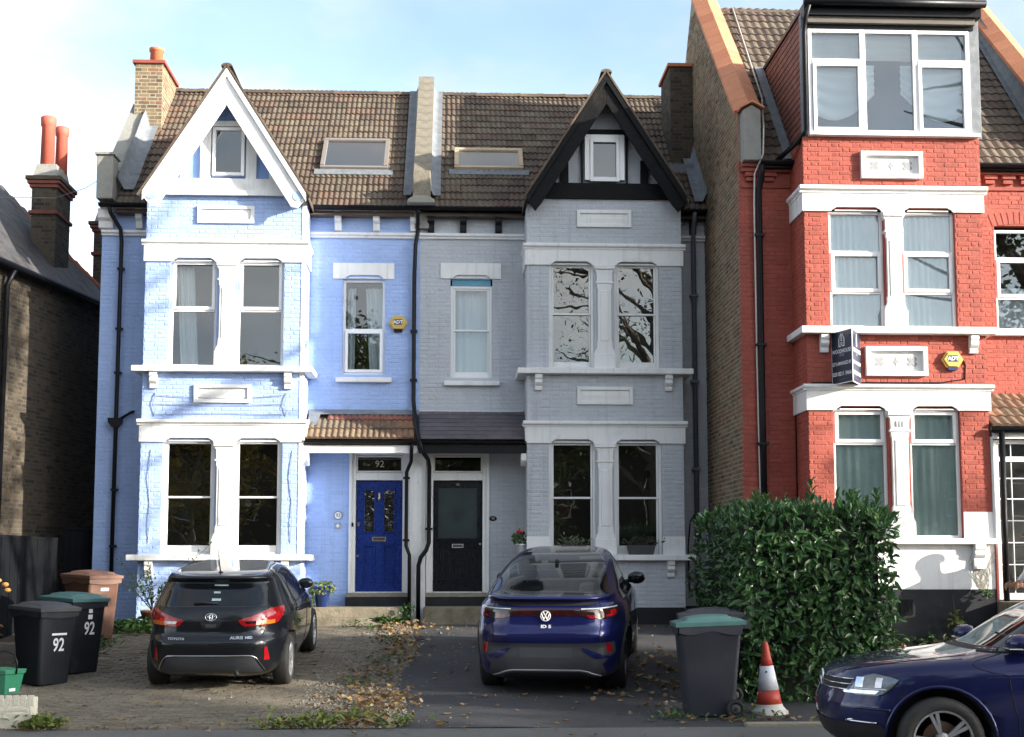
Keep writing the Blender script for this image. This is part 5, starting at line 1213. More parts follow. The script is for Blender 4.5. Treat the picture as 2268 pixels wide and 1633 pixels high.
# ================================================================== wheelie bins
def wheelie_bin(label, x, y, rz, body, lid, number=None, sticker=None, lid_sticker=False, group=None, s=1.0, extra=None):
    """240 litre bin; its front looks to local -y, wheels at +y"""
    T = thing('wheelie_bin', label, 'bin', (x, y, gz(y)), rz, group); T.scale = (s, s, s); z0 = .0
    secs = [(.02, .225, -.26, .24), (.10, .232, -.27, .25), (.5, .252, -.305, .285), (.88, .272, -.335, .32), (.90, .285, -.35, .335), (.985, .29, -.355, .34)]
    mb = MB(); r_ = .05; ring = []
    for z, hw, a, b in secs:
        for cx, cy, t0 in ((hw - r_, b - r_, 0), (-hw + r_, b - r_, 90), (-hw + r_, a + r_, 180), (hw - r_, a + r_, 270)):
            for k in range(5): t = R(t0 + k * 22.5); ring.append((cx + r_ * math.cos(t), cy + r_ * math.sin(t), z))
    n = 20; fs = [(i * n + j, i * n + (j + 1) % n, (i + 1) * n + (j + 1) % n, (i + 1) * n + j) for i in range(len(secs) - 1) for j in range(n)]
    fs += [tuple(range(n - 1, -1, -1)), tuple(5 * n + j for j in range(n))]
    mb.add(ring, fs); bd = mb.build('body', body, T, False, True, bevel=.004, seg=1)
    # wavy rim under the lid
    rm = MB()
    for sx in (-1, 1):
        rm.grid(lambda u, v: (sx * .292, -.345 + .67 * u, .985 - .085 * v - .02 * v * math.sin(u * 9)), 14, 2)
    rm.grid(lambda u, v: (-.285 + .57 * u, -.357, .985 - .09 * v - .025 * v * math.sin(u * math.pi)), 10, 2)
    rm.build('rim', body, T, False)
    # lid: domed with a lip and a raised panel
    def lidp(u, v):
        xx = -.305 + .61 * u; yy = -.385 + .76 * v; e = min(u, 1 - u, v, 1 - v)
        dome = .055 * math.sin(math.pi * v) ** .6 * math.sin(math.pi * u) ** .5 if 0 < u < 1 and 0 < v < 1 else 0
        step = .018 if (.13 < u < .87 and .16 < v < .80) else 0
        return (xx, yy, 1.005 + dome + step + .03 * v)
    lm = MB(); lm.grid(lidp, 30, 30)
    k = [(-.305, -.385), (.305, -.385), (.305, .375), (-.305, .375)]
    for (ax, ay), (bx, by) in zip(k, k[1:] + k[:1]):
        za, zb = 1.005 + .03 * (ay + .385) / .76, 1.005 + .03 * (by + .385) / .76
        lm.add([(ax, ay, za), (bx, by, zb), (bx * .985, by * .985, zb - .045), (ax * .985, ay * .985, za - .045)], [(3, 2, 1, 0)])
    ld = lm.build('lid', lid, T, False, True)
    sl_ = MB(); sl_.grid(lambda u, v: (-.20 + .40 * u, -.30 + .012 * v, 1.052 + .030 * math.sin(math.pi * (u * .6 + .2)) - .0 * v), 8, 1); sl_.build('lid_groove', M['black'], ld, False)
    mb = MB(); mb.tube([(-.24, .40, .99), (.24, .40, .99)], .016, 8); mb.box(-.25, -.20, .33, .42, .95, 1.02); mb.box(.20, .25, .33, .42, .95, 1.02); mb.box(-.03, .03, .33, .42, .95, 1.02)
    mb.build('handle', body, T, False)
    for sx in (-1, 1):
        w_ = MB(); w_.lathe([(.05, .02), (.098, .012), (.10, .0), (.10, -.045), (.095, -.055), (.06, -.05), (.058, -.035), (.028, -.03), (.02, -.05)], (0, 0, 0), 20, axis='x')
        o = w_.build('wheel', M['rubber'], T, False, True, fix=True); o.location = (sx * .235, .245, .10); o.scale = (-sx, 1, 1)
        cc = MB(); cc.lathe([(.056, -.04), (.05, -.048), (.02, -.05)], (0, 0, 0), 16, axis='x'); c_ = cc.build('hub', M['hubgrey'], o, False, True, fix=True)
    if number:
        zn = .52 if not extra else .60; yn = lambda z: -.262 - .088 * z - .006
        text('house_number', number, .24, M['whiteprint'], T, (.02, yn(zn), zn), (math.pi / 2 + .085, 0, 0), .001, .004, False, .72)
        for zz, hw_, hh in (((.665, .11, .014),) if not extra else ((.76, .035, .03), (.84, .03, .026))):
            st = MB(); st.add([(.02 - hw_, yn(zz - hh), zz - hh), (.02 + hw_, yn(zz - hh), zz - hh), (.02 + hw_, yn(zz + hh), zz + hh), (.02 - hw_, yn(zz + hh), zz + hh)], [(0, 1, 2, 3)]); st.build('sticker', M['whiteprint'], T, False)
    if sticker:
        yn = lambda z: -.262 - .088 * z - .006
        for nm, m_, zz, hw_, hh in (('sticker', 'whiteprint', .80, .07, .022), ('label', 'dimbrown', .70, .05, .035)):
            st = MB(); st.add([(-hw_, yn(zz - hh), zz - hh), (hw_, yn(zz - hh), zz - hh), (hw_, yn(zz + hh), zz + hh), (-hw_, yn(zz + hh), zz + hh)], [(0, 1, 2, 3)]); st.build(nm, M[m_], T, False)
    if lid_sticker:
        MB().box(-.13, .11, -.02, .10, 1.079, 1.082).build('lid_sticker', M['whiteprint'], ld, False)
    return T
M['rubber'] = mat('black_rubber', (.018, .018, .019), .75, .2, 6)
M['hubgrey'] = mat('grey_plastic', (.05, .05, .055), .6, .1, 6)
M['binblack'] = mat('black_bin_plastic', (.016, .018, .023), .5, .15, 2.5, .1, 60, spec=.25, stain=((.06, .058, .052), 3, .35, .58))
M['bingrey'] = mat('charcoal_bin_plastic', (.034, .036, .047), .55, .12, 2.5, .1, 60, spec=.25, stain=((.08, .077, .07), 3, .3, .58))
M['lidgrey'] = mat('faded_grey_lid', (.05, .052, .06), .55, .18, 3, .15, 50)
M['lidteal'] = mat('faded_teal_lid', (.055, .135, .13), .48, .18, 3, .15, 50)
M['binbrown'] = mat('brown_bin_plastic', (.115, .055, .035), .5, .12, 2.5, .15, 60)
M['lidbrown'] = mat('faded_brown_lid', (.16, .085, .06), .5, .15, 3, .15, 50)
M['dimbrown'] = mat('worn_print', (.06, .035, .025), .6)
wheelie_bin('black wheelie bin numbered 92 with a grey lid', -5.12, 17.40, R(50), M['binblack'], M['lidgrey'], '92', lid_sticker=True, s=.95)
wheelie_bin('black wheelie bin numbered 92 with a teal green lid', -4.98, 18.22, R(52), M['binblack'], M['lidteal'], '92', extra=.10, s=.97)
wheelie_bin('brown wheelie bin against the black fence', -5.50, 21.05, R(50), M['binbrown'], M['lidbrown'], sticker=True)
wheelie_bin('charcoal wheelie bin with a teal lid beside the traffic cone', 2.78, 14.78, R(-93), M['bingrey'], M['lidteal'])
wheelie_bin('charcoal wheelie bin with a grey lid tucked behind the teal lidded one', 3.02, 15.9, R(-97), M['bingrey'], M['lidgrey'])

# ================================================================== traffic cone
cx, cy, cz = GP(1714, 1588)
T = thing('traffic_cone', 'red and white traffic cone with a grubby base', 'traffic cone', (cx, cy + .18, cz), R(20)); T.rotation_euler = (R(-2), R(-2), R(20))
M['conered'] = mat('faded_red_plastic', (.48, .055, .035), .5, .15, 4, .2, 30, stain=((.3, .10, .08), 5, .4, .58))
M['conewhite'] = mat('scuffed_white_sleeve', (.68, .69, .74), .4, .08, 4, .1, 30, stain=((.35, .34, .36), 5, .5, .62))
M['conebase'] = mat('grubby_white_rubber', (.58, .56, .50), .7, .15, 4, .3, 30, stain=((.17, .08, .05), 4, .8, .58))
mb = MB()
for h, e in ((0, .19), (.05, .19), (.065, .175)): mb.add([], [])
mb.prism([(.19 * math.cos(R(a)) * (1.08 if a % 90 == 45 else 1), .19 * math.sin(R(a)) * (1.08 if a % 90 == 45 else 1)) for a in range(0, 360, 15)], 'z', 0, .05)
mb.lathe([(.185, .05), (.165, .07), (.15, .085), (.14, .12)], (0, 0, 0), 28); mb.build('base', M['conebase'], T, False, True, bevel=.006)
rad = lambda h: .138 - (.138 - .028) * (h - .12) / .66
for a, b, m in ((.12, .27, 'conered'), (.27, .53, 'conewhite'), (.53, .70, 'conered')):
    e = .003 if m == 'conewhite' else 0
    MB().lathe([(rad(a) + e, a), (rad((a + b) / 2) + e, (a + b) / 2), (rad(b) + e, b)] + ([(rad(b) - .006, b + .03), (.028, .78), (.02, .79)] if b > .6 else []), (0, 0, 0), 28).build('sleeve' if e else 'cone_body', M[m], T, False, True)
MB().lathe([(.012, -.002), (.012, .006)], (-.055, -.072, .47), 8, axis='y').build('hole', M['black'], T, False, fix=True)

# ================================================================== low white wall with the green caddy
wl = thing('garden_wall', 'low cream painted brick garden wall at the pavement edge', 'wall', (-6.0, 14.1, .04))
M['cream'] = mat('cream_masonry_paint', (.62, .58, .47), .75, .15, 4, .5, 40, stain=((.24, .19, .13), 6, .7, .56))
wp = MB().box(-9.5, -4.22, 13.985, 14.22, -.05, .355).build('wall_core', M['cream'], wl)
brickwork(wp, M['cream'], [(front(13.985), [(-6.2, -4.22, .05, .27)], [], 13.985), (sideR(-4.22), [(13.99, 14.22, .05, .35)], [], None)], 60)
x = -6.2
cbm = MB(); brick_geo(cbm, lambda u, z, d: (u, -d, z), 0, 0, .065, .105); cbm.r = [0.] * len(cbm.v); cbm = cbm.mesh('brick', M['cream'])
while x < -4.24: inst('brick', cbm, wp, (x, 13.985, .285)); x += .075
M['caddygreen'] = mat('green_caddy_plastic', (.03, .20, .11), .4, .1, 3)
T = thing('food_caddy', 'green food waste caddy with a raised handle on the low wall', 'caddy', (-4.55, 14.12, .395), R(-28))
secs = [(.0, .135, .10), (.20, .165, .125), (.205, .178, .138), (.225, .178, .138)]
mb = MB(); ring = []
for z, a, b in secs: ring += [(-a, -b, z), (a, -b, z), (a, b, z), (-a, b, z)]
mb.add(ring, [(i * 4 + j, i * 4 + (j + 1) % 4, i * 4 + 4 + (j + 1) % 4, i * 4 + 4 + j) for i in range(3) for j in range(4)] + [(3, 2, 1, 0)]); mb.build('body', M['caddygreen'], T, False, bevel=.012)
mb = MB(); mb.box(-.182, .182, -.142, .142, .226, .246); mb.grid(lambda u, v: (-.16 + .32 * u, -.12 + .24 * v, .247 + .02 * math.sin(math.pi * u) * math.sin(math.pi * v)), 8, 8); mb.build('lid', M['caddygreen'], T, False, bevel=.006)
MB().tube([(-.186, 0, .20), (-.19, .0, .32), (-.15, -.01, .40), (-.06, -.02, .425), (.06, -.02, .425), (.15, -.01, .40), (.19, 0, .32), (.186, 0, .20)], .010, 8).build('handle', M['black'], T, False, True)
text('house_number', '92', .10, M['whiteprint'], T, (-.03, -.118, .07), depth=.001, world=False, bold=.003)
MB().box(.152, .158, -.06, .02, .03, .06).build('sticker', M['whiteprint'], T, False)

# ================================================================== letting agents' board on the red house
bxa = Vector((PX(1842, 790, 20.62)[0], 20.62)); bxb = Vector((PX(1888, 790, 20.12)[0], 20.12)); bxc = Vector((PX(1906, 790, 20.62)[0], 20.62))
zb0 = PX(1865, 850, 20.4)[1]; zb1 = zb0 + .82
T = thing('letting_board', 'dark blue letting board folded in a V below the upper sill of the red house', 'sign', (bxb.x, 20.4, zb0))
M['boardnavy'] = mat('dark_navy_board', (.018, .026, .05), .4, .08, 3)
M['dimprint'] = mat('dim_grey_print', (.30, .33, .40), .5)
def face(a, b, name, lines, wide):
    d = (b - a); L_ = d.length; d.normalize(); nrm = Vector((d.y, -d.x)); rz_ = math.atan2(d.y, d.x)
    def q(u, z, e): p = a + d * u + nrm * e; return (p.x, p.y, z)
    mb = MB()
    def slab(u0, u1, z0, z1, e0, e1, mi): mb.add([q(u0, z0, e0), q(u1, z0, e0), q(u1, z1, e0), q(u0, z1, e0), q(u0, z0, e1), q(u1, z0, e1), q(u1, z1, e1), q(u0, z1, e1)], [(4, 5, 6, 7), (3, 2, 1, 0), (0, 1, 5, 4), (1, 2, 6, 5), (2, 3, 7, 6), (3, 0, 4, 7)], mi)
    slab(0, L_, zb0, zb1, -.006, .0, 0); slab(.012, L_ - .012, zb0 + .014, zb1 - .012, .0005, .002, 1)
    mb.build(name, [M['whiteprint'], M['boardnavy']], T)
    for body, zz, sz, m, sx in lines:
        me = text_mesh(body, sz, .0008, .001); me.materials.clear(); me.materials.append(m)
        wdt = max(v.co.x for v in me.vertices) - min(v.co.x for v in me.vertices)
        k = min(1.0, (L_ - .05) / wdt) if wdt > 0 else 1
        inst('lettering', me, T, q(L_ / 2, zb0 + zz, .004), (math.pi / 2, 0, rz_), (k * sx, 1, 1))
    # house shaped H emblem
    e = MB(); u0 = L_ / 2 - .0; zc = zb0 + .66
    def bar(u, z, w_, h): e.add([q(u0 + u, zc + z, .0035), q(u0 + u + w_, zc + z, .0035), q(u0 + u + w_, zc + z + h, .0035), q(u0 + u, zc + z + h, .0035)], [(0, 1, 2, 3)])
    s_ = 1 if wide else .5
    bar(-.075 * s_, -.09, .02 * s_, .13); bar(.055 * s_, -.09, .02 * s_, .13); bar(-.075 * s_, -.09, .055 * s_, .018); bar(.02 * s_, -.09, .055 * s_, .018); bar(-.02 * s_, -.075, .013 * s_, .06); bar(.007 * s_, -.075, .013 * s_, .06)
    bar(-.02 * s_, .02, .013 * s_, .09); bar(.007 * s_, .02, .013 * s_, .09); bar(-.02 * s_, .0, .04 * s_, .016)
    for sx in (-1, 1): e.add([q(u0 + sx * .075 * s_, zc + .04, .0035), q(u0 + sx * .055 * s_, zc + .04, .0035), q(u0 + sx * .012 * s_, zc + .10, .0035), q(u0 + sx * .012 * s_, zc + .125, .0035)], [(0, 1, 2, 3), (3, 2, 1, 0)])
    e.build('emblem', M['whiteprint'], T)
LN = [('WOODHOUSE', .50, .085, M['whiteprint'], 1), ('ESTATES', .44, .05, M['dimprint'], .6), ('LET & MANAGED BY', .31, .075, M['whiteprint'], 1), ('020 8211 3466', .15, .085, M['whiteprint'], 1), ('woodhouseestates.co.uk', .075, .035, M['dimprint'], 1)]
LN[-1] = ('. . . . . . . . . . . .', .075, .03, M['dimprint'], 1)
face(bxa, bxb, 'board', LN, True); face(bxb, bxc, 'board', LN, False)
MB().tube([(bxb.x - .02, 20.64, zb1 - .1), (bxb.x - .02, 20.15, zb1 - .1)], .012, 6).build('bracket', M['black'], T)
# ================================================================== cars
def pchip(tab):
    xs = [p[0] for p in tab]; ys = [p[1] for p in tab]; n = len(xs)
    h = [xs[i + 1] - xs[i] for i in range(n - 1)]; d = [(ys[i + 1] - ys[i]) / h[i] for i in range(n - 1)]
    m = [d[0]] + [0 if d[i - 1] * d[i] <= 0 else 2 * d[i - 1] * d[i] / (d[i - 1] + d[i]) for i in range(1, n - 1)] + [d[-1]]
    def f(x):
        if x <= xs[0]: return ys[0]
        if x >= xs[-1]: return ys[-1]
        i = max(k for k in range(n - 1) if xs[k] <= x); t = (x - xs[i]) / h[i]
        return (ys[i] * (1 + 2 * t) * (1 - t) ** 2 + h[i] * m[i] * t * (1 - t) ** 2 + ys[i + 1] * t * t * (3 - 2 * t) + h[i] * m[i + 1] * t * t * (t - 1))
    return f
class Car:
    """body defined by horizontal outlines: rear and front position and half width at each height"""
    def __init__(s, name, label, loc, rot, L, xr, xf, W, nr, nf, wheels, rw, paint):
        s.L = L; s.fr, s.ff, s.fw = pchip(xr), pchip(xf), pchip(W); s.nr, s.nf = pchip(nr), pchip(nf)
        s.z0, s.z1 = xr[0][0], xr[-1][0]
        s.T = thing(name, label, 'car', loc); s.T.rotation_euler = rot; s.wheels = wheels; s.rw = rw; s.paint = paint
    def sl(s, z):
        yr, yf = -s.L / 2 + s.fr(z), s.L / 2 - s.ff(z); return s.fw(z), (yr + yf) / 2, (yf - yr) / 2
    def S(s, t, z, e=0.0):
        b, ym, a = s.sl(z); sg = 1 if t >= 0 else -1; t = min(abs(t), math.pi); c, q = math.cos(t), math.sin(t)
        n = s.nr(z) if c >= 0 else s.nf(z)
        x = b * max(q, 0) ** (2 / n); y = a * abs(c) ** (2 / n) * (-1 if c >= 0 else 1)
        if e:
            gx = (x / b) ** (n - 1) / b; gy = (abs(y) / a) ** (n - 1) / a * (1 if y >= 0 else -1); l = math.hypot(gx, gy) or 1
            x += e * gx / l; y += e * gy / l
        return Vector((sg * x, ym + y, z))
    def tx(s, x, z, front=False):
        b, ym, a = s.sl(z); n = s.nf(z) if front else s.nr(z); r_ = min(1, abs(x) / b) ** (n / 2)
        t = math.asin(r_); t = math.pi - t if front else t
        return t if x >= 0 else -t
    def ty(s, side, y, z):
        b, ym, a = s.sl(z); d = y - ym; n = s.nr(z) if d < 0 else s.nf(z)
        t = math.acos(min(1, abs(d) / a) ** (n / 2)); t = t if d < 0 else math.pi - t
        return side * t
    def body(s, bottom_mat):
        zs = []; k = 64
        # denser where the outline moves fast
        raw = [s.z0 + (s.z1 - s.z0) * i / 400 for i in range(401)]; acc = [0]
        for p, q in zip(raw, raw[1:]): acc.append(acc[-1] + math.hypot(q - p, .55 * max(abs(s.fr(q) - s.fr(p)), abs(s.ff(q) - s.ff(p)), abs(s.fw(q) - s.fw(p)))))
        j = 0
        for i in range(k + 1):
            tgt = acc[-1] * i / k
            while j < 399 and acc[j + 1] < tgt: j += 1
            zs.append(raw[j] + (raw[1] - raw[0]) * ((tgt - acc[j]) / max(1e-9, acc[j + 1] - acc[j])))
        nt_ = 44; ring = [math.pi * i / nt_ for i in range(nt_ + 1)] + [-math.pi * (nt_ - i) / nt_ for i in range(1, nt_)]
        n = len(ring); mb = MB()
        vs = [s.S(t, z) for z in zs for t in ring]
        fs = [(i * n + j, i * n + (j + 1) % n, (i + 1) * n + (j + 1) % n, (i + 1) * n + j) for i in range(k) for j in range(n)]
        fs += [tuple(range(n - 1, -1, -1)), tuple(k * n + j for j in range(n))]
        mb.add(vs, fs); o = mb.build('body', [s.paint, M['archblack']], s.T, False, True, fix=True)
        cut = MB()
        for (wx, wy) in s.wheels:
            for sx in (-1, 1): cut.lathe([(s.rw + .062, sx * (wx - .16)), (s.rw + .062, sx * (wx + .4))], (0, wy, s.rw), 40, axis='x')
        cm_ = cut.mesh('cut', [M['archblack']]); co = bpy.data.objects.new('cut', cm_); C.objects.link(co)
        import bmesh
        bm = bmesh.new(); bm.from_mesh(cm_); bmesh.ops.recalc_face_normals(bm, faces=bm.faces); bm.to_mesh(cm_); bm.free()
        ol = o.parent; o.parent = None
        md = o.modifiers.new('b', 'BOOLEAN'); md.object = co; md.operation = 'DIFFERENCE'; md.solver = 'EXACT'; md.material_mode = 'TRANSFER'
        dg = bpy.context.evaluated_depsgraph_get(); dg.update(); me = bpy.data.meshes.new_from_object(o.evaluated_get(dg))
        o.modifiers.clear(); o.data = me; o.parent = ol; bpy.data.objects.remove(co)
        for p in me.polygons: p.use_smooth = len(p.vertices) <= 5
        s.b = o; return o
    def patch(s, name, rows, m, nu=14, e=.004, parent=None, sub=3, kind=None):
        """rows: (z, t0, t1) from bottom to top"""
        rr = []
        for (a, p, q), (b, r_, u) in zip(rows, rows[1:]):
            for k in range(sub): w_ = k / sub; rr.append((a + (b - a) * w_, p + (r_ - p) * w_, q + (u - q) * w_))
        rr.append(rows[-1]); mb = MB(); nv = len(rr) - 1
        mb.grid(lambda u, v: s.S(rr[round(v * nv)][1] + (rr[round(v * nv)][2] - rr[round(v * nv)][1]) * u, rr[round(v * nv)][0], e), nu, nv)
        return mb.build(name, m, parent or s.T, False, True)
    def rear(s, name, rows, m, **k): return s.patch(name, [(z, s.tx(a, z), s.tx(b, z)) for z, a, b in rows], m, **k)
    def side(s, sd, name, rows, m, **k): return s.patch(name, [(z, s.ty(sd, a, z), s.ty(sd, b, z)) for z, a, b in rows], m, **k)
    def line(s, name, pts, r_, m, e=.001, parent=None, sub=6):
        """pts: (t, z) along the surface"""
        q = []
        for (a, z), (b, y) in zip(pts, pts[1:]):
            for k in range(sub): w_ = k / sub; q.append(s.S(a + (b - a) * w_, z + (y - z) * w_, e))
        q.append(s.S(*pts[-1], e)); return MB().tube(q, r_, 5).build(name, m, parent or s.T, False, True)
    def wheel(s, x, y, spokes, tyre_w=.205, rimr=.215, face=None, spoke_m=None, pairs=False, dark=None):
        rw = s.rw; sx = 1 if x > 0 else -1; hw = tyre_w / 2
        W_ = bpy.data.objects.new('wheel', MB().lathe([(rimr - .03, -hw + .02), (rimr - .03, hw - .03)], (0, 0, 0), 32, axis='x', cap=False).mesh('wheel', dark or M['archblack'], True)); C.objects.link(W_); W_.parent = s.T; W_.location = (x, y, rw); W_.scale = (sx, 1, 1)
        MB().lathe([(rimr - .005, hw - .01), (rimr + .01, hw), (rimr + (rw - rimr) * .45, hw + .006), (rw - .022, hw - .004), (rw - .004, hw - .028), (rw, hw - .05), (rw, -hw + .04), (rw - .02, -hw + .005), (rimr, -hw)], (0, 0, 0), 48, axis='x', cap=False).build('tyre', M['tyre'], W_, False, True, fix=True)
        mb = MB(); mb.lathe([(rimr - .022, hw - .03), (rimr - .018, hw - .004), (rimr - .004, hw - .001), (rimr - .004, hw - .012)], (0, 0, 0), 48, axis='x', cap=False)
        mb.lathe([(.062, hw - .055), (.058, hw - .028), (.03, hw - .022), (.001, hw - .022)], (0, 0, 0), 20, axis='x', cap=False)
        for i in range(spokes):
            base = 2 * math.pi * i / spokes
            for off in ((-.115, .115) if pairs else (0,)):
                w0, w1 = (.013, .017) if pairs else (.032, .02)
                c0, c1 = base + off * .35, base + off
                def pt(r_, ang, lat, h): d = (math.cos(ang), math.sin(ang)); return (h, r_ * d[0] - lat * d[1], r_ * d[1] + lat * d[0])
                q = [pt(.045, c0, -w0, hw - .045), pt(.045, c0, w0, hw - .045), pt(rimr - .012, c1, w1, hw - .02), pt(rimr - .012, c1, -w1, hw - .02), pt(.045, c0, -w0 * .8, hw - .026), pt(.045, c0, w0 * .8, hw - .026), pt(rimr - .012, c1, w1 * .8, hw - .008), pt(rimr - .012, c1, -w1 * .8, hw - .008)]
                mb.add(q, [(4, 5, 6, 7), (0, 1, 5, 4), (1, 2, 6, 5), (2, 3, 7, 6), (3, 0, 4, 7)])
        mb.build('rim', spoke_m or M['alloy'], W_, False, False, fix=True)
        d = MB(); d.lathe([(.14, 0), (.14, .02), (.06, .025)], (0, 0, 0), 24, axis='x'); d.build('brake_disc', M['discsteel'], W_, False, fix=True)
        return W_
M['archblack'] = mat('matt_black_plastic', (.012, .012, .013), .75, .2, 5)
M['tyre'] = mat('tyre_rubber', (.022, .021, .02), .72, .25, 8, .2, 60, stain=((.06, .052, .042), 6, .4, .55))
M['alloy'] = mat('silver_alloy', (.62, .62, .63), .28, .08, 4, metal=.85)
M['alloydark'] = mat('dark_alloy', (.05, .05, .055), .35, .15, 4, metal=.6)
M['discsteel'] = mat('rusty_brake_disc', (.14, .09, .07), .5, .2, 8, metal=.6)
M['chrome'] = mat('chrome', (.75, .76, .78), .08, .03, 3, metal=1.0)
M['cladding'] = mat('dark_grey_bumper_plastic', (.035, .038, .045), .5, .1, 4, .1, 120)
def carpaint(name, col, flake=.35):
    m = mat(name, col, .4, .06, 1.5, metal=flake, coat=1.0, spec=.15); return m
M['tblack'] = carpaint('black_car_paint', (.006, .0075, .011), .2)
M['idblue'] = carpaint('deep_blue_metallic_paint', (.008, .012, .088), .45)
M['golfblue'] = carpaint('dark_blue_metallic_paint', (.008, .012, .070), .45)
M['carglass'] = mat('tinted_car_glass', (.006, .008, .010), .04, .1, 2, spec=.5, coat=.35)
M['lampred'] = mat('red_lamp_plastic', (.30, .006, .009), .12, .15, 8, coat=1.0)
M['lampdark'] = mat('dark_red_lamp_plastic', (.022, .003, .005), .12, .2, 8, coat=1.0)
M['lampamber'] = mat('amber_lamp_plastic', (.62, .16, .02), .15, .2, 10, coat=1.0)
M['lampclear'] = mat('clear_lamp_plastic', (.55, .56, .57), .12, .25, 20, coat=1.0)
M['seam'] = mat('panel_gap', (.003, .003, .004), .8)
M['seamgloss'] = mat('gloss_black_surround', (.004, .005, .006), .06, .05, 2, coat=1.0)
M['lampbright'] = mat('bright_red_lamp', (.75, .02, .02), .1, .1, 8, coat=1.0)
M['lampsmoke'] = mat('smoked_lamp_cover', (.025, .008, .010), .06, .2, 10, coat=1.0)
M['silver'] = mat('satin_silver_trim', (.48, .48, .47), .35, .06, 4, metal=.7)
M['satin'] = mat('satin_grey_trim', (.26, .27, .28), .35, .06, 4, metal=.5)
M['cladding2'] = mat('smooth_grey_plastic', (.045, .05, .058), .42, .08, 4)
M['headlamp'] = mat('smoked_clear_headlamp', (.15, .17, .20), .05, .25, 14, coat=1.0, spec=.8, metal=.3)
M['sticker'] = mat('pale_sticker', (.30, .40, .38), .5, .2, 8)

def car_rot(rz, slope): return (Matrix.Rotation(rz, 4, 'Z') @ Matrix.Rotation(math.atan(slope), 4, 'X')).to_euler()
# ------------------------------------------------ black hatchback
xr = [(.20, .28), (.27, .12), (.36, .05), (.5, .015), (.62, .0), (.67, .015), (.70, .06), (.76, .085), (.86, .10), (.95, .125), (1.02, .16), (1.06, .20), (1.12, .27), (1.22, .38), (1.315, .475), (1.345, .43), (1.375, .40), (1.40, .46), (1.425, .68), (1.445, 1.05), (1.46, 1.5), (1.468, 1.85)]
xf = [(.20, .30), (.3, .10), (.5, .0), (.65, .05), (.76, .20), (.85, .45), (.93, .80), (1.0, 1.08), (1.06, 1.22), (1.2, 1.48), (1.32, 1.74), (1.40, 2.0), (1.44, 2.2), (1.46, 2.32), (1.468, 2.4)]
Wt = [(.20, .78), (.27, .83), (.4, .868), (.55, .88), (.75, .88), (.88, .876), (.96, .855), (1.02, .825), (1.12, .785), (1.25, .725), (1.35, .675), (1.40, .64), (1.43, .58), (1.45, .50), (1.468, .36)]
nr = [(.2, 5.0), (.6, 4.6), (.9, 4.2), (1.06, 4.2), (1.3, 4.6), (1.468, 3.6)]; nf = [(.2, 3.2), (.7, 3.4), (1.0, 4.0), (1.468, 3.4)]
yc = 18.70
car1 = Car('hatchback_car', 'black hatchback car parked nose in on the block paving', (-2.87, yc - .06, gz(17.4) - .0), car_rot(R(-.6), .092), 4.28, xr, xf, Wt, nr, nf, [(.765, -1.29), (.765, 1.31)], .316, M['tblack'])
car1.T.location.z = gz(17.4) + .092 * 1.29
c1 = car1; c1.body(None)
gl = c1.rear('rear_window', [(1.065, -.55, .55), (1.08, -.60, .60), (1.15, -.585, .585), (1.24, -.55, .55), (1.295, -.50, .50), (1.30, -.47, .47)], M['carglass'], nu=22, e=.005)
c1.rear('rear_window_surround', [(1.045, -.665, .665), (1.12, -.655, .655), (1.22, -.62, .62), (1.312, -.57, .57)], M['seamgloss'] if 'seamgloss' in M else M['carglass'], nu=22, e=.0025)
for a, b, z0_, z1_ in ((-.02, .15, 1.275, 1.29), (-.01, .07, 1.195, 1.215), (-.02, .09, 1.115, 1.14)): c1.rear('sticker', [(z0_, a, b), (z1_, a, b)], M['sticker'], e=.008, nu=3, parent=gl)
MB().tube([c1.S(c1.tx(-.22, 1.085), 1.085, .02), c1.S(c1.tx(-.1, 1.10), 1.10, .028), c1.S(c1.tx(.06, 1.09), 1.09, .02)], [.012, .016, .01], 6).build('wiper', M['archblack'], c1.T, False, True)
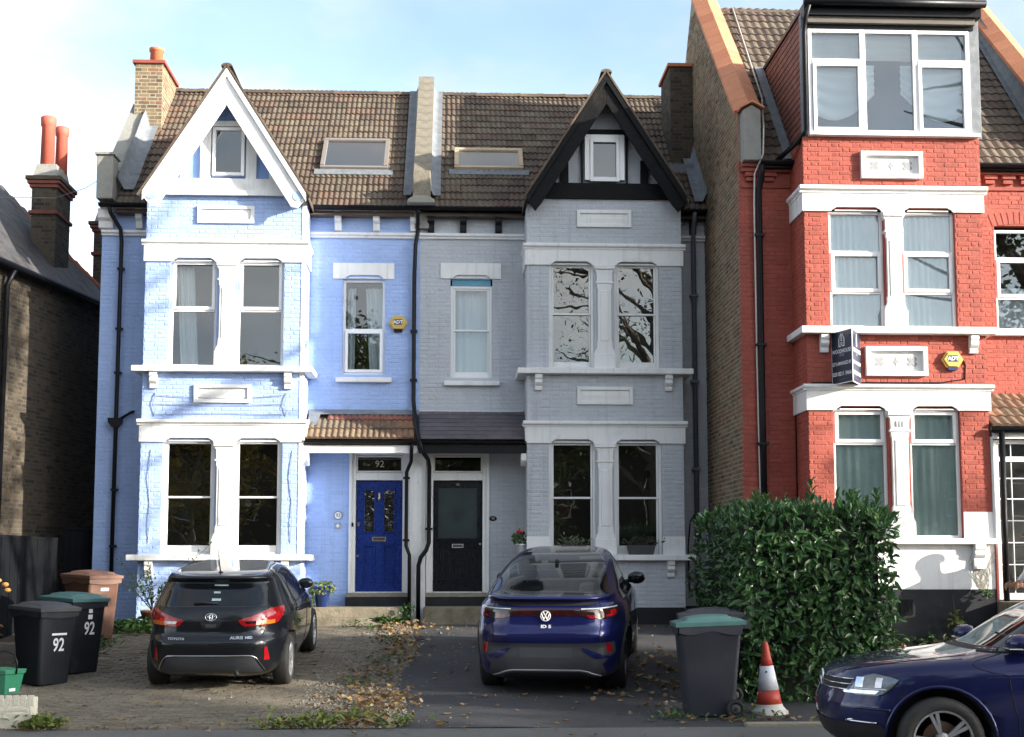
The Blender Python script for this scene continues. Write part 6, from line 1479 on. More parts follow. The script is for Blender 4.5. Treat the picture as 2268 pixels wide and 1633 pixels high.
for sd in (-1, 1):
    rows = []
    for z, xi, yo in ((.825, .40, .10), (.84, .365, .30), (.88, .335, .36), (.90, .325, .40), (.92, .40, .44), (.95, .50, .47), (.985, .59, .50), (1.02, .67, .50)):
        rows.append((z, sd * c1.tx(xi, z), c1.ty(sd, -2.14 + c1.fr(z) + yo, z)))
    lp = c1.patch('tail_lamp', rows, M['lampred'], nu=26, e=.010, sub=2)
    c1.patch('indicator', [(z, c1.ty(sd, -2.14 + c1.fr(z) + .055, z), c1.ty(sd, -2.14 + c1.fr(z) + .24, z)) for z in (.838, .885)], M['lampamber'], nu=6, e=.013, parent=lp)
    c1.patch('reversing_lamp' if sd < 0 else 'fog_lamp', [(.855, sd * c1.tx(.42, .855), sd * c1.tx(.53, .855)), (.885, sd * c1.tx(.40, .885), sd * c1.tx(.53, .885))], M['lampclear'] if sd < 0 else M['lampdark'], nu=5, e=.013, parent=lp)
    c1.patch('bright_band', [(.845, sd * c1.tx(.56, .845), sd * c1.tx(.63, .845)), (.92, sd * c1.tx(.56, .92), sd * c1.tx(.62, .92))], M['lampbright'] if 'lampbright' in M else M['lampred'], nu=5, e=.0125, parent=lp)
    c1.patch('reflector', [(.42, c1.ty(sd, -2.14 + c1.fr(.42) + .10, .42), c1.ty(sd, -2.14 + c1.fr(.42) + .16, .42)), (.58, c1.ty(sd, -2.14 + c1.fr(.58) + .11, .58), c1.ty(sd, -2.14 + c1.fr(.58) + .14, .58))], M['lampred'], nu=4, e=.006)
    c1.line('tailgate_gap', [(sd * c1.tx(.655, 1.06), 1.06), (sd * c1.tx(.66, .98), .98), (sd * c1.tx(.655, .84), .84), (sd * c1.tx(.60, .70), .70), (sd * c1.tx(.54, .645), .645), (sd * c1.tx(.45, .628), .628), (0, .622)], .0045, M['seam'], sub=8)
    # side glass
    c1.side(sd, 'side_window', [(.985, -.70, -.02), (1.05, -.80, -.02), (1.15, -.85, -.02), (1.25, -.78, -.02), (1.33, -.60, -.02), (1.355, -.40, -.02)], M['carglass'], e=.004)
    c1.side(sd, 'side_window', [(.975, .05, 1.02), (1.05, .05, .90), (1.15, .05, .74), (1.25, .05, .56), (1.33, .05, .38), (1.355, .05, .30)], M['carglass'], e=.004)
    c1.side(sd, 'quarter_window', [(1.06, -1.13, -.92), (1.14, -1.25, -.97), (1.22, -1.20, -.97), (1.27, -1.08, -.92)], M['carglass'], e=.004)
    c1.line('window_trim', [(c1.ty(sd, -.78, .975), .975), (c1.ty(sd, 1.05, .955), .955)], .007, M['tblack'])
    c1.line('door_gap', [(c1.ty(sd, .02, 1.36), 1.36), (c1.ty(sd, .0, .95), .95), (c1.ty(sd, -.02, .35), .35)], .0035, M['seam'])
    c1.line('door_gap', [(c1.ty(sd, -.90, 1.25), 1.25), (c1.ty(sd, -.86, .98), .98), (c1.ty(sd, -1.02, .80), .80)], .0035, M['seam'])
    c1.line('door_gap', [(c1.ty(sd, 1.05, .95), .95), (c1.ty(sd, .98, .6), .6), (c1.ty(sd, .98, .35), .35)], .0035, M['seam'])
    for yh in (-.78, .22): MB().tube([c1.S(c1.ty(sd, yh - .1, .885), .885, .01), c1.S(c1.ty(sd, yh, .89), .89, .035), c1.S(c1.ty(sd, yh + .1, .885), .885, .01)], .013, 8).build('door_handle', M['tblack'], c1.T, False, True)
    mm = c1.S(c1.ty(sd, .93, .99), .99); mo = MB(); mo.lathe([(.03, .0), (.085, .01), (.095, .05), (.08, .10), (.03, .13)], (0, 0, 0), 14, axis='y')
    o = mo.build('door_mirror', M['tblack'], c1.T, False, True, fix=True); o.location = (mm.x + sd * .13, .86, 1.03); o.scale = (1.15, 1, .8)
    MB().tube([(mm.x - sd * .01, .92, .985), (mm.x + sd * .10, .90, .995)], .022, 8).build('mirror_arm', M['archblack'], c1.T, False, True)
    for wy in (-1.29, 1.31): c1.wheel(sd * .765, wy, 10, .20, .218)
# bumper lower insert framed by a chrome strip
ins = c1.rear('bumper_insert', [(.27, -.62, .62), (.30, -.60, .60), (.40, -.55, .55), (.455, -.52, .52), (.475, -.49, .49)], M['cladding'], nu=20, e=.006)
c1.line('chrome_strip', [(c1.tx(-.63, .29), .29), (c1.tx(-.585, .39), .39), (c1.tx(-.55, .45), .45), (c1.tx(-.50, .482), .482), (c1.tx(-.40, .487), .487), (c1.tx(.40, .487), .487), (c1.tx(.50, .482), .482), (c1.tx(.55, .45), .45), (c1.tx(.585, .39), .39), (c1.tx(.63, .29), .29)], .008, M['chrome'], e=.008, sub=5)
c1.rear('plate_recess', [(.80, -.085, .085), (.83, -.11, .11), (.885, -.135, .135), (.89, -.13, .13)], M['seam'], nu=8, e=.003); c1.rear('plate_light', [(.815, -.055, .055), (.855, -.07, .07)], M['cladding'], nu=6, e=.007)
def ellipse(c, z, rx, rz_, car, m, e=.012, r_=.006, name='badge_ring', n=24): 
    return MB().tube([car.S(car.tx(c + rx * math.cos(2 * math.pi * i / n), z + rz_ * math.sin(2 * math.pi * i / n)), z + rz_ * math.sin(2 * math.pi * i / n), e) for i in range(n + 1)], r_, 6, cap=False).build(name, m, car.T, False, True)
ellipse(.0, .935, .066, .043, c1, M['chrome']); ellipse(.0, .944, .038, .020, c1, M['chrome'], r_=.005); ellipse(.0, .934, .017, .038, c1, M['chrome'], r_=.005)
def car_text(car, body, x, z, size, m, sx=1, e=.008):
    p = car.S(car.tx(x, z), z, e); up_ = car.S(car.tx(x, z + .03), z + .03, e); rt = car.S(car.tx(x + .03, z), z, e)
    ux = (rt - p).normalized(); uz = (up_ - p); uz = (uz - ux * uz.dot(ux)).normalized(); un = ux.cross(uz)
    me = text_mesh(body, size, .0015, .002); me.materials.clear(); me.materials.append(m)
    o = bpy.data.objects.new('lettering', me); C.objects.link(o); o.parent = car.T
    Mx = Matrix((ux, uz, un)).transposed().to_4x4(); Mx.translation = p; o.matrix_local = Mx @ Matrix.Diagonal((sx, 1, 1, 1)); return o
car_text(c1, 'TOYOTA', -.40, .685, .05, M['chrome']); car_text(c1, 'AURIS', .315, .695, .055, M['chrome'], 1.05); car_text(c1, 'HSD', .455, .695, .045, M['chrome'])
MB().tube([(.02, -1.50, 1.415), (.02, -1.53, 1.44), (.02, -1.72, 1.78)], [.018, .008, .003], 6).build('aerial', M['archblack'], c1.T, False, True)
MB().lathe([(.05, 0), (.03, .02), (.012, .03)], (.02, -1.5, 1.405), 12).build('aerial_base', M['archblack'], c1.T, False, True)
MB().lathe([(.028, 0), (.028, .10)], (.30, -2.07, .255), 12, axis='y', cap=False).build('exhaust', M['steel'], c1.T, False, True)
for sd in (-1, 1): c1.line('roof_channel', [(sd * c1.tx(.565, 1.424), 1.424), (c1.ty(sd, -.9, 1.44), 1.44), (c1.ty(sd, .2, 1.444), 1.444)], .007, M['seam'])

# ------------------------------------------------ deep blue electric coupe SUV
xr = [(.22, .20), (.28, .07), (.36, .03), (.50, .02), (.62, .03), (.68, .015), (.76, .0), (.80, .005), (.84, .045), (.93, .065), (1.06, .085), (1.10, .115), (1.145, .155), (1.16, .12), (1.185, .06), (1.20, .09), (1.212, .20), (1.24, .34), (1.30, .56), (1.38, .86), (1.46, 1.24), (1.53, 1.66), (1.575, 2.02), (1.60, 2.4), (1.61, 2.75)]
xf = [(.22, .22), (.35, .06), (.55, .0), (.75, .06), (.88, .22), (.98, .52), (1.04, .86), (1.08, 1.08), (1.12, 1.2), (1.25, 1.42), (1.38, 1.62), (1.48, 1.75), (1.55, 1.80), (1.59, 1.82), (1.61, 1.83)]
Wt = [(z_, w_ * 1.03) for z_, w_ in [(.22, .82), (.30, .87), (.45, .905), (.62, .925), (.80, .922), (.95, .91), (1.04, .885), (1.10, .85), (1.16, .80), (1.25, .765), (1.36, .72), (1.46, .67), (1.53, .62), (1.575, .56), (1.60, .47), (1.61, .36)]]
nr = [(.22, 5.2), (.6, 4.8), (1.0, 4.3), (1.16, 4.2), (1.22, 4.8), (1.4, 4.4), (1.61, 3.2)]; nf = [(.22, 3.0), (.8, 3.2), (1.1, 4.0), (1.61, 3.2)]
hd = R(-10.5); fw_ = Vector((-math.sin(hd), math.cos(hd)))
cen = Vector((1.28, 17.14)) + fw_ * 1.36
car2 = Car('coupe_suv_car', 'deep blue coupe SUV car parked nose in on the asphalt drive', (cen.x, cen.y, gz(17.14) + .088 * 1.36), car_rot(hd, .088), 4.60, xr, xf, Wt, nr, nf, [(.785, -1.36), (.785, 1.41)], .352, M['idblue'])
c2 = car2; c2.body(None); Lh = -2.30
c2.rear('tailgate_surround', [(1.214, -.735, .735), (1.25, -.72, .72), (1.33, -.685, .685), (1.42, -.64, .64), (1.50, -.595, .595), (1.55, -.545, .545), (1.585, -.47, .47), (1.602, -.40, .40), (1.608, -.30, .30)], M['seamgloss'], nu=28, e=.0025)
c2.rear('rear_window', [(1.226, -.60, .60), (1.26, -.60, .60), (1.33, -.575, .575), (1.40, -.545, .545), (1.435, -.50, .50), (1.44, -.44, .44)], M['carglass'], nu=22, e=.005)
c2.rear('roof_panel', [(1.445, -.60, .60), (1.50, -.585, .585), (1.55, -.53, .53), (1.585, -.45, .45), (1.602, -.36, .36), (1.608, -.26, .26)], M['carglass'], nu=22, e=.004)
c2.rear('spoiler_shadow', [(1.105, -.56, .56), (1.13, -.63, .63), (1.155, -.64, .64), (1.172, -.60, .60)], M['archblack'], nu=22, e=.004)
lb = c2.rear('light_bar', [(.985, -.66, .66), (1.0, -.66, .66), (1.05, -.68, .68), (1.075, -.68, .68)], M['lampdark'], nu=30, e=.006)
for sd in (-1, 1):
    rows = []
    for z, xi, yo in ((.945, .62, .18), (.96, .50, .34), (.985, .42, .42), (1.02, .36, .46), (1.055, .34, .46), (1.078, .36, .42)):
        rows.append((z, sd * c2.tx(xi, z), c2.ty(sd, Lh + c2.fr(z) + yo, z)))
    lp = c2.patch('tail_lamp', rows, M['lampsmoke'] if 'lampsmoke' in M else M['lampdark'], nu=22, e=.010, sub=3)
    c2.patch('lamp_element', [(z, sd * c2.tx(.70, z), c2.ty(sd, Lh + c2.fr(z) + .32, z)) for z in (.968, .99)], M['lampred'], nu=10, e=.014, parent=lp)
    c2.patch('lamp_element', [(z, c2.ty(sd, Lh + c2.fr(z) + .22, z), c2.ty(sd, Lh + c2.fr(z) + .34, z)) for z in (.99, 1.045)], M['lampred'], nu=6, e=.014, parent=lp)
    c2.patch('lamp_edge', [(z, sd * c2.tx(.42, z), c2.ty(sd, Lh + c2.fr(z) + .40, z)) for z in (1.064, 1.076)], M['lampclear'], nu=16, e=.014, parent=lp)
    c2.patch('lamp_element', [(.958, sd * c2.tx(.52, .958), sd * c2.tx(.60, .958)), (.995, sd * c2.tx(.48, .995), sd * c2.tx(.60, .995))], M['lampred'], nu=5, e=.014, parent=lp)
    c2.line('tailgate_gap', [(sd * c2.tx(.635, 1.19), 1.19), (sd * c2.tx(.64, 1.08), 1.08), (sd * c2.tx(.64, .80), .80), (sd * c2.tx(.63, .69), .69)], .0045, M['seam'])
    c2.patch('reflector', [(.55, c2.ty(sd, Lh + c2.fr(.55) + .13, .55), c2.ty(sd, Lh + c2.fr(.55) + .20, .55)), (.665, c2.ty(sd, Lh + c2.fr(.665) + .12, .665), c2.ty(sd, Lh + c2.fr(.665) + .18, .665))], M['lampred'], nu=4, e=.016)
    bl = []
    for z, a, b in ((.485, .58, .73), (.50, .555, .76), (.53, .51, .66), (.57, .46, .565), (.60, .43, .50), (.615, .425, .455)): bl.append((z, sd * c2.tx(a, z), sd * c2.tx(b, z)))
    c2.patch('bumper_blade', bl, M['idblue'], nu=6, e=.022)
    c2.side(sd, 'side_window', [(1.085, -1.02, -.10), (1.16, -.98, -.10), (1.25, -.88, -.10), (1.36, -.68, -.10), (1.45, -.42, -.10), (1.48, -.28, -.10)], M['carglass'], e=.004)
    c2.side(sd, 'side_window', [(1.075, -.04, 1.02), (1.16, -.04, .88), (1.25, -.04, .72), (1.36, -.04, .50), (1.45, -.04, .30), (1.48, -.04, .20)], M['carglass'], e=.004)
    c2.patch('silver_roof_rail', [(z, c2.ty(sd, y0, z), c2.ty(sd, y1, z)) for z, y0, y1 in ((1.10, -1.36, -1.06), (1.17, -1.22, -1.01), (1.26, -1.03, -.90), (1.36, -.80, -.70), (1.45, -.52, -.43), (1.50, -.25, -.15), (1.512, .05, .20))], M['silver'] if 'silver' in M else M['steel'], nu=4, e=.008)
    c2.line('window_trim', [(c2.ty(sd, -1.30, 1.085), 1.085), (c2.ty(sd, 1.05, 1.062), 1.062)], .008, M['archblack'])
    c2.line('door_gap', [(c2.ty(sd, -.07, 1.45), 1.45), (c2.ty(sd, -.08, .9), .9), (c2.ty(sd, -.08, .35), .35)], .0035, M['seam'])
    c2.line('door_gap', [(c2.ty(sd, -.95, 1.08), 1.08), (c2.ty(sd, -.92, .85), .85)], .0035, M['seam'])
    c2.line('arch_trim', [(c2.ty(sd, -1.36 + .47 * math.cos(R(a)), .352 + .47 * math.sin(R(a))), .352 + .47 * math.sin(R(a))) for a in range(0, 181, 12)], .022, M['archblack'], e=-.006, sub=2)
    c2.line('sill_trim', [(c2.ty(sd, -.9, .33), .33), (c2.ty(sd, .95, .33), .33)], .035, M['archblack'], e=-.01)
    mm = c2.S(c2.ty(sd, .92, 1.08), 1.08); mo = MB(); mo.lathe([(.03, .0), (.095, .012), (.105, .06), (.09, .13), (.03, .17)], (0, 0, 0), 14, axis='y')
    o = mo.build('door_mirror', M['carglass'], c2.T, False, True, fix=True); o.location = (mm.x + sd * .17, .80, 1.14); o.scale = (1.2, 1, .85)
    MB().tube([(mm.x - sd * .01, .88, 1.085), (mm.x + sd * .12, .86, 1.10)], .026, 8).build('mirror_arm', M['archblack'], c2.T, False, True)
    for wy in (-1.36, 1.41): c2.wheel(sd * .775, wy, 5, .235, .262, spoke_m=M['alloydark'])
cl = c2.rear('bumper_cladding', [(.255, -.66, .66), (.30, -.70, .70), (.42, -.66, .66), (.50, -.74, .74), (.54, -.80, .80), (.60, -.80, .80), (.672, -.79, .79)], M['cladding'], nu=34, e=.012)
c2.rear('number_plate_panel', [(.50, -.30, .30), (.62, -.32, .32)], M['cladding2'] if 'cladding2' in M else M['cladding'], nu=8, e=.014)
c2.line('diffuser_strip', [(c2.tx(-.64, .275), .275), (c2.tx(-.56, .30), .30), (c2.tx(-.48, .335), .335), (c2.tx(-.40, .35), .35), (0, .352), (c2.tx(.40, .35), .35), (c2.tx(.48, .335), .335), (c2.tx(.56, .30), .30), (c2.tx(.64, .275), .275)], .017, M['satin'] if 'satin' in M else M['steel'], e=.006, sub=5)
c2.rear('diffuser', [(.255, -.52, .52), (.29, -.48, .48), (.32, -.40, .40)], M['seam'], nu=12, e=.016)
ellipse(0, .99, .058, .058, c2, M['whiteprint'], e=.016, r_=.0055, n=28)
bd = MB(); bd.lathe([(.056, 0), (.056, .004)], (0, 0, 0), 28, axis='y'); o = bd.build('badge', M['archblack'], c2.T, False, fix=True); p = c2.S(0, .99, .014); o.location = p; o.rotation_euler = (R(-6), 0, 0)
def vseg(pts): return MB().tube([c2.S(c2.tx(x, .99 + z), .99 + z, .019) for x, z in pts], .0058, 5).build('badge_letter', M['whiteprint'], c2.T, False)
vseg([(-.026, .048), (-.002, .004)]); vseg([(.026, .048), (.002, .004)]); vseg([(-.047, .026), (-.021, -.044)]); vseg([(-.021, -.044), (-.002, -.002)]); vseg([(.002, -.002), (.021, -.044)]); vseg([(.047, .026), (.021, -.044)])
car_text(c2, 'ID 5', .005, .865, .05, M['whiteprint'], 1.4, e=.006)
fin = MB(); fin.prism([(-.10, 0), (.08, 0), (-.06, .065), (-.09, .06)], 'x', -.022, .022); o = fin.build('roof_fin', M['archblack'], c2.T, False, bevel=.008); p = c2.S(0, 1.50, 0); o.location = p + Vector((0, 0, -.005)); o.rotation_euler = (R(12), 0, 0)

# ------------------------------------------------ dark blue hatchback at the kerb, front end in view
xf = [(.18, .20), (.24, .10), (.32, .045), (.42, .01), (.55, .0), (.62, .025), (.70, .045), (.78, .085), (.825, .15), (.86, .27), (.895, .48), (.93, .78), (.96, 1.02), (.985, 1.16), (1.005, 1.22), (1.05, 1.30), (1.15, 1.46), (1.28, 1.68), (1.38, 1.92), (1.42, 2.1), (1.445, 2.3), (1.452, 2.45)]
xr = [(.18, .25), (.3, .08), (.5, .0), (.7, .03), (.9, .10), (1.0, .16), (1.2, .36), (1.35, .5), (1.40, .55), (1.43, .9), (1.445, 1.3), (1.452, 1.7)]
Wt = [(.18, .80), (.24, .85), (.35, .885), (.5, .897), (.70, .899), (.80, .892), (.88, .872), (.94, .845), (.98, .815), (1.05, .785), (1.2, .715), (1.33, .655), (1.40, .60), (1.43, .53), (1.452, .38)]
xr = [(z, pchip(xr)(z)) for z, _ in xf]; nr = [(.18, 4.5), (1.452, 4.0)]; nf = [(.18, 3.6), (.5, 3.5), (.8, 3.3), (.93, 3.8), (1.0, 4.6), (1.2, 5.0), (1.452, 4.0)]
car3 = Car('kerbside_car', 'dark blue hatchback car parked along the kerb with its silver spoked front wheel showing', (5.32, 11.31, 0), (0, 0, R(83)), 4.26, xr, xf, Wt, nr, nf, [(.775, -1.36), (.775, 1.34)], .317, M['golfblue'])
c3 = car3; c3.body(None); c3.T.scale = (1.04, 1.04, 1.045)
for sd in (-1, 1):
    rows = [(z, c3.ty(sd, a, z), sd * c3.tx(b, z, True)) for z, a, b in ((.632, 1.775, .60), (.645, 1.74, .56), (.675, 1.70, .55), (.715, 1.66, .56), (.755, 1.625, .58), (.775, 1.68, .60), (.795, 1.78, .64))]
    hl = c3.patch('headlamp', rows, M['headlamp'] if 'headlamp' in M else M['lampclear'], nu=24, e=.006, sub=3)
    c3.patch('lamp_strip', [(z, c3.ty(sd, 1.72, z), sd * c3.tx(.58, z, True)) for z in (.675, .682)], M['whiteprint'], nu=20, e=.011, parent=hl)
    for a, b in ((1.93, 1.88), (1.80, 1.755)): c3.patch('lamp_module', [(.69, c3.ty(sd, a, .69), c3.ty(sd, b, .69)), (.765, c3.ty(sd, a - .02, .765), c3.ty(sd, b - .02, .765))], M['chrome'], nu=4, e=.010, parent=hl)
    c3.patch('lamp_reflector', [(.642, c3.ty(sd, 1.80, .642), c3.ty(sd, 2.00, .642)), (.668, c3.ty(sd, 1.77, .668), c3.ty(sd, 2.02, .668))], M['chrome'], nu=10, e=.009, parent=hl)
    c3.line('headlamp_gap', [(r_[1], r_[0]) for r_ in rows] + [(rows[-1][2], rows[-1][0])], .004, M['seam'], e=.004)
    c3.line('chrome_strip', [(c3.ty(sd, 1.80, .425), .425), (c3.ty(sd, 2.0, .435), .435), (sd * c3.tx(.60, .445, True), .445)], .009, M['chrome'], e=.006)
    c3.side(sd, 'bumper_vent', [(.30, 1.75, 2.0), (.36, 1.72, 2.03), (.415, 1.78, 2.05)], M['archblack'], e=.004)
    c3.line('bumper_crease', [(c3.ty(sd, 1.70, .525), .525), (c3.ty(sd, 1.9, .535), .535), (sd * c3.tx(.62, .53, True), .53)], .010, M['golfblue'], e=.002)
    c3.line('bumper_gap', [(c3.ty(sd, 1.64, .665), .665), (c3.ty(sd, 1.62, .60), .60), (c3.ty(sd, 1.62, .585), .585)], .003, M['seam'])
    c3.line('door_gap', [(c3.ty(sd, .86, .955), .955), (c3.ty(sd, .84, .8), .8), (c3.ty(sd, .79, .5), .5), (c3.ty(sd, .77, .28), .28)], .0035, M['seam'])
    c3.line('shoulder_crease', [(c3.ty(sd, -1.6, .80), .80), (c3.ty(sd, .3, .79), .79), (c3.ty(sd, 1.0, .782), .782)], .005, M['golfblue'], e=.001, sub=10)
    c3.line('bonnet_gap', [(c3.ty(sd, 1.98, .80), .80), (c3.ty(sd, 1.75, .852), .852), (c3.ty(sd, 1.45, .898), .898), (c3.ty(sd, 1.1, .94), .94)], .004, M['seam'])
    c3.side(sd, 'side_window', [(.972, .12, .90), (1.05, .12, .76), (1.15, .12, .58), (1.28, .12, .36), (1.35, .12, .22)], M['carglass'], e=.004)
    c3.side(sd, 'side_window', [(.972, -.9, .04), (1.05, -.95, .04), (1.15, -.92, .04), (1.28, -.75, .04), (1.35, -.55, .04)], M['carglass'], e=.004)
    c3.line('window_trim', [(c3.ty(sd, 1.0, .965), .965), (c3.ty(sd, .1, .958), .958)], .010, M['archblack'])
    c3.line('arch_lip', [(c3.ty(sd, 1.34 + .395 * math.cos(R(a)), .317 + .395 * math.sin(R(a))), .317 + .395 * math.sin(R(a))) for a in range(0, 181, 10)], .016, M['golfblue'], e=-.002, sub=3)
    mm = c3.S(c3.ty(sd, .80, .99), .99); mo = MB(); mo.lathe([(.03, .0), (.085, .012), (.098, .05), (.085, .12), (.03, .16)], (0, 0, 0), 14, axis='y')
    o = mo.build('door_mirror', M['golfblue'], c3.T, False, True, fix=True); o.location = (mm.x + sd * .15, .68, 1.035); o.scale = (1.2, 1, .75)
    MB().tube([(mm.x - sd * .01, .80, .985), (mm.x + sd * .16, .74, .985)], .026, 8).build('mirror_arm', M['archblack'], c3.T, False, True)
    MB().box(sd * (abs(mm.x) + .06), sd * (abs(mm.x) + .25), .73, .84, .995, 1.003).build('mirror_indicator', M['lampclear'], c3.T, False)
    for wy in (-1.36, 1.34): c3.wheel(sd * .775, wy, 5, .21, .228, pairs=True, spoke_m=M['alloy'])
def front(c, name, rows, m, **k): return c.patch(name, [(z, c.tx(a, z, True), c.tx(b, z, True)) for z, a, b in rows], m, **k)
def frontw(c, name, rows, m, nu=24, e=.004):
    mb = MB(); nv = len(rows) - 1
    def fn(u, v):
        z, hw_ = rows[round(v * nv)]; x = -hw_ + 2 * hw_ * u; t = c.tx(abs(x), z, True); p = c.S(t, z, e); return Vector((x, p.y, z))
    mb.grid(fn, nu, nv); return mb.build(name, m, c.T, False, True)
frontw(c3, 'windscreen', [(.998 + i * .0375, .655 - i * .018) for i in range(11)], M['carglass'], e=.006)
frontw(c3, 'scuttle', [(.972, .72), (.985, .735), (.995, .74)], M['archblack'], e=.004)
frontw(c3, 'grille', [(.66, .50), (.70, .53), (.75, .54)], M['archblack'], e=.006)
for z in (.665, .705, .745): MB().tube([c3.S(c3.tx(abs(x), z, True) * (1 if x >= 0 else -1), z, .01) for x in [-.55 + .11 * i for i in range(11)]], .006, 5).build('grille_bar', M['chrome'], c3.T, False, True)
frontw(c3, 'bumper_grille', [(.28, .5), (.34, .55), (.42, .56)], M['archblack'], e=.006)
ring = MB().tube([(.062 * math.cos(2 * math.pi * i / 20), c3.S(c3.tx(.01, .72, True), .72, .02).y, .72 + .062 * math.sin(2 * math.pi * i / 20)) for i in range(21)], .008, 6); ring.build('badge_ring', M['chrome'], c3.T, False, True)
MB().box(-.33, -.20, .76, .775, 1.10, 1.18).build('windscreen_sticker', M['sticker'], c3.T, False)
# ================================================================== vegetation
def leaf_geo(mb, p, tip, nrm, L_, w_, rnd_, fold=.25, curl=.12):
    """pointed oval leaf folded along its rib: 8 triangles"""
    t = tip.normalized(); n = (nrm - t * nrm.dot(t))
    if n.length < 1e-4: n = t.orthogonal()
    n.normalize(); s = t.cross(n)
    def q(a, b, c): return p + t * (a * L_) + s * (b * w_) + n * (c * w_)
    vs = [q(0, 0, 0), q(.28, .45, fold), q(.28, 0, 0), q(.28, -.45, fold), q(.72, .44, fold * .8 - curl), q(.72, 0, -curl), q(.72, -.44, fold * .8 - curl), q(1, 0, -curl * 3.2)]
    mb.add(vs, [(0, 2, 1), (0, 3, 2), (1, 2, 5, 4), (2, 3, 6, 5), (4, 5, 7), (5, 6, 7)], 0, rnd_)
def rv(a=1.0): return Vector((random.gauss(0, a), random.gauss(0, a), random.gauss(0, a)))
M['laurel'] = leaf_mat('laurel_leaf', [(.034, .088, .028), (.05, .12, .036), (.022, .064, .026), (.07, .15, .044), (.038, .10, .034), (.11, .18, .055)], .28, .15)
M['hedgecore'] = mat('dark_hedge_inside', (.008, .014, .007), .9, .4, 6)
hedge = thing('laurel_hedge', 'dense dark green laurel hedge beside the traffic cone', 'hedge', (4.1, 16.6, gz(16)))
HX0, HX1, HY0, HY1, HZ1 = 3.36, 5.16, 15.62, 18.9, 2.40
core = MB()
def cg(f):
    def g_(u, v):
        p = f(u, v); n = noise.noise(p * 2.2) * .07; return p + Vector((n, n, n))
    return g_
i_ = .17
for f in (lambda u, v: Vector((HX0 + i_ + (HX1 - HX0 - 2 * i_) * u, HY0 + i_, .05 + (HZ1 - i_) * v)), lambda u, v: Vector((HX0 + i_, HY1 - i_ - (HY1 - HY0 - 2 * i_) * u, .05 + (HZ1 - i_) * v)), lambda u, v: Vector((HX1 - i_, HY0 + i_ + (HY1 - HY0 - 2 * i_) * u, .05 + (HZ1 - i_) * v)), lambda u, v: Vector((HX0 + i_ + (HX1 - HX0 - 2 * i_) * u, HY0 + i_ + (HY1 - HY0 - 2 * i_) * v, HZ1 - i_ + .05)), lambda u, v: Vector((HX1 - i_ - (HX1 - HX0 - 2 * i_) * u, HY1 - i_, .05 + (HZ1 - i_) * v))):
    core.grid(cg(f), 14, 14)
core.build('shade_core', M['hedgecore'], hedge)  # solid dark core stands in for the shade between the leaves
lv = MB(); singles = 0
lm_ = []
for q in range(6):
    t_ = MB(); leaf_geo(t_, Vector((0, 0, 0)), Vector((0, 0, 1)), Vector((0, -1, .1 * q - .2)), 1, 1, 0.0, .2 + .05 * q, .05 + .04 * q); lm_.append(t_.mesh('leaf', M['laurel']))
def add_leaf(p, out_, up_, L_, w_, single=False):
    global singles
    tip = (out_ * random.uniform(.1, .9) + Vector((0, 0, 1)) * up_ + rv(.55)); nr_ = out_ + Vector((0, 0, .5)) + rv(.35)
    if single and singles < 300:
        t = tip.normalized(); n = (nr_ - t * nr_.dot(t)).normalized(); s = t.cross(n)
        # leaf mesh: rib along +z, face along -y
        m3 = Matrix((s, -n, t)).transposed()
        o = inst('leaf', random.choice(lm_), hedge, p, m3.to_euler(), (w_, w_, L_)); singles += 1
    else: leaf_geo(lv, p, tip, nr_, L_, w_, random.random(), random.uniform(.15, .4), random.uniform(.03, .2))
def bulge(a, b, c): return .12 * noise.noise(Vector((a * 1.3, b * 1.3, c * 1.3))) + .05 * noise.noise(Vector((a * 4, b * 4, c * 4)))
for k in range(7500):
    f = random.random(); inn = random.uniform(0, .16) ** 1.0
    if f < .40:
        x, z = random.uniform(HX0, HX1), random.uniform(.12, HZ1); p = Vector((x, HY0 + inn - bulge(x, 0, z), z)); o_ = Vector((0, -1, 0))
        if z < .45 and random.random() < .5: continue
    elif f < .62:
        y, z = random.uniform(HY0, HY1), random.uniform(.12, HZ1); p = Vector((HX0 + inn - bulge(9, y, z), y, z)); o_ = Vector((-1, 0, 0))
    elif f < .78:
        y, z = random.uniform(HY0, HY1), random.uniform(.12, HZ1); p = Vector((HX1 - inn + bulge(5, y, z), y, z)); o_ = Vector((1, 0, 0))
    else:
        x, y = random.uniform(HX0, HX1), random.uniform(HY0, HY1); p = Vector((x, y, HZ1 - inn + bulge(x, y, 3))); o_ = Vector((0, 0, 1))
    if random.random() < .07: p += o_ * random.uniform(.03, .10)
    ex = max(0, .45 - min(p.x - HX0, HX1 - p.x)); ey = max(0, .45 - min(p.y - HY0, HY1 - p.y))
    if p.z > HZ1 - .5: p.z -= .55 * (ex * ex + ey * ey) * (p.z - HZ1 + .5) / .5
    up_ = random.uniform(-.55, .35) if p.z < HZ1 - .3 else random.uniform(.4, 1.4)
    big = random.choice((random.uniform(.06, .10), random.uniform(.09, .16), random.uniform(.09, .14)))
    add_leaf(p, o_, up_, big, big * random.uniform(.40, .34), f < .40 and inn < .05 and p.x < 5.0 and k % 2 == 0)
for (x, y, h) in ((4.25, 15.9, .34), (3.55, 15.75, .16), (4.7, 15.8, .18), (5.0, 15.8, .2), (3.8, 16.3, .15), (5.0, 16.6, .2)):
    for k in range(9):
        a = k * 2.4; d = Vector((math.cos(a), math.sin(a), 1.3)); leaf_geo(lv, Vector((x, y, HZ1 - .05 + h * k / 9)), d, Vector((-d.x, -d.y, .6)), .13, .055, .45 + .1 * random.random())
lv.build('foliage', M['laurel'], hedge, kind='stuff')

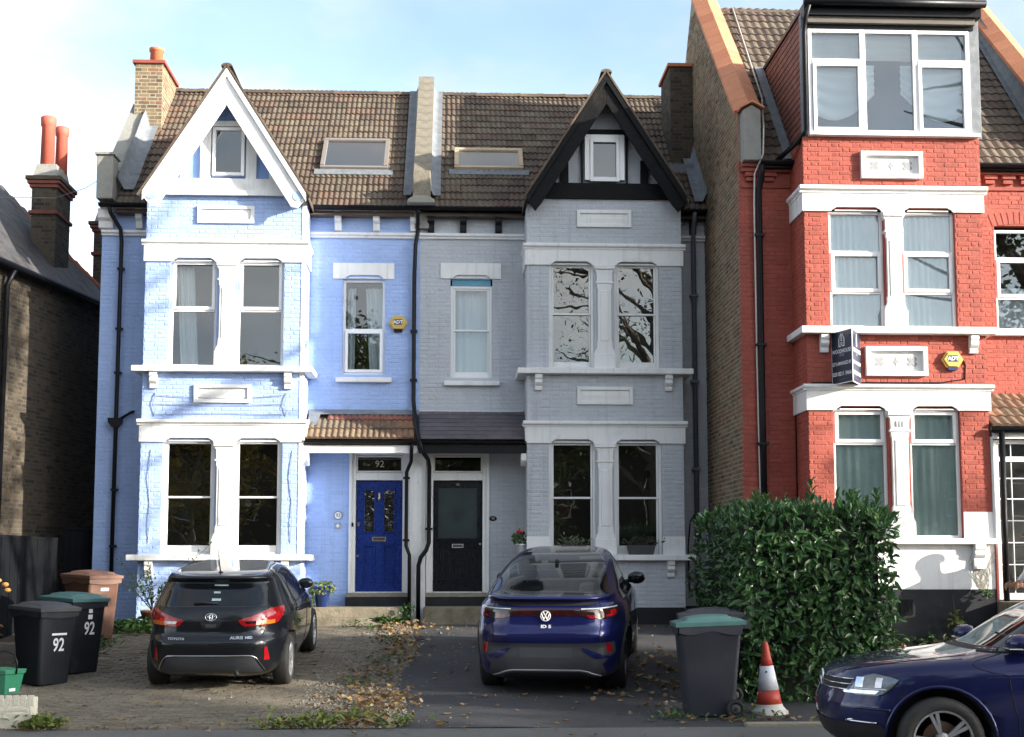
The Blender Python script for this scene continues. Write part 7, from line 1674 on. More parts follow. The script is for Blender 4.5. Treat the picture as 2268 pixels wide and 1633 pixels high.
def shrub(T, name, c, r_, h, n, ls, lw_, m, up_=.3, hollow=.3, stems=0, sm=None, kind=None):
    mb = MB(); c = Vector(c)
    for k in range(n):
        d = rv().normalized(); rr = (hollow + (1 - hollow) * random.random()) ; p = c + Vector((d.x * r_ * rr, d.y * r_ * rr, h / 2 + d.z * h / 2 * rr))
        if p.z < c.z: p.z = c.z + .01
        leaf_geo(mb, p, d + Vector((0, 0, up_)) + rv(.5), d + Vector((0, 0, .8)) + rv(.3), ls * random.uniform(.6, 1.2), lw_ * random.uniform(.7, 1.2), random.random())
    o = mb.build(name, m, T, kind=kind or 'stuff')
    if stems:
        st = MB()
        for k in range(stems):
            a = random.uniform(0, 6.28); st.tube([c + Vector((0, 0, -.05)), c + Vector((math.cos(a) * r_ * .4, math.sin(a) * r_ * .4, h * .5)), c + Vector((math.cos(a) * r_ * .8, math.sin(a) * r_ * .8, h * .9))], [.008, .005, .003], 5)
        st.build('stems', sm or M['twig'], T)
    return o
M['twig'] = mat('brown_twig', (.07, .05, .03), .8, .3, 6)
M['greenleaf'] = leaf_mat('mid_green_leaf', [(.04, .11, .025), (.07, .15, .03), (.03, .08, .025), (.10, .17, .04)], .45)
M['paleleaf'] = leaf_mat('grey_green_leaf', [(.16, .20, .12), (.22, .25, .15), (.12, .15, .09)], .6)
M['ivyleaf'] = leaf_mat('yellow_green_ivy', [(.12, .18, .03), (.20, .24, .05), (.07, .12, .03), (.28, .28, .07)], .45)
M['darkleaf'] = leaf_mat('dull_dark_leaf', [(.04, .055, .03), (.06, .075, .04), (.09, .075, .05)], .5)
M['autumnleaf'] = leaf_mat('red_brown_leaf', [(.16, .07, .03), (.22, .12, .04), (.10, .06, .03), (.12, .13, .04)], .55)
M['potterra'] = mat('terracotta_pot', (.38, .16, .085), .8, .15, 5, .2, 30, stain=((.45, .33, .25), 5, .5, .6))
M['potblue'] = mat('blue_glazed_pot', (.015, .05, .22), .15, .2, 4, coat=.8)
M['potwhite'] = mat('white_pot', (.7, .7, .7), .4, .06, 4)
M['potdark'] = mat('dark_grey_planter', (.06, .062, .07), .7, .2, 6, .2, 40)
M['flowerred'] = mat('red_petal', (.55, .02, .05), .5, .2, 20)
M['flowerpeach'] = mat('peach_petal', (.75, .38, .10), .5, .2, 20)
def potg(T, r0, r1, h, m, lip=.012, n=20):
    mb = MB(); mb.lathe([(r0, 0), (r1, h * .86), (r1 + lip, h * .87), (r1 + lip, h), (r1 - .012, h), (r1 - .02, h * .9)], (T.location.x, T.location.y, T.location.z), n); mb.build('pot', m, T, smooth=True)
    x, y, z = T.location; MB().lathe([(r1 - .015, h * .88), (.001, h * .9)], (x, y, z), n, cap=False).build('soil', M['soil'], T)
# rose in a terracotta pot
T = thing('potted_rose', 'straggly rose bush in a large terracotta pot under the blue bay', 'plant', (-5.0, 23.05, gz(23.05)))
potg(T, .13, .19, .30, M['potterra']); x, y, z = T.location
st = MB(); lf = MB()
for k in range(13):
    a = random.uniform(0, 6.28); ln = random.uniform(.5, 1.1); b = Vector((x, y, z + .28)); e = Vector((math.cos(a) * ln * .65, math.sin(a) * .2, ln * .85))
    if k == 0: e = Vector((.95, -.1, 1.12))
    if k == 1: e = Vector((-.65, -.05, .55))
    m_ = b + e * .5 + Vector((0, 0, .1)); pts = [b, m_, b + e]; st.tube(pts, [.009, .006, .003], 5)
    for j in range(26):
        t = random.uniform(.2, 1); p = b.lerp(m_, t * 2) if t < .5 else m_.lerp(b + e, t * 2 - 1)
        leaf_geo(lf, p + rv(.035), rv() + Vector((0, 0, .2)), Vector((0, -.5, 1)) + rv(.4), .055, .032, random.random())
st.build('stems', M['twig'], T); lf.build('leaves', M['greenleaf'], T, kind='stuff')
T = thing('ground_cover', 'low broad leaved green plants under the blue bay', 'plants', (-5.1, 22.3, gz(22.3))); T['kind'] = 'stuff'
mb = MB()
for k in range(420):
    xx, yy = random.gauss(-5.0, .42), random.gauss(22.25, .35); a = random.uniform(0, 6.28)
    leaf_geo(mb, Vector((xx, yy, gz(yy) + random.uniform(.02, .16))), Vector((math.cos(a), math.sin(a), random.uniform(.0, .7))), Vector((0, 0, 1)) + rv(.3), random.uniform(.08, .17), random.uniform(.05, .10), random.random())
mb.build('leaves', M['greenleaf'], T, kind='stuff')
# crumpled white sacks
sx_, sy_, sz_ = GP(268, 1362)
T = thing('rubble_sack', 'crumpled white sack beside the brown wheelie bin', 'sack', (sx_, 22.6, gz(22.6)))
mb = MB(); mb.grid(lambda u, v: Vector((sx_, 22.6, gz(22.6) + .14)) + Vector((math.cos(6.283 * u) * math.sin(math.pi * v) * .2, math.sin(6.283 * u) * math.sin(math.pi * v) * .14, -math.cos(math.pi * v) * .15)) * (1 + .35 * noise.noise(Vector((u * 7, v * 6, 1)))), 24, 14); mb.build('sack', mat('white_woven_sack', (.62, .64, .68), .6, .12, 8, .5, 30, stain=((.25, .27, .32), 9, .6, .56)), T, smooth=False)
# pots by the blue steps
T = thing('potted_lavender', 'grey green lavender in a terracotta pot by the steps', 'plant', (-2.62, 23.25, gz(23.25) + .02)); potg(T, .10, .15, .26, M['potterra'])
mb = MB(); x, y, z = T.location
for k in range(520):
    a = random.uniform(0, 6.28); q = random.random(); d = Vector((math.cos(a) * q, math.sin(a) * q, 1.1)); p = Vector((x, y, z + .27)) + d * random.uniform(.05, .22)
    leaf_geo(mb, p, d + rv(.25), rv(), .06, .008, random.random())
mb.build('foliage', M['paleleaf'], T, kind='stuff')
T = thing('potted_ivy', 'ivy trailing from a glossy blue pot on the step', 'plant', (-2.28, 23.98, .945)); potg(T, .10, .155, .36, M['potblue'])
mb = MB(); x, y, z = T.location
for k in range(420):
    a = random.uniform(0, 6.28); h = random.random(); r_ = .17 + .05 * random.random() if h > .15 else random.random() * .17
    if h > .5 and not (2.2 < a < 4.2): continue
    leaf_geo(mb, Vector((x + math.cos(a) * r_, y + math.sin(a) * r_, z + .44 - h * .42)), Vector((math.cos(a), math.sin(a), -.4)) + rv(.4), Vector((math.cos(a), math.sin(a), .8)), .06, .045, random.random())
mb.build('foliage', M['ivyleaf'], T, kind='stuff')
hx_, hy_, hz_ = GP(890, 1396)
T = thing('hosta_plant', 'bright green leafy plant at the foot of the steps', 'plant', (-1.0, 22.9, gz(22.9))); mb = MB()
for k in range(60):
    a = random.uniform(0, 6.28); q = random.uniform(.02, .28); leaf_geo(mb, Vector((-1.02 + math.cos(a) * q * 1.1, 22.9 + math.sin(a) * q * .6, gz(22.9) + .04 + .12 * random.random())), Vector((math.cos(a), math.sin(a), .5)), Vector((0, 0, 1)), random.uniform(.10, .2), random.uniform(.06, .10), random.random())
mb.build('leaves', M['greenleaf'], T, kind='stuff')
T = thing('weed_clump', 'weed growing at the foot of the black rain pipes', 'weed', (-.72, 23.6, .7)); shrub(T, 'leaves', (-.78, 23.66, .74), .12, .3, 50, .07, .035, M['greenleaf'])
T = thing('potted_shrub', 'small dark shrub in a pot beside the black front door', 'plant', (.92, 23.95, .94)); potg(T, .09, .12, .2, M['potdark']); shrub(T, 'foliage', (.92, 23.95, 1.12), .13, .38, 150, .05, .025, M['darkleaf'])
T = thing('potted_geranium', 'red flowered geranium in a white pot on the grey bay sill', 'plant', (1.20, 23.86, LV['s1t'])); potg(T, .065, .095, .19, M['potwhite'])
shrub(T, 'foliage', (1.18, 23.84, LV['s1t'] + .18), .14, .2, 60, .08, .06, M['greenleaf'], stems=4)
for q in range(3): MB().lathe([(.001, -.028), (.03, -.012), (.034, .006), (.018, .024), (.001, .028)], (1.14 + .03 * q, 23.8 - .02 * q, LV['s1t'] + .40 + .015 * (q % 2)), 8, cap=False).build('flower', M['flowerred'], T, smooth=True)
for (x, tr, lab, fm, nn) in ((PX(1272, 1215, 23.6)[0], .22, 'dark planter with spiky grey green sprigs on the grey bay sill', 'paleleaf', 130), (PX(1420, 1215, 23.6)[0], .25, 'dark planter with dull purple green foliage on the grey bay sill', 'darkleaf', 190)):
    zt = LV['s1t']; T = thing('window_planter', lab, 'planter', (x, YB - .085, zt))
    MB().add([(x - tr + .04, YB - .15, zt), (x + tr - .04, YB - .15, zt), (x + tr - .04, YB - .02, zt), (x - tr + .04, YB - .02, zt), (x - tr, YB - .17, zt + .17), (x + tr, YB - .17, zt + .17), (x + tr, YB - .0, zt + .17), (x - tr, YB - .0, zt + .17)], [(0, 3, 2, 1), (0, 1, 5, 4), (1, 2, 6, 5), (2, 3, 7, 6), (3, 0, 4, 7)]).build('trough', M['potdark'], T, bevel=.008)
    MB().add([(x - tr + .01, YB - .16, zt + .15), (x + tr - .01, YB - .16, zt + .15), (x + tr - .01, YB - .01, zt + .15), (x - tr + .01, YB - .01, zt + .15)], [(0, 1, 2, 3)]).build('soil', M['soil'], T)
    mb = MB()
    for k in range(nn): a = random.uniform(0, 6.28); leaf_geo(mb, Vector((x + random.gauss(0, tr * .5), YB - .09 + random.gauss(0, .04), zt + .16 + abs(random.gauss(0, .06)))), Vector((math.cos(a), math.sin(a), random.uniform(.2, 1.2))), rv(), random.uniform(.05, .11), .018 if fm == 'paleleaf' else .03, random.random())
    mb.build('foliage', M[fm], T, kind='stuff')
# left hand bed
T = thing('rose_bush', 'rose bush with peach flowers in front of the black fence', 'plant', (-5.9, 17.0, gz(17)))
shrub(T, 'foliage', (-6.05, 17.1, gz(17) + .35), .45, .75, 260, .09, .05, M['autumnleaf'], stems=6); shrub(T, 'upper_leaves', (-6.15, 17.2, gz(17) + 1.15), .25, .35, 40, .09, .05, M['greenleaf'], stems=4)
fx, fz = PX(17, 1308, 17.2)
for q, (dx, dz) in enumerate(((0, 0), (-.03, .07), (-.12, .12))): MB().lathe([(.001, -.03), (.035, -.015), (.045, .005), (.03, .025), (.01, .03)], (fx + dx, 17.2, fz + dz), 9, cap=False).build('flower', M['flowerpeach'], T, smooth=True)
T = thing('bed_foliage', 'low green foliage filling the bed behind the low wall', 'plants', (-5.9, 15.6, gz(15.6))); T['kind'] = 'stuff'
mb = MB()
for k in range(900):
    xx, yy = random.uniform(-7.0, -5.45), random.uniform(14.4, 17.4); a = random.uniform(0, 6.28)
    leaf_geo(mb, Vector((xx, yy, gz(yy) + random.uniform(.02, .30))), Vector((math.cos(a), math.sin(a), random.uniform(.0, .8))), Vector((0, 0, 1)) + rv(.4), random.uniform(.07, .15), random.uniform(.04, .08), random.random())
mb.build('leaves', M['greenleaf'], T, kind='stuff')
def weeds(label, spots, m, n, ls=.08, cat='weeds', sp=.14):
    T = thing('weed_patch', label, cat, (spots[0][0], spots[0][1], gz(spots[0][1]))); T['kind'] = 'stuff'; mb = MB()
    for (x, y) in spots:
        for k in range(n):
            a = random.uniform(0, 6.28); xx, yy = random.gauss(x, sp), random.gauss(y, sp * .7)
            leaf_geo(mb, Vector((xx, yy, gz(yy) + .015 + abs(random.gauss(0, .05)))), Vector((math.cos(a), math.sin(a), random.uniform(.1, 1.2))), Vector((0, 0, 1)) + rv(.4), ls * random.uniform(.5, 1.3), ls * .45, random.random())
    mb.build('leaves', m, T, kind='stuff')
weeds('yellowing weeds at the end of the low cream wall', [(-4.12, 13.98), (-4.02, 14.05), (-4.2, 13.95)], M['ivyleaf'], 60, .09, sp=.08)
weeds('grassy weeds on the gravel strip at the pavement', [(-1.55, 14.1), (-1.3, 14.0), (-1.2, 14.35), (-.95, 14.5), (-1.75, 13.95), (-.6, 14.05)], M['ivyleaf'], 55, .085)
weeds('small green weeds along the gravel strip', [(-1.2, 17.2), (-.95, 19.0), (-1.0, 20.8), (-1.35, 22.4), (-1.6, 22.9)], M['greenleaf'], 30, .07)
weeds('weeds beside the brown wheelie bin', [(-5.15, 19.6), (-5.25, 20.1), (-5.2, 20.5), (-5.3, 19.2)], M['greenleaf'], 60, .10)
weeds('dark low shrubs along the front of the red house', [(8.0, 20.4), (8.5, 20.0), (7.7, 20.2), (8.7, 19.6), (8.3, 19.7)], M['darkleaf'], 110, .11, sp=.2)
weeds('sparse weeds against the black plinth of the red house', [(6.95, 20.5), (7.3, 20.5), (6.5, 20.5)], M['greenleaf'], 25, .10)
weeds('weeds at the foot of the charcoal bin', [(2.35, 14.35), (3.15, 14.3), (2.25, 14.5)], M['greenleaf'], 25, .07)
T = thing('sapling', 'thin yellow green sapling against the black plinth of the red house', 'plant', (7.62, 20.45, gz(20.45)))
MB().tube([(7.62, 20.45, gz(20.45)), (7.63, 20.43, gz(20.45) + .35), (7.61, 20.45, gz(20.45) + .75)], [.012, .009, .004], 6).build('stem', M['twig'], T); shrub(T, 'leaves', (7.64, 20.42, gz(20.45) + .22), .10, .28, 30, .09, .06, M['ivyleaf'])
T = thing('dry_climber', 'dry leafless creeper clinging below the red house sill', 'plant', (8.2, RB - .03, 1.3)); st = MB()
for k in range(26):
    p = Vector((8.16 + random.gauss(0, .03), RB - .02, 1.30)); pts = [p]
    for j in range(5): p = p + Vector((random.gauss(0, .06), 0, random.uniform(.05, .16))); pts.append(p)
    st.tube(pts, .003, 4)
st.build('stems', mat('pale_dry_stem', (.38, .36, .30), .8), T, kind='stuff'); shrub(T, 'leaves', (8.16, RB - .06, 1.14), .1, .16, 30, .06, .04, M['greenleaf'])

# ================================================================== gravel strip and fallen leaves
M['gravel'] = mat('pale_gravel', (.3, .27, .22), .85, .2, 10, rnd=[(.13, .115, .085), (.19, .165, .12), (.10, .09, .07), (.24, .21, .16), (.16, .13, .095), (.30, .28, .25)])
bed = sheet('gravel_bed', [(13.9 + i * .4, *strip(13.9 + i * .4)) for i in range(24)], mat('gravel_dirt', (.13, .115, .085), .95, .3, 8, .9, 60), .016, 40, 6, .01)
mb = MB()
for k in range(5200):
    y = 13.9 + 9.2 * random.random() ** 1.25; a, b = strip(y); x = random.uniform(a - .1, b + .05) if random.random() < .9 else random.gauss((a + b) / 2, .9); r_ = random.uniform(.008, .022); z = gz(y) + .02
    if random.random() < .02: r_ *= 2.4
    j = lambda: random.uniform(.7, 1.2)
    mb.add([(x - r_ * j(), y, z), (x, y - r_ * j(), z), (x + r_ * j(), y, z), (x, y + r_ * j(), z), (x + random.uniform(-.3, .3) * r_, y, z + r_ * .8 * j()), (x, y, z - r_ * .5)], [(0, 1, 4), (1, 2, 4), (2, 3, 4), (3, 0, 4)], 0, random.random())
tag(mb.build('gravel', M['gravel']), 'pale gravel and pebbles strewn between the two drives', 'gravel', kind='stuff')
M['litter'] = leaf_mat('fallen_autumn_leaf', [(.24, .12, .05), (.30, .18, .07), (.16, .08, .04), (.40, .28, .09), (.26, .16, .08), (.12, .07, .045), (.36, .31, .22), (.20, .12, .065)], .6, .2)
def flat_leaf(mb, p, s, rnd_, tilt=.35):
    a0 = random.uniform(0, 6.28); n = (Vector((0, 0, 1)) + rv(tilt)).normalized(); t = n.orthogonal().normalized(); q = n.cross(t); cu = random.uniform(.1, .5)
    vs = [p + n * .004]
    for i in range(10):
        a = a0 + i * math.pi / 5; r_ = s * ((1.0 if i % 4 else .75) if i % 2 == 0 else .58) * random.uniform(.85, 1.1)
        vs.append(p + (t * math.cos(a) + q * math.sin(a)) * r_ + n * (cu * r_ * abs(math.cos(a - a0)) + .004))
    for v in vs: v.z = max(v.z, gz(v.y) + .014)
    mb.add(vs, [(0, 1 + i, 1 + (i + 1) % 10) for i in range(10)], 0, rnd_)
fl_m = []
for q in range(8):
    t_ = MB(); flat_leaf(t_, Vector((0, -40, .02)), 1.0, 0.0, .1)
    t_.v = [(a, b + 40, max(0, c - .02)) for a, b, c in t_.v]; fl_m.append(t_.mesh('fallen_leaf', M['litter']))
def lone_leaf(x, y, s, label, group):
    o = inst('fallen_leaf', random.choice(fl_m), None, (x, y, gz(y) + .026), (math.atan((gz(y + .1) - gz(y - .1)) / .2) + random.uniform(-.12, .12), random.uniform(-.12, .12), random.uniform(0, 6.28)), (s, s, s)); tag(o, label, 'leaf', group)
for k in range(70): 
    x, y = random.uniform(-.4, 3.0), 14.1 + 7.5 * random.random()
    lone_leaf(x, y, random.uniform(.035, .065), 'fallen brown leaf lying alone on the asphalt drive', 'leaves scattered on the asphalt drive')
for k in range(50): 
    y = 14.1 + 8 * random.random(); x = random.uniform(-4.6, strip(y)[0] - .1)
    lone_leaf(x, y, random.uniform(.035, .06), 'fallen yellow brown leaf lying alone on the block paving', 'leaves scattered on the block paving')
for k in range(16): lone_leaf(random.uniform(-3.5, 3.2), random.uniform(13.1, 13.9), random.uniform(.03, .055), 'fallen leaf lying on the pavement', 'leaves scattered on the pavement')
mb = MB()
def pile(cx, cy, sx, sy, n, h=.05, s=(.03, .058)):
    for k in range(n):
        x, y = random.gauss(cx, sx), random.gauss(cy, sy); flat_leaf(mb, Vector((x, y, gz(y) + .02 + h * random.random())), random.uniform(*s), random.random(), .4)
for i in range(14): y = 14.1 + i * .62; a, b = strip(y); pile((a + b) / 2 + random.uniform(-.1, .35), y, .20, .28, 34)
pile(-.72, 15.6, .2, .35, 130, .12); pile(-.75, 22.7, .25, .3, 110, .1); pile(-1.0, 14.15, .45, .12, 90, .05)
pile(2.9, 18.3, .35, 1.0, 160, .03); pile(2.4, 16.3, .4, .8, 70, .02); pile(6.8, 19.2, .8, .55, 330, .08); pile(3.4, 14.35, .5, .12, 40, .02); pile(2.0, 22.6, 1.0, .3, 70, .02); pile(-3.4, 13.95, 1.2, .08, 60, .01, (.02, .04))
tag(mb.build('leaf_litter', M['litter']), 'drifts of brown and yellow fallen leaves along the drives', 'leaf litter', kind='stuff')
tag(MB().box(3.0, 5.6, 13.93, 14.06, 0, .085).build('kerb_edging', M['stoneslab'], bevel=.015), kind='structure')
# ================================================================== person by the red porch (only a sliver is in the picture)
px0, py0 = 8.74, 20.0; pz0 = gz(py0)
T = thing('person', 'person in a white shirt and dark waistcoat at the porch of the red house', 'person', (px0, py0, pz0))
def skin(name, verts, edges, radii, m, parent):
    me = bpy.data.meshes.new(name); me.from_pydata([Vector(v) + Vector((px0, py0, pz0)) for v in verts], edges, [])
    o = bpy.data.objects.new(name, me); C.objects.link(o)
    o.modifiers.new('skin', 'SKIN'); sv = me.skin_vertices[0].data
    for i, r_ in enumerate(radii): sv[i].radius = (r_, r_) if not isinstance(r_, tuple) else r_
    sv[0].use_root = True
    s = o.modifiers.new('s', 'SUBSURF'); s.levels = 2; s.render_levels = 2
    dg = bpy.context.evaluated_depsgraph_get(); dg.update(); m2 = bpy.data.meshes.new_from_object(o.evaluated_get(dg)); o.modifiers.clear(); o.data = m2
    m2.materials.clear(); m2.materials.append(m)
    for p in m2.polygons: p.use_smooth = True
    parent_to(o, parent); return o
M['skin'] = mat('warm_skin', (.42, .22, .14), .5, .08, 6)
M['shirt'] = mat('white_shirt_cloth', (.72, .73, .76), .8, .06, 5, .3, 30)
M['trouser'] = mat('dark_trousers', (.02, .022, .03), .85, .15, 5)
M['hair'] = mat('dark_hair', (.02, .015, .012), .6, .3, 20)
# facing -x, standing, head slightly bowed
V_ = [(0, 0, .95), (-.01, 0, 1.15), (-.02, 0, 1.38), (-.04, 0, 1.50), (-.09, 0, 1.60), (-.12, 0, 1.70),
      (.0, .10, .90), (.0, .11, .50), (.03, .12, .09), (-.12, .13, .04), (.0, -.10, .90), (.02, -.11, .50), (.05, -.12, .09), (-.10, -.13, .04),
      (-.02, .19, 1.42), (-.05, .24, 1.14), (-.22, .20, .98), (-.30, .19, .96), (-.02, -.19, 1.42), (-.04, -.24, 1.14), (-.20, -.22, .97), (-.28, -.21, .95)]
E_ = [(0, 1), (1, 2), (2, 3), (3, 4), (4, 5), (0, 6), (6, 7), (7, 8), (8, 9), (0, 10), (10, 11), (11, 12), (12, 13), (2, 14), (14, 15), (15, 16), (16, 17), (2, 18), (18, 19), (19, 20), (20, 21)]
R_ = [(.14, .11), (.14, .10), (.15, .11), .055, .09, .085, .085, .058, .042, .035, .085, .058, .042, .035, .058, .042, .032, .03, .058, .042, .032, .03]
skin('body', V_, E_, R_, M['skin'], T)
skin('shirt', [(0, 0, .93), (-.01, 0, 1.15), (-.02, 0, 1.40), (-.02, .20, 1.42), (-.055, .25, 1.14), (-.21, .205, .985), (-.02, -.20, 1.42), (-.045, -.25, 1.14), (-.19, -.225, .975)], [(0, 1), (1, 2), (2, 3), (3, 4), (4, 5), (2, 6), (6, 7), (7, 8)], [(.165, .13), (.165, .125), (.17, .125), .072, .056, .046, .072, .056, .046], M['shirt'], T)
skin('waistcoat', [(.02, 0, .93), (.02, 0, 1.15), (.015, 0, 1.40)], [(0, 1), (1, 2)], [(.178, .135), (.176, .13), (.165, .12)], M['trouser'], T)
skin('trousers', [(0, 0, .95), (.0, .10, .88), (.0, .11, .50), (.03, .12, .12), (.0, -.10, .88), (.02, -.11, .50), (.05, -.12, .12)], [(0, 1), (1, 2), (2, 3), (0, 4), (4, 5), (5, 6)], [(.15, .125), .105, .075, .06, .105, .075, .06], M['trouser'], T)
mb = MB(); hc = Vector((px0 - .10, py0, pz0 + 1.68))
mb.grid(lambda u, v: hc + Vector((.03, 0, .03)) + Vector((math.cos(6.283 * u) * math.sin(1.75 * v) * .118, math.sin(6.283 * u) * math.sin(1.75 * v) * .10, math.cos(1.75 * v) * .125)), 20, 10); mb.build('hair', M['hair'], T, smooth=True)
fc = MB(); fc.tube([hc + Vector((-.10, 0, .0)), hc + Vector((-.125, 0, -.025)), hc + Vector((-.10, 0, -.035))], [.012, .017, .01], 8); fc.build('nose', M['skin'], T, smooth=True)
for sy in (-1, 1):
    MB().lathe([(.001, -.011), (.011, 0), (.001, .011)], (hc.x - .088, hc.y + sy * .034, hc.z + .012), 8, cap=False).build('eye', M['hair'], T, smooth=True)
    MB().lathe([(.001, -.03), (.014, -.01), (.016, .015), (.001, .03)], (hc.x + .01, hc.y + sy * .092, hc.z - .005), 8, cap=False).build('ear', M['skin'], T, smooth=True)
MB().tube([hc + Vector((-.092, -.025, -.062)), hc + Vector((-.10, 0, -.063)), hc + Vector((-.092, .025, -.062))], .006, 6).build('mouth', mat('lip', (.32, .12, .10), .5), T)
for sy in (-1, 1):
    p = Vector((px0 - .29, py0 + sy * .20, pz0 + .955)); h = MB()
    h.grid(lambda u, v: p + Vector((-.045 + -.05 * math.cos(math.pi * v) , .018 * math.cos(6.283 * u) * math.sin(math.pi * v) , .04 * math.sin(6.283 * u) * math.sin(math.pi * v) - .01)), 12, 8)
    for q in range(4):
        b = p + Vector((-.085, 0, .025 - .019 * q)); L_ = (.065, .072, .068, .054)[q]; h.tube([b, b + Vector((-L_ * .5, 0, -.012)), b + Vector((-L_ * .8, sy * -.012, -.04)), b + Vector((-L_ * .75, sy * -.018, -.062))], [.009, .0085, .008, .006], 6)
    h.tube([p + Vector((-.03, 0, .03)), p + Vector((-.06, sy * -.025, .045)), p + Vector((-.09, sy * -.035, .035))], [.011, .010, .007], 6); h.build('hand', M['skin'], T, smooth=True)
for sy, xo in ((.125, 0), (-.125, .02)): MB().box(px0 - .19 + xo, px0 + .09 + xo, py0 + sy - .045, py0 + sy + .045, pz0, pz0 + .085).build('shoe', M['trouser'], T, bevel=.03)

# ================================================================== trees
M['bark'] = mat('tree_bark', (.17, .145, .11), .9, .3, 5, .8, 20)
M['treeleaf'] = leaf_mat('autumn_tree_leaf', [(.26, .20, .04), (.36, .27, .06), (.14, .14, .035), (.42, .30, .07), (.18, .16, .04)], .55, .45)
M['treegreen'] = leaf_mat('green_tree_leaf', [(.05, .08, .02), (.08, .11, .03), (.04, .06, .02), (.13, .13, .04)], .55, .4)
def tree(label, x, y, h, cr, cz0, n, m, ls=.16, seed=1, group=None, limbs=9, keep=None):
    rg = random.Random(seed); z = gz(y) if y > 0 else (.1 if y > -5 else 0); T = thing('street_tree', label, 'tree', (x, y, z), 0, group)
    tb = MB(); tb.tube([(x, y, z - .1), (x + .08, y, z + h * .2), (x - .05, y + .1, z + h * .45), (x + .1, y, z + h * .75), (x + .05, y, z + h * .95)], [h * .026, h * .021, h * .016, h * .009, h * .003], 10); cl = []
    for i in range(limbs):
        t = .22 + .65 * i / limbs; a = i * 2.4 + rg.random(); b = Vector((x, y, z + h * t)); ln = cr * (1.15 - .6 * abs(t - .45)); e = b + Vector((math.cos(a) * ln * .85, math.sin(a) * ln * .85, ln * .55)); mid = b.lerp(e, .5) + Vector((0, 0, ln * .12))
        tb.tube([b, mid, e], [h * .009, h * .006, h * .002], 6); cl += [mid, e, b.lerp(e, .75)]
        for j in range(3):
            e2 = e + Vector((rg.gauss(0, ln * .35), rg.gauss(0, ln * .35), rg.gauss(.2, ln * .25))); tb.tube([mid, mid.lerp(e2, .6), e2], [h * .004, h * .003, h * .001], 5); cl.append(e2)
    tb.build('trunk', M['bark'], T, smooth=True); mb = MB()
    cl = [c for c in cl if c.z > z + cz0 - .3]
    for k in range(n):
        c = rg.choice(cl); d = Vector((rg.gauss(0, 1), rg.gauss(0, 1), rg.gauss(0, .8))) * cr * .16; p = c + d
        if p.z < z + cz0 or math.hypot(p.x - x, p.y - y) > cr * 1.15 or (keep and not keep(p)): continue
        tt = Vector((rg.gauss(0, 1), rg.gauss(0, 1), rg.gauss(-.4, .7))); nn = Vector((rg.gauss(0, .6), rg.gauss(0, .6), 1))
        t = tt.normalized(); q = t.cross(nn).normalized(); L_ = ls * rg.uniform(.6, 1.3)
        mb.add([p, p + t * L_ * .5 + q * L_ * .32, p + t * L_, p + t * L_ * .5 - q * L_ * .32], [(0, 1, 2, 3)], 0, rg.random())
    mb.build('crown', m, T, kind='stuff'); return T
tree('tall leafy street tree on the pavement in front of the red house terrace', 13.6, 12.7, 15, 3.2, 2.2, 15000, M['treegreen'], .20, 3, limbs=14, keep=lambda p: (p.z < 6.6 or math.hypot(p.x - 14.0, p.y - 12.5) < 2.5) and p.x - 2.1 * (23.7 - p.y) < -6.0)  # unseen; shades the drives, crown cut away so sun still reaches the blue bay
tree('smaller street tree further along the pavement beyond the red house', 25.6, 12.95, 10.5, 2.0, 5.5, 2500, M['treeleaf'], .15, 4)
for i, (x, lab) in enumerate(((29.5, 'dense street tree on the far pavement well down the road'), (36.5, 'middle dense street tree of the three down the far pavement'), (43.5, 'dense street tree at the far end of the opposite pavement'))):
    tree(lab, x, -3.2, 15, 3.6, 4.0, 6000, M['treegreen'], .34, 40 + i, 'street trees down the far pavement', 12)  # unseen trees added to throw shade over the front of the drives
tree('street tree on the far pavement directly facing the front doors', -3.0, -3.4, 10.8, 3.0, 4.0, 7000, M['treegreen'], .26, 50, limbs=13)
OPP = 'trees across the road'
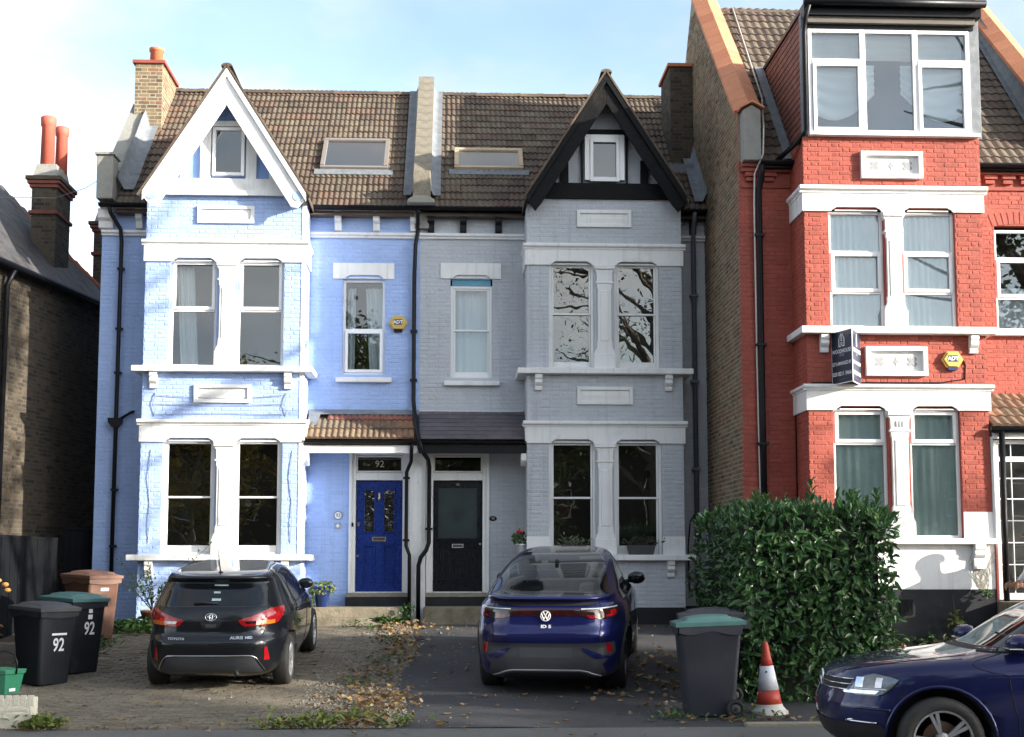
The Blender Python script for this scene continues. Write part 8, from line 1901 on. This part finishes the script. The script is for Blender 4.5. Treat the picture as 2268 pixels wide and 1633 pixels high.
for i, (x, y, h, cr, cz, n, m, lab) in enumerate(((-10.5, -8, 8.0, 3.0, .8, 7000, 'treeleaf', 'yellow low crowned tree across the road'), (-3.6, -9, 10.5, 3.0, 1.0, 8000, 'treeleaf', 'yellow brown tree across the road facing the front doors'), (2.4, -8.5, 8.5, 2.8, .8, 7000, 'treegreen', 'green bushy tree across the road'), (9.0, -12.5, 17.5, 4.6, 1.0, 7000, 'treegreen', 'tall branching tree across the road'), (16.5, -9, 5.6, 2.6, .6, 5000, 'treegreen', 'broad green tree across the road'), (-18, -9, 9, 3.2, .8, 6000, 'treegreen', 'rounded green tree across the road'))):
    tree(lab, x, y, h, cr, cz, n, M[m], .24 if h < 15 else .15, 20 + i, OPP, 12 if h < 15 else 22)
for k, (x0, x1, zt, lab) in enumerate(((-26, -8.05, 7.6, 'plain brick houses across the road behind yellow trees'), (-8.04, 9.2, 8.0, 'plain brick houses across the road behind the tall tree'), (9.21, 27, 6.2, 'plain brick houses across the road behind the broad tree'))):
    T = thing('facing_house', lab, 'house', ((x0 + x1) / 2, -17, 0), group='houses across the road'); mb = MB(); ws = []
    n = int((x1 - x0) / 2.9)
    for i in range(n):
        for z0, z1 in ((1.0, 2.5), (3.7, 5.2)): ws.append((x0 + .8 + i * 2.9, x0 + 2.2 + i * 2.9, z0, z1))
    mbx = MB(); wall_holes(mbx, -x1, -x0, 0, zt, [(-b, -a, c, d) for a, b, c, d in ws], 17.0, .12); mbx.v = [(-a, -b, c) for a, b, c in mbx.v]; mbx.build('wall', M['stockdark'], T)
    for a, b, c, d in ws:
        f = MB(); rect_frame(f, a, b, c, d, -17.1, -17.03, .07); f.box(a, b, -17.09, -17.04, (c + d) / 2 - .03, (c + d) / 2 + .03); wn = f.build('window', M['upvc'], T); MB().box(a, b, -17.085, -17.075, c, d).build('pane', M['carglass'], wn)
    MB().prism([(-16.6, zt - .1), (-20, zt + 2.8), (-24, zt - .1)], 'x', x0 - .1, x1 + .1).build('roof', M['slatedark'], T)
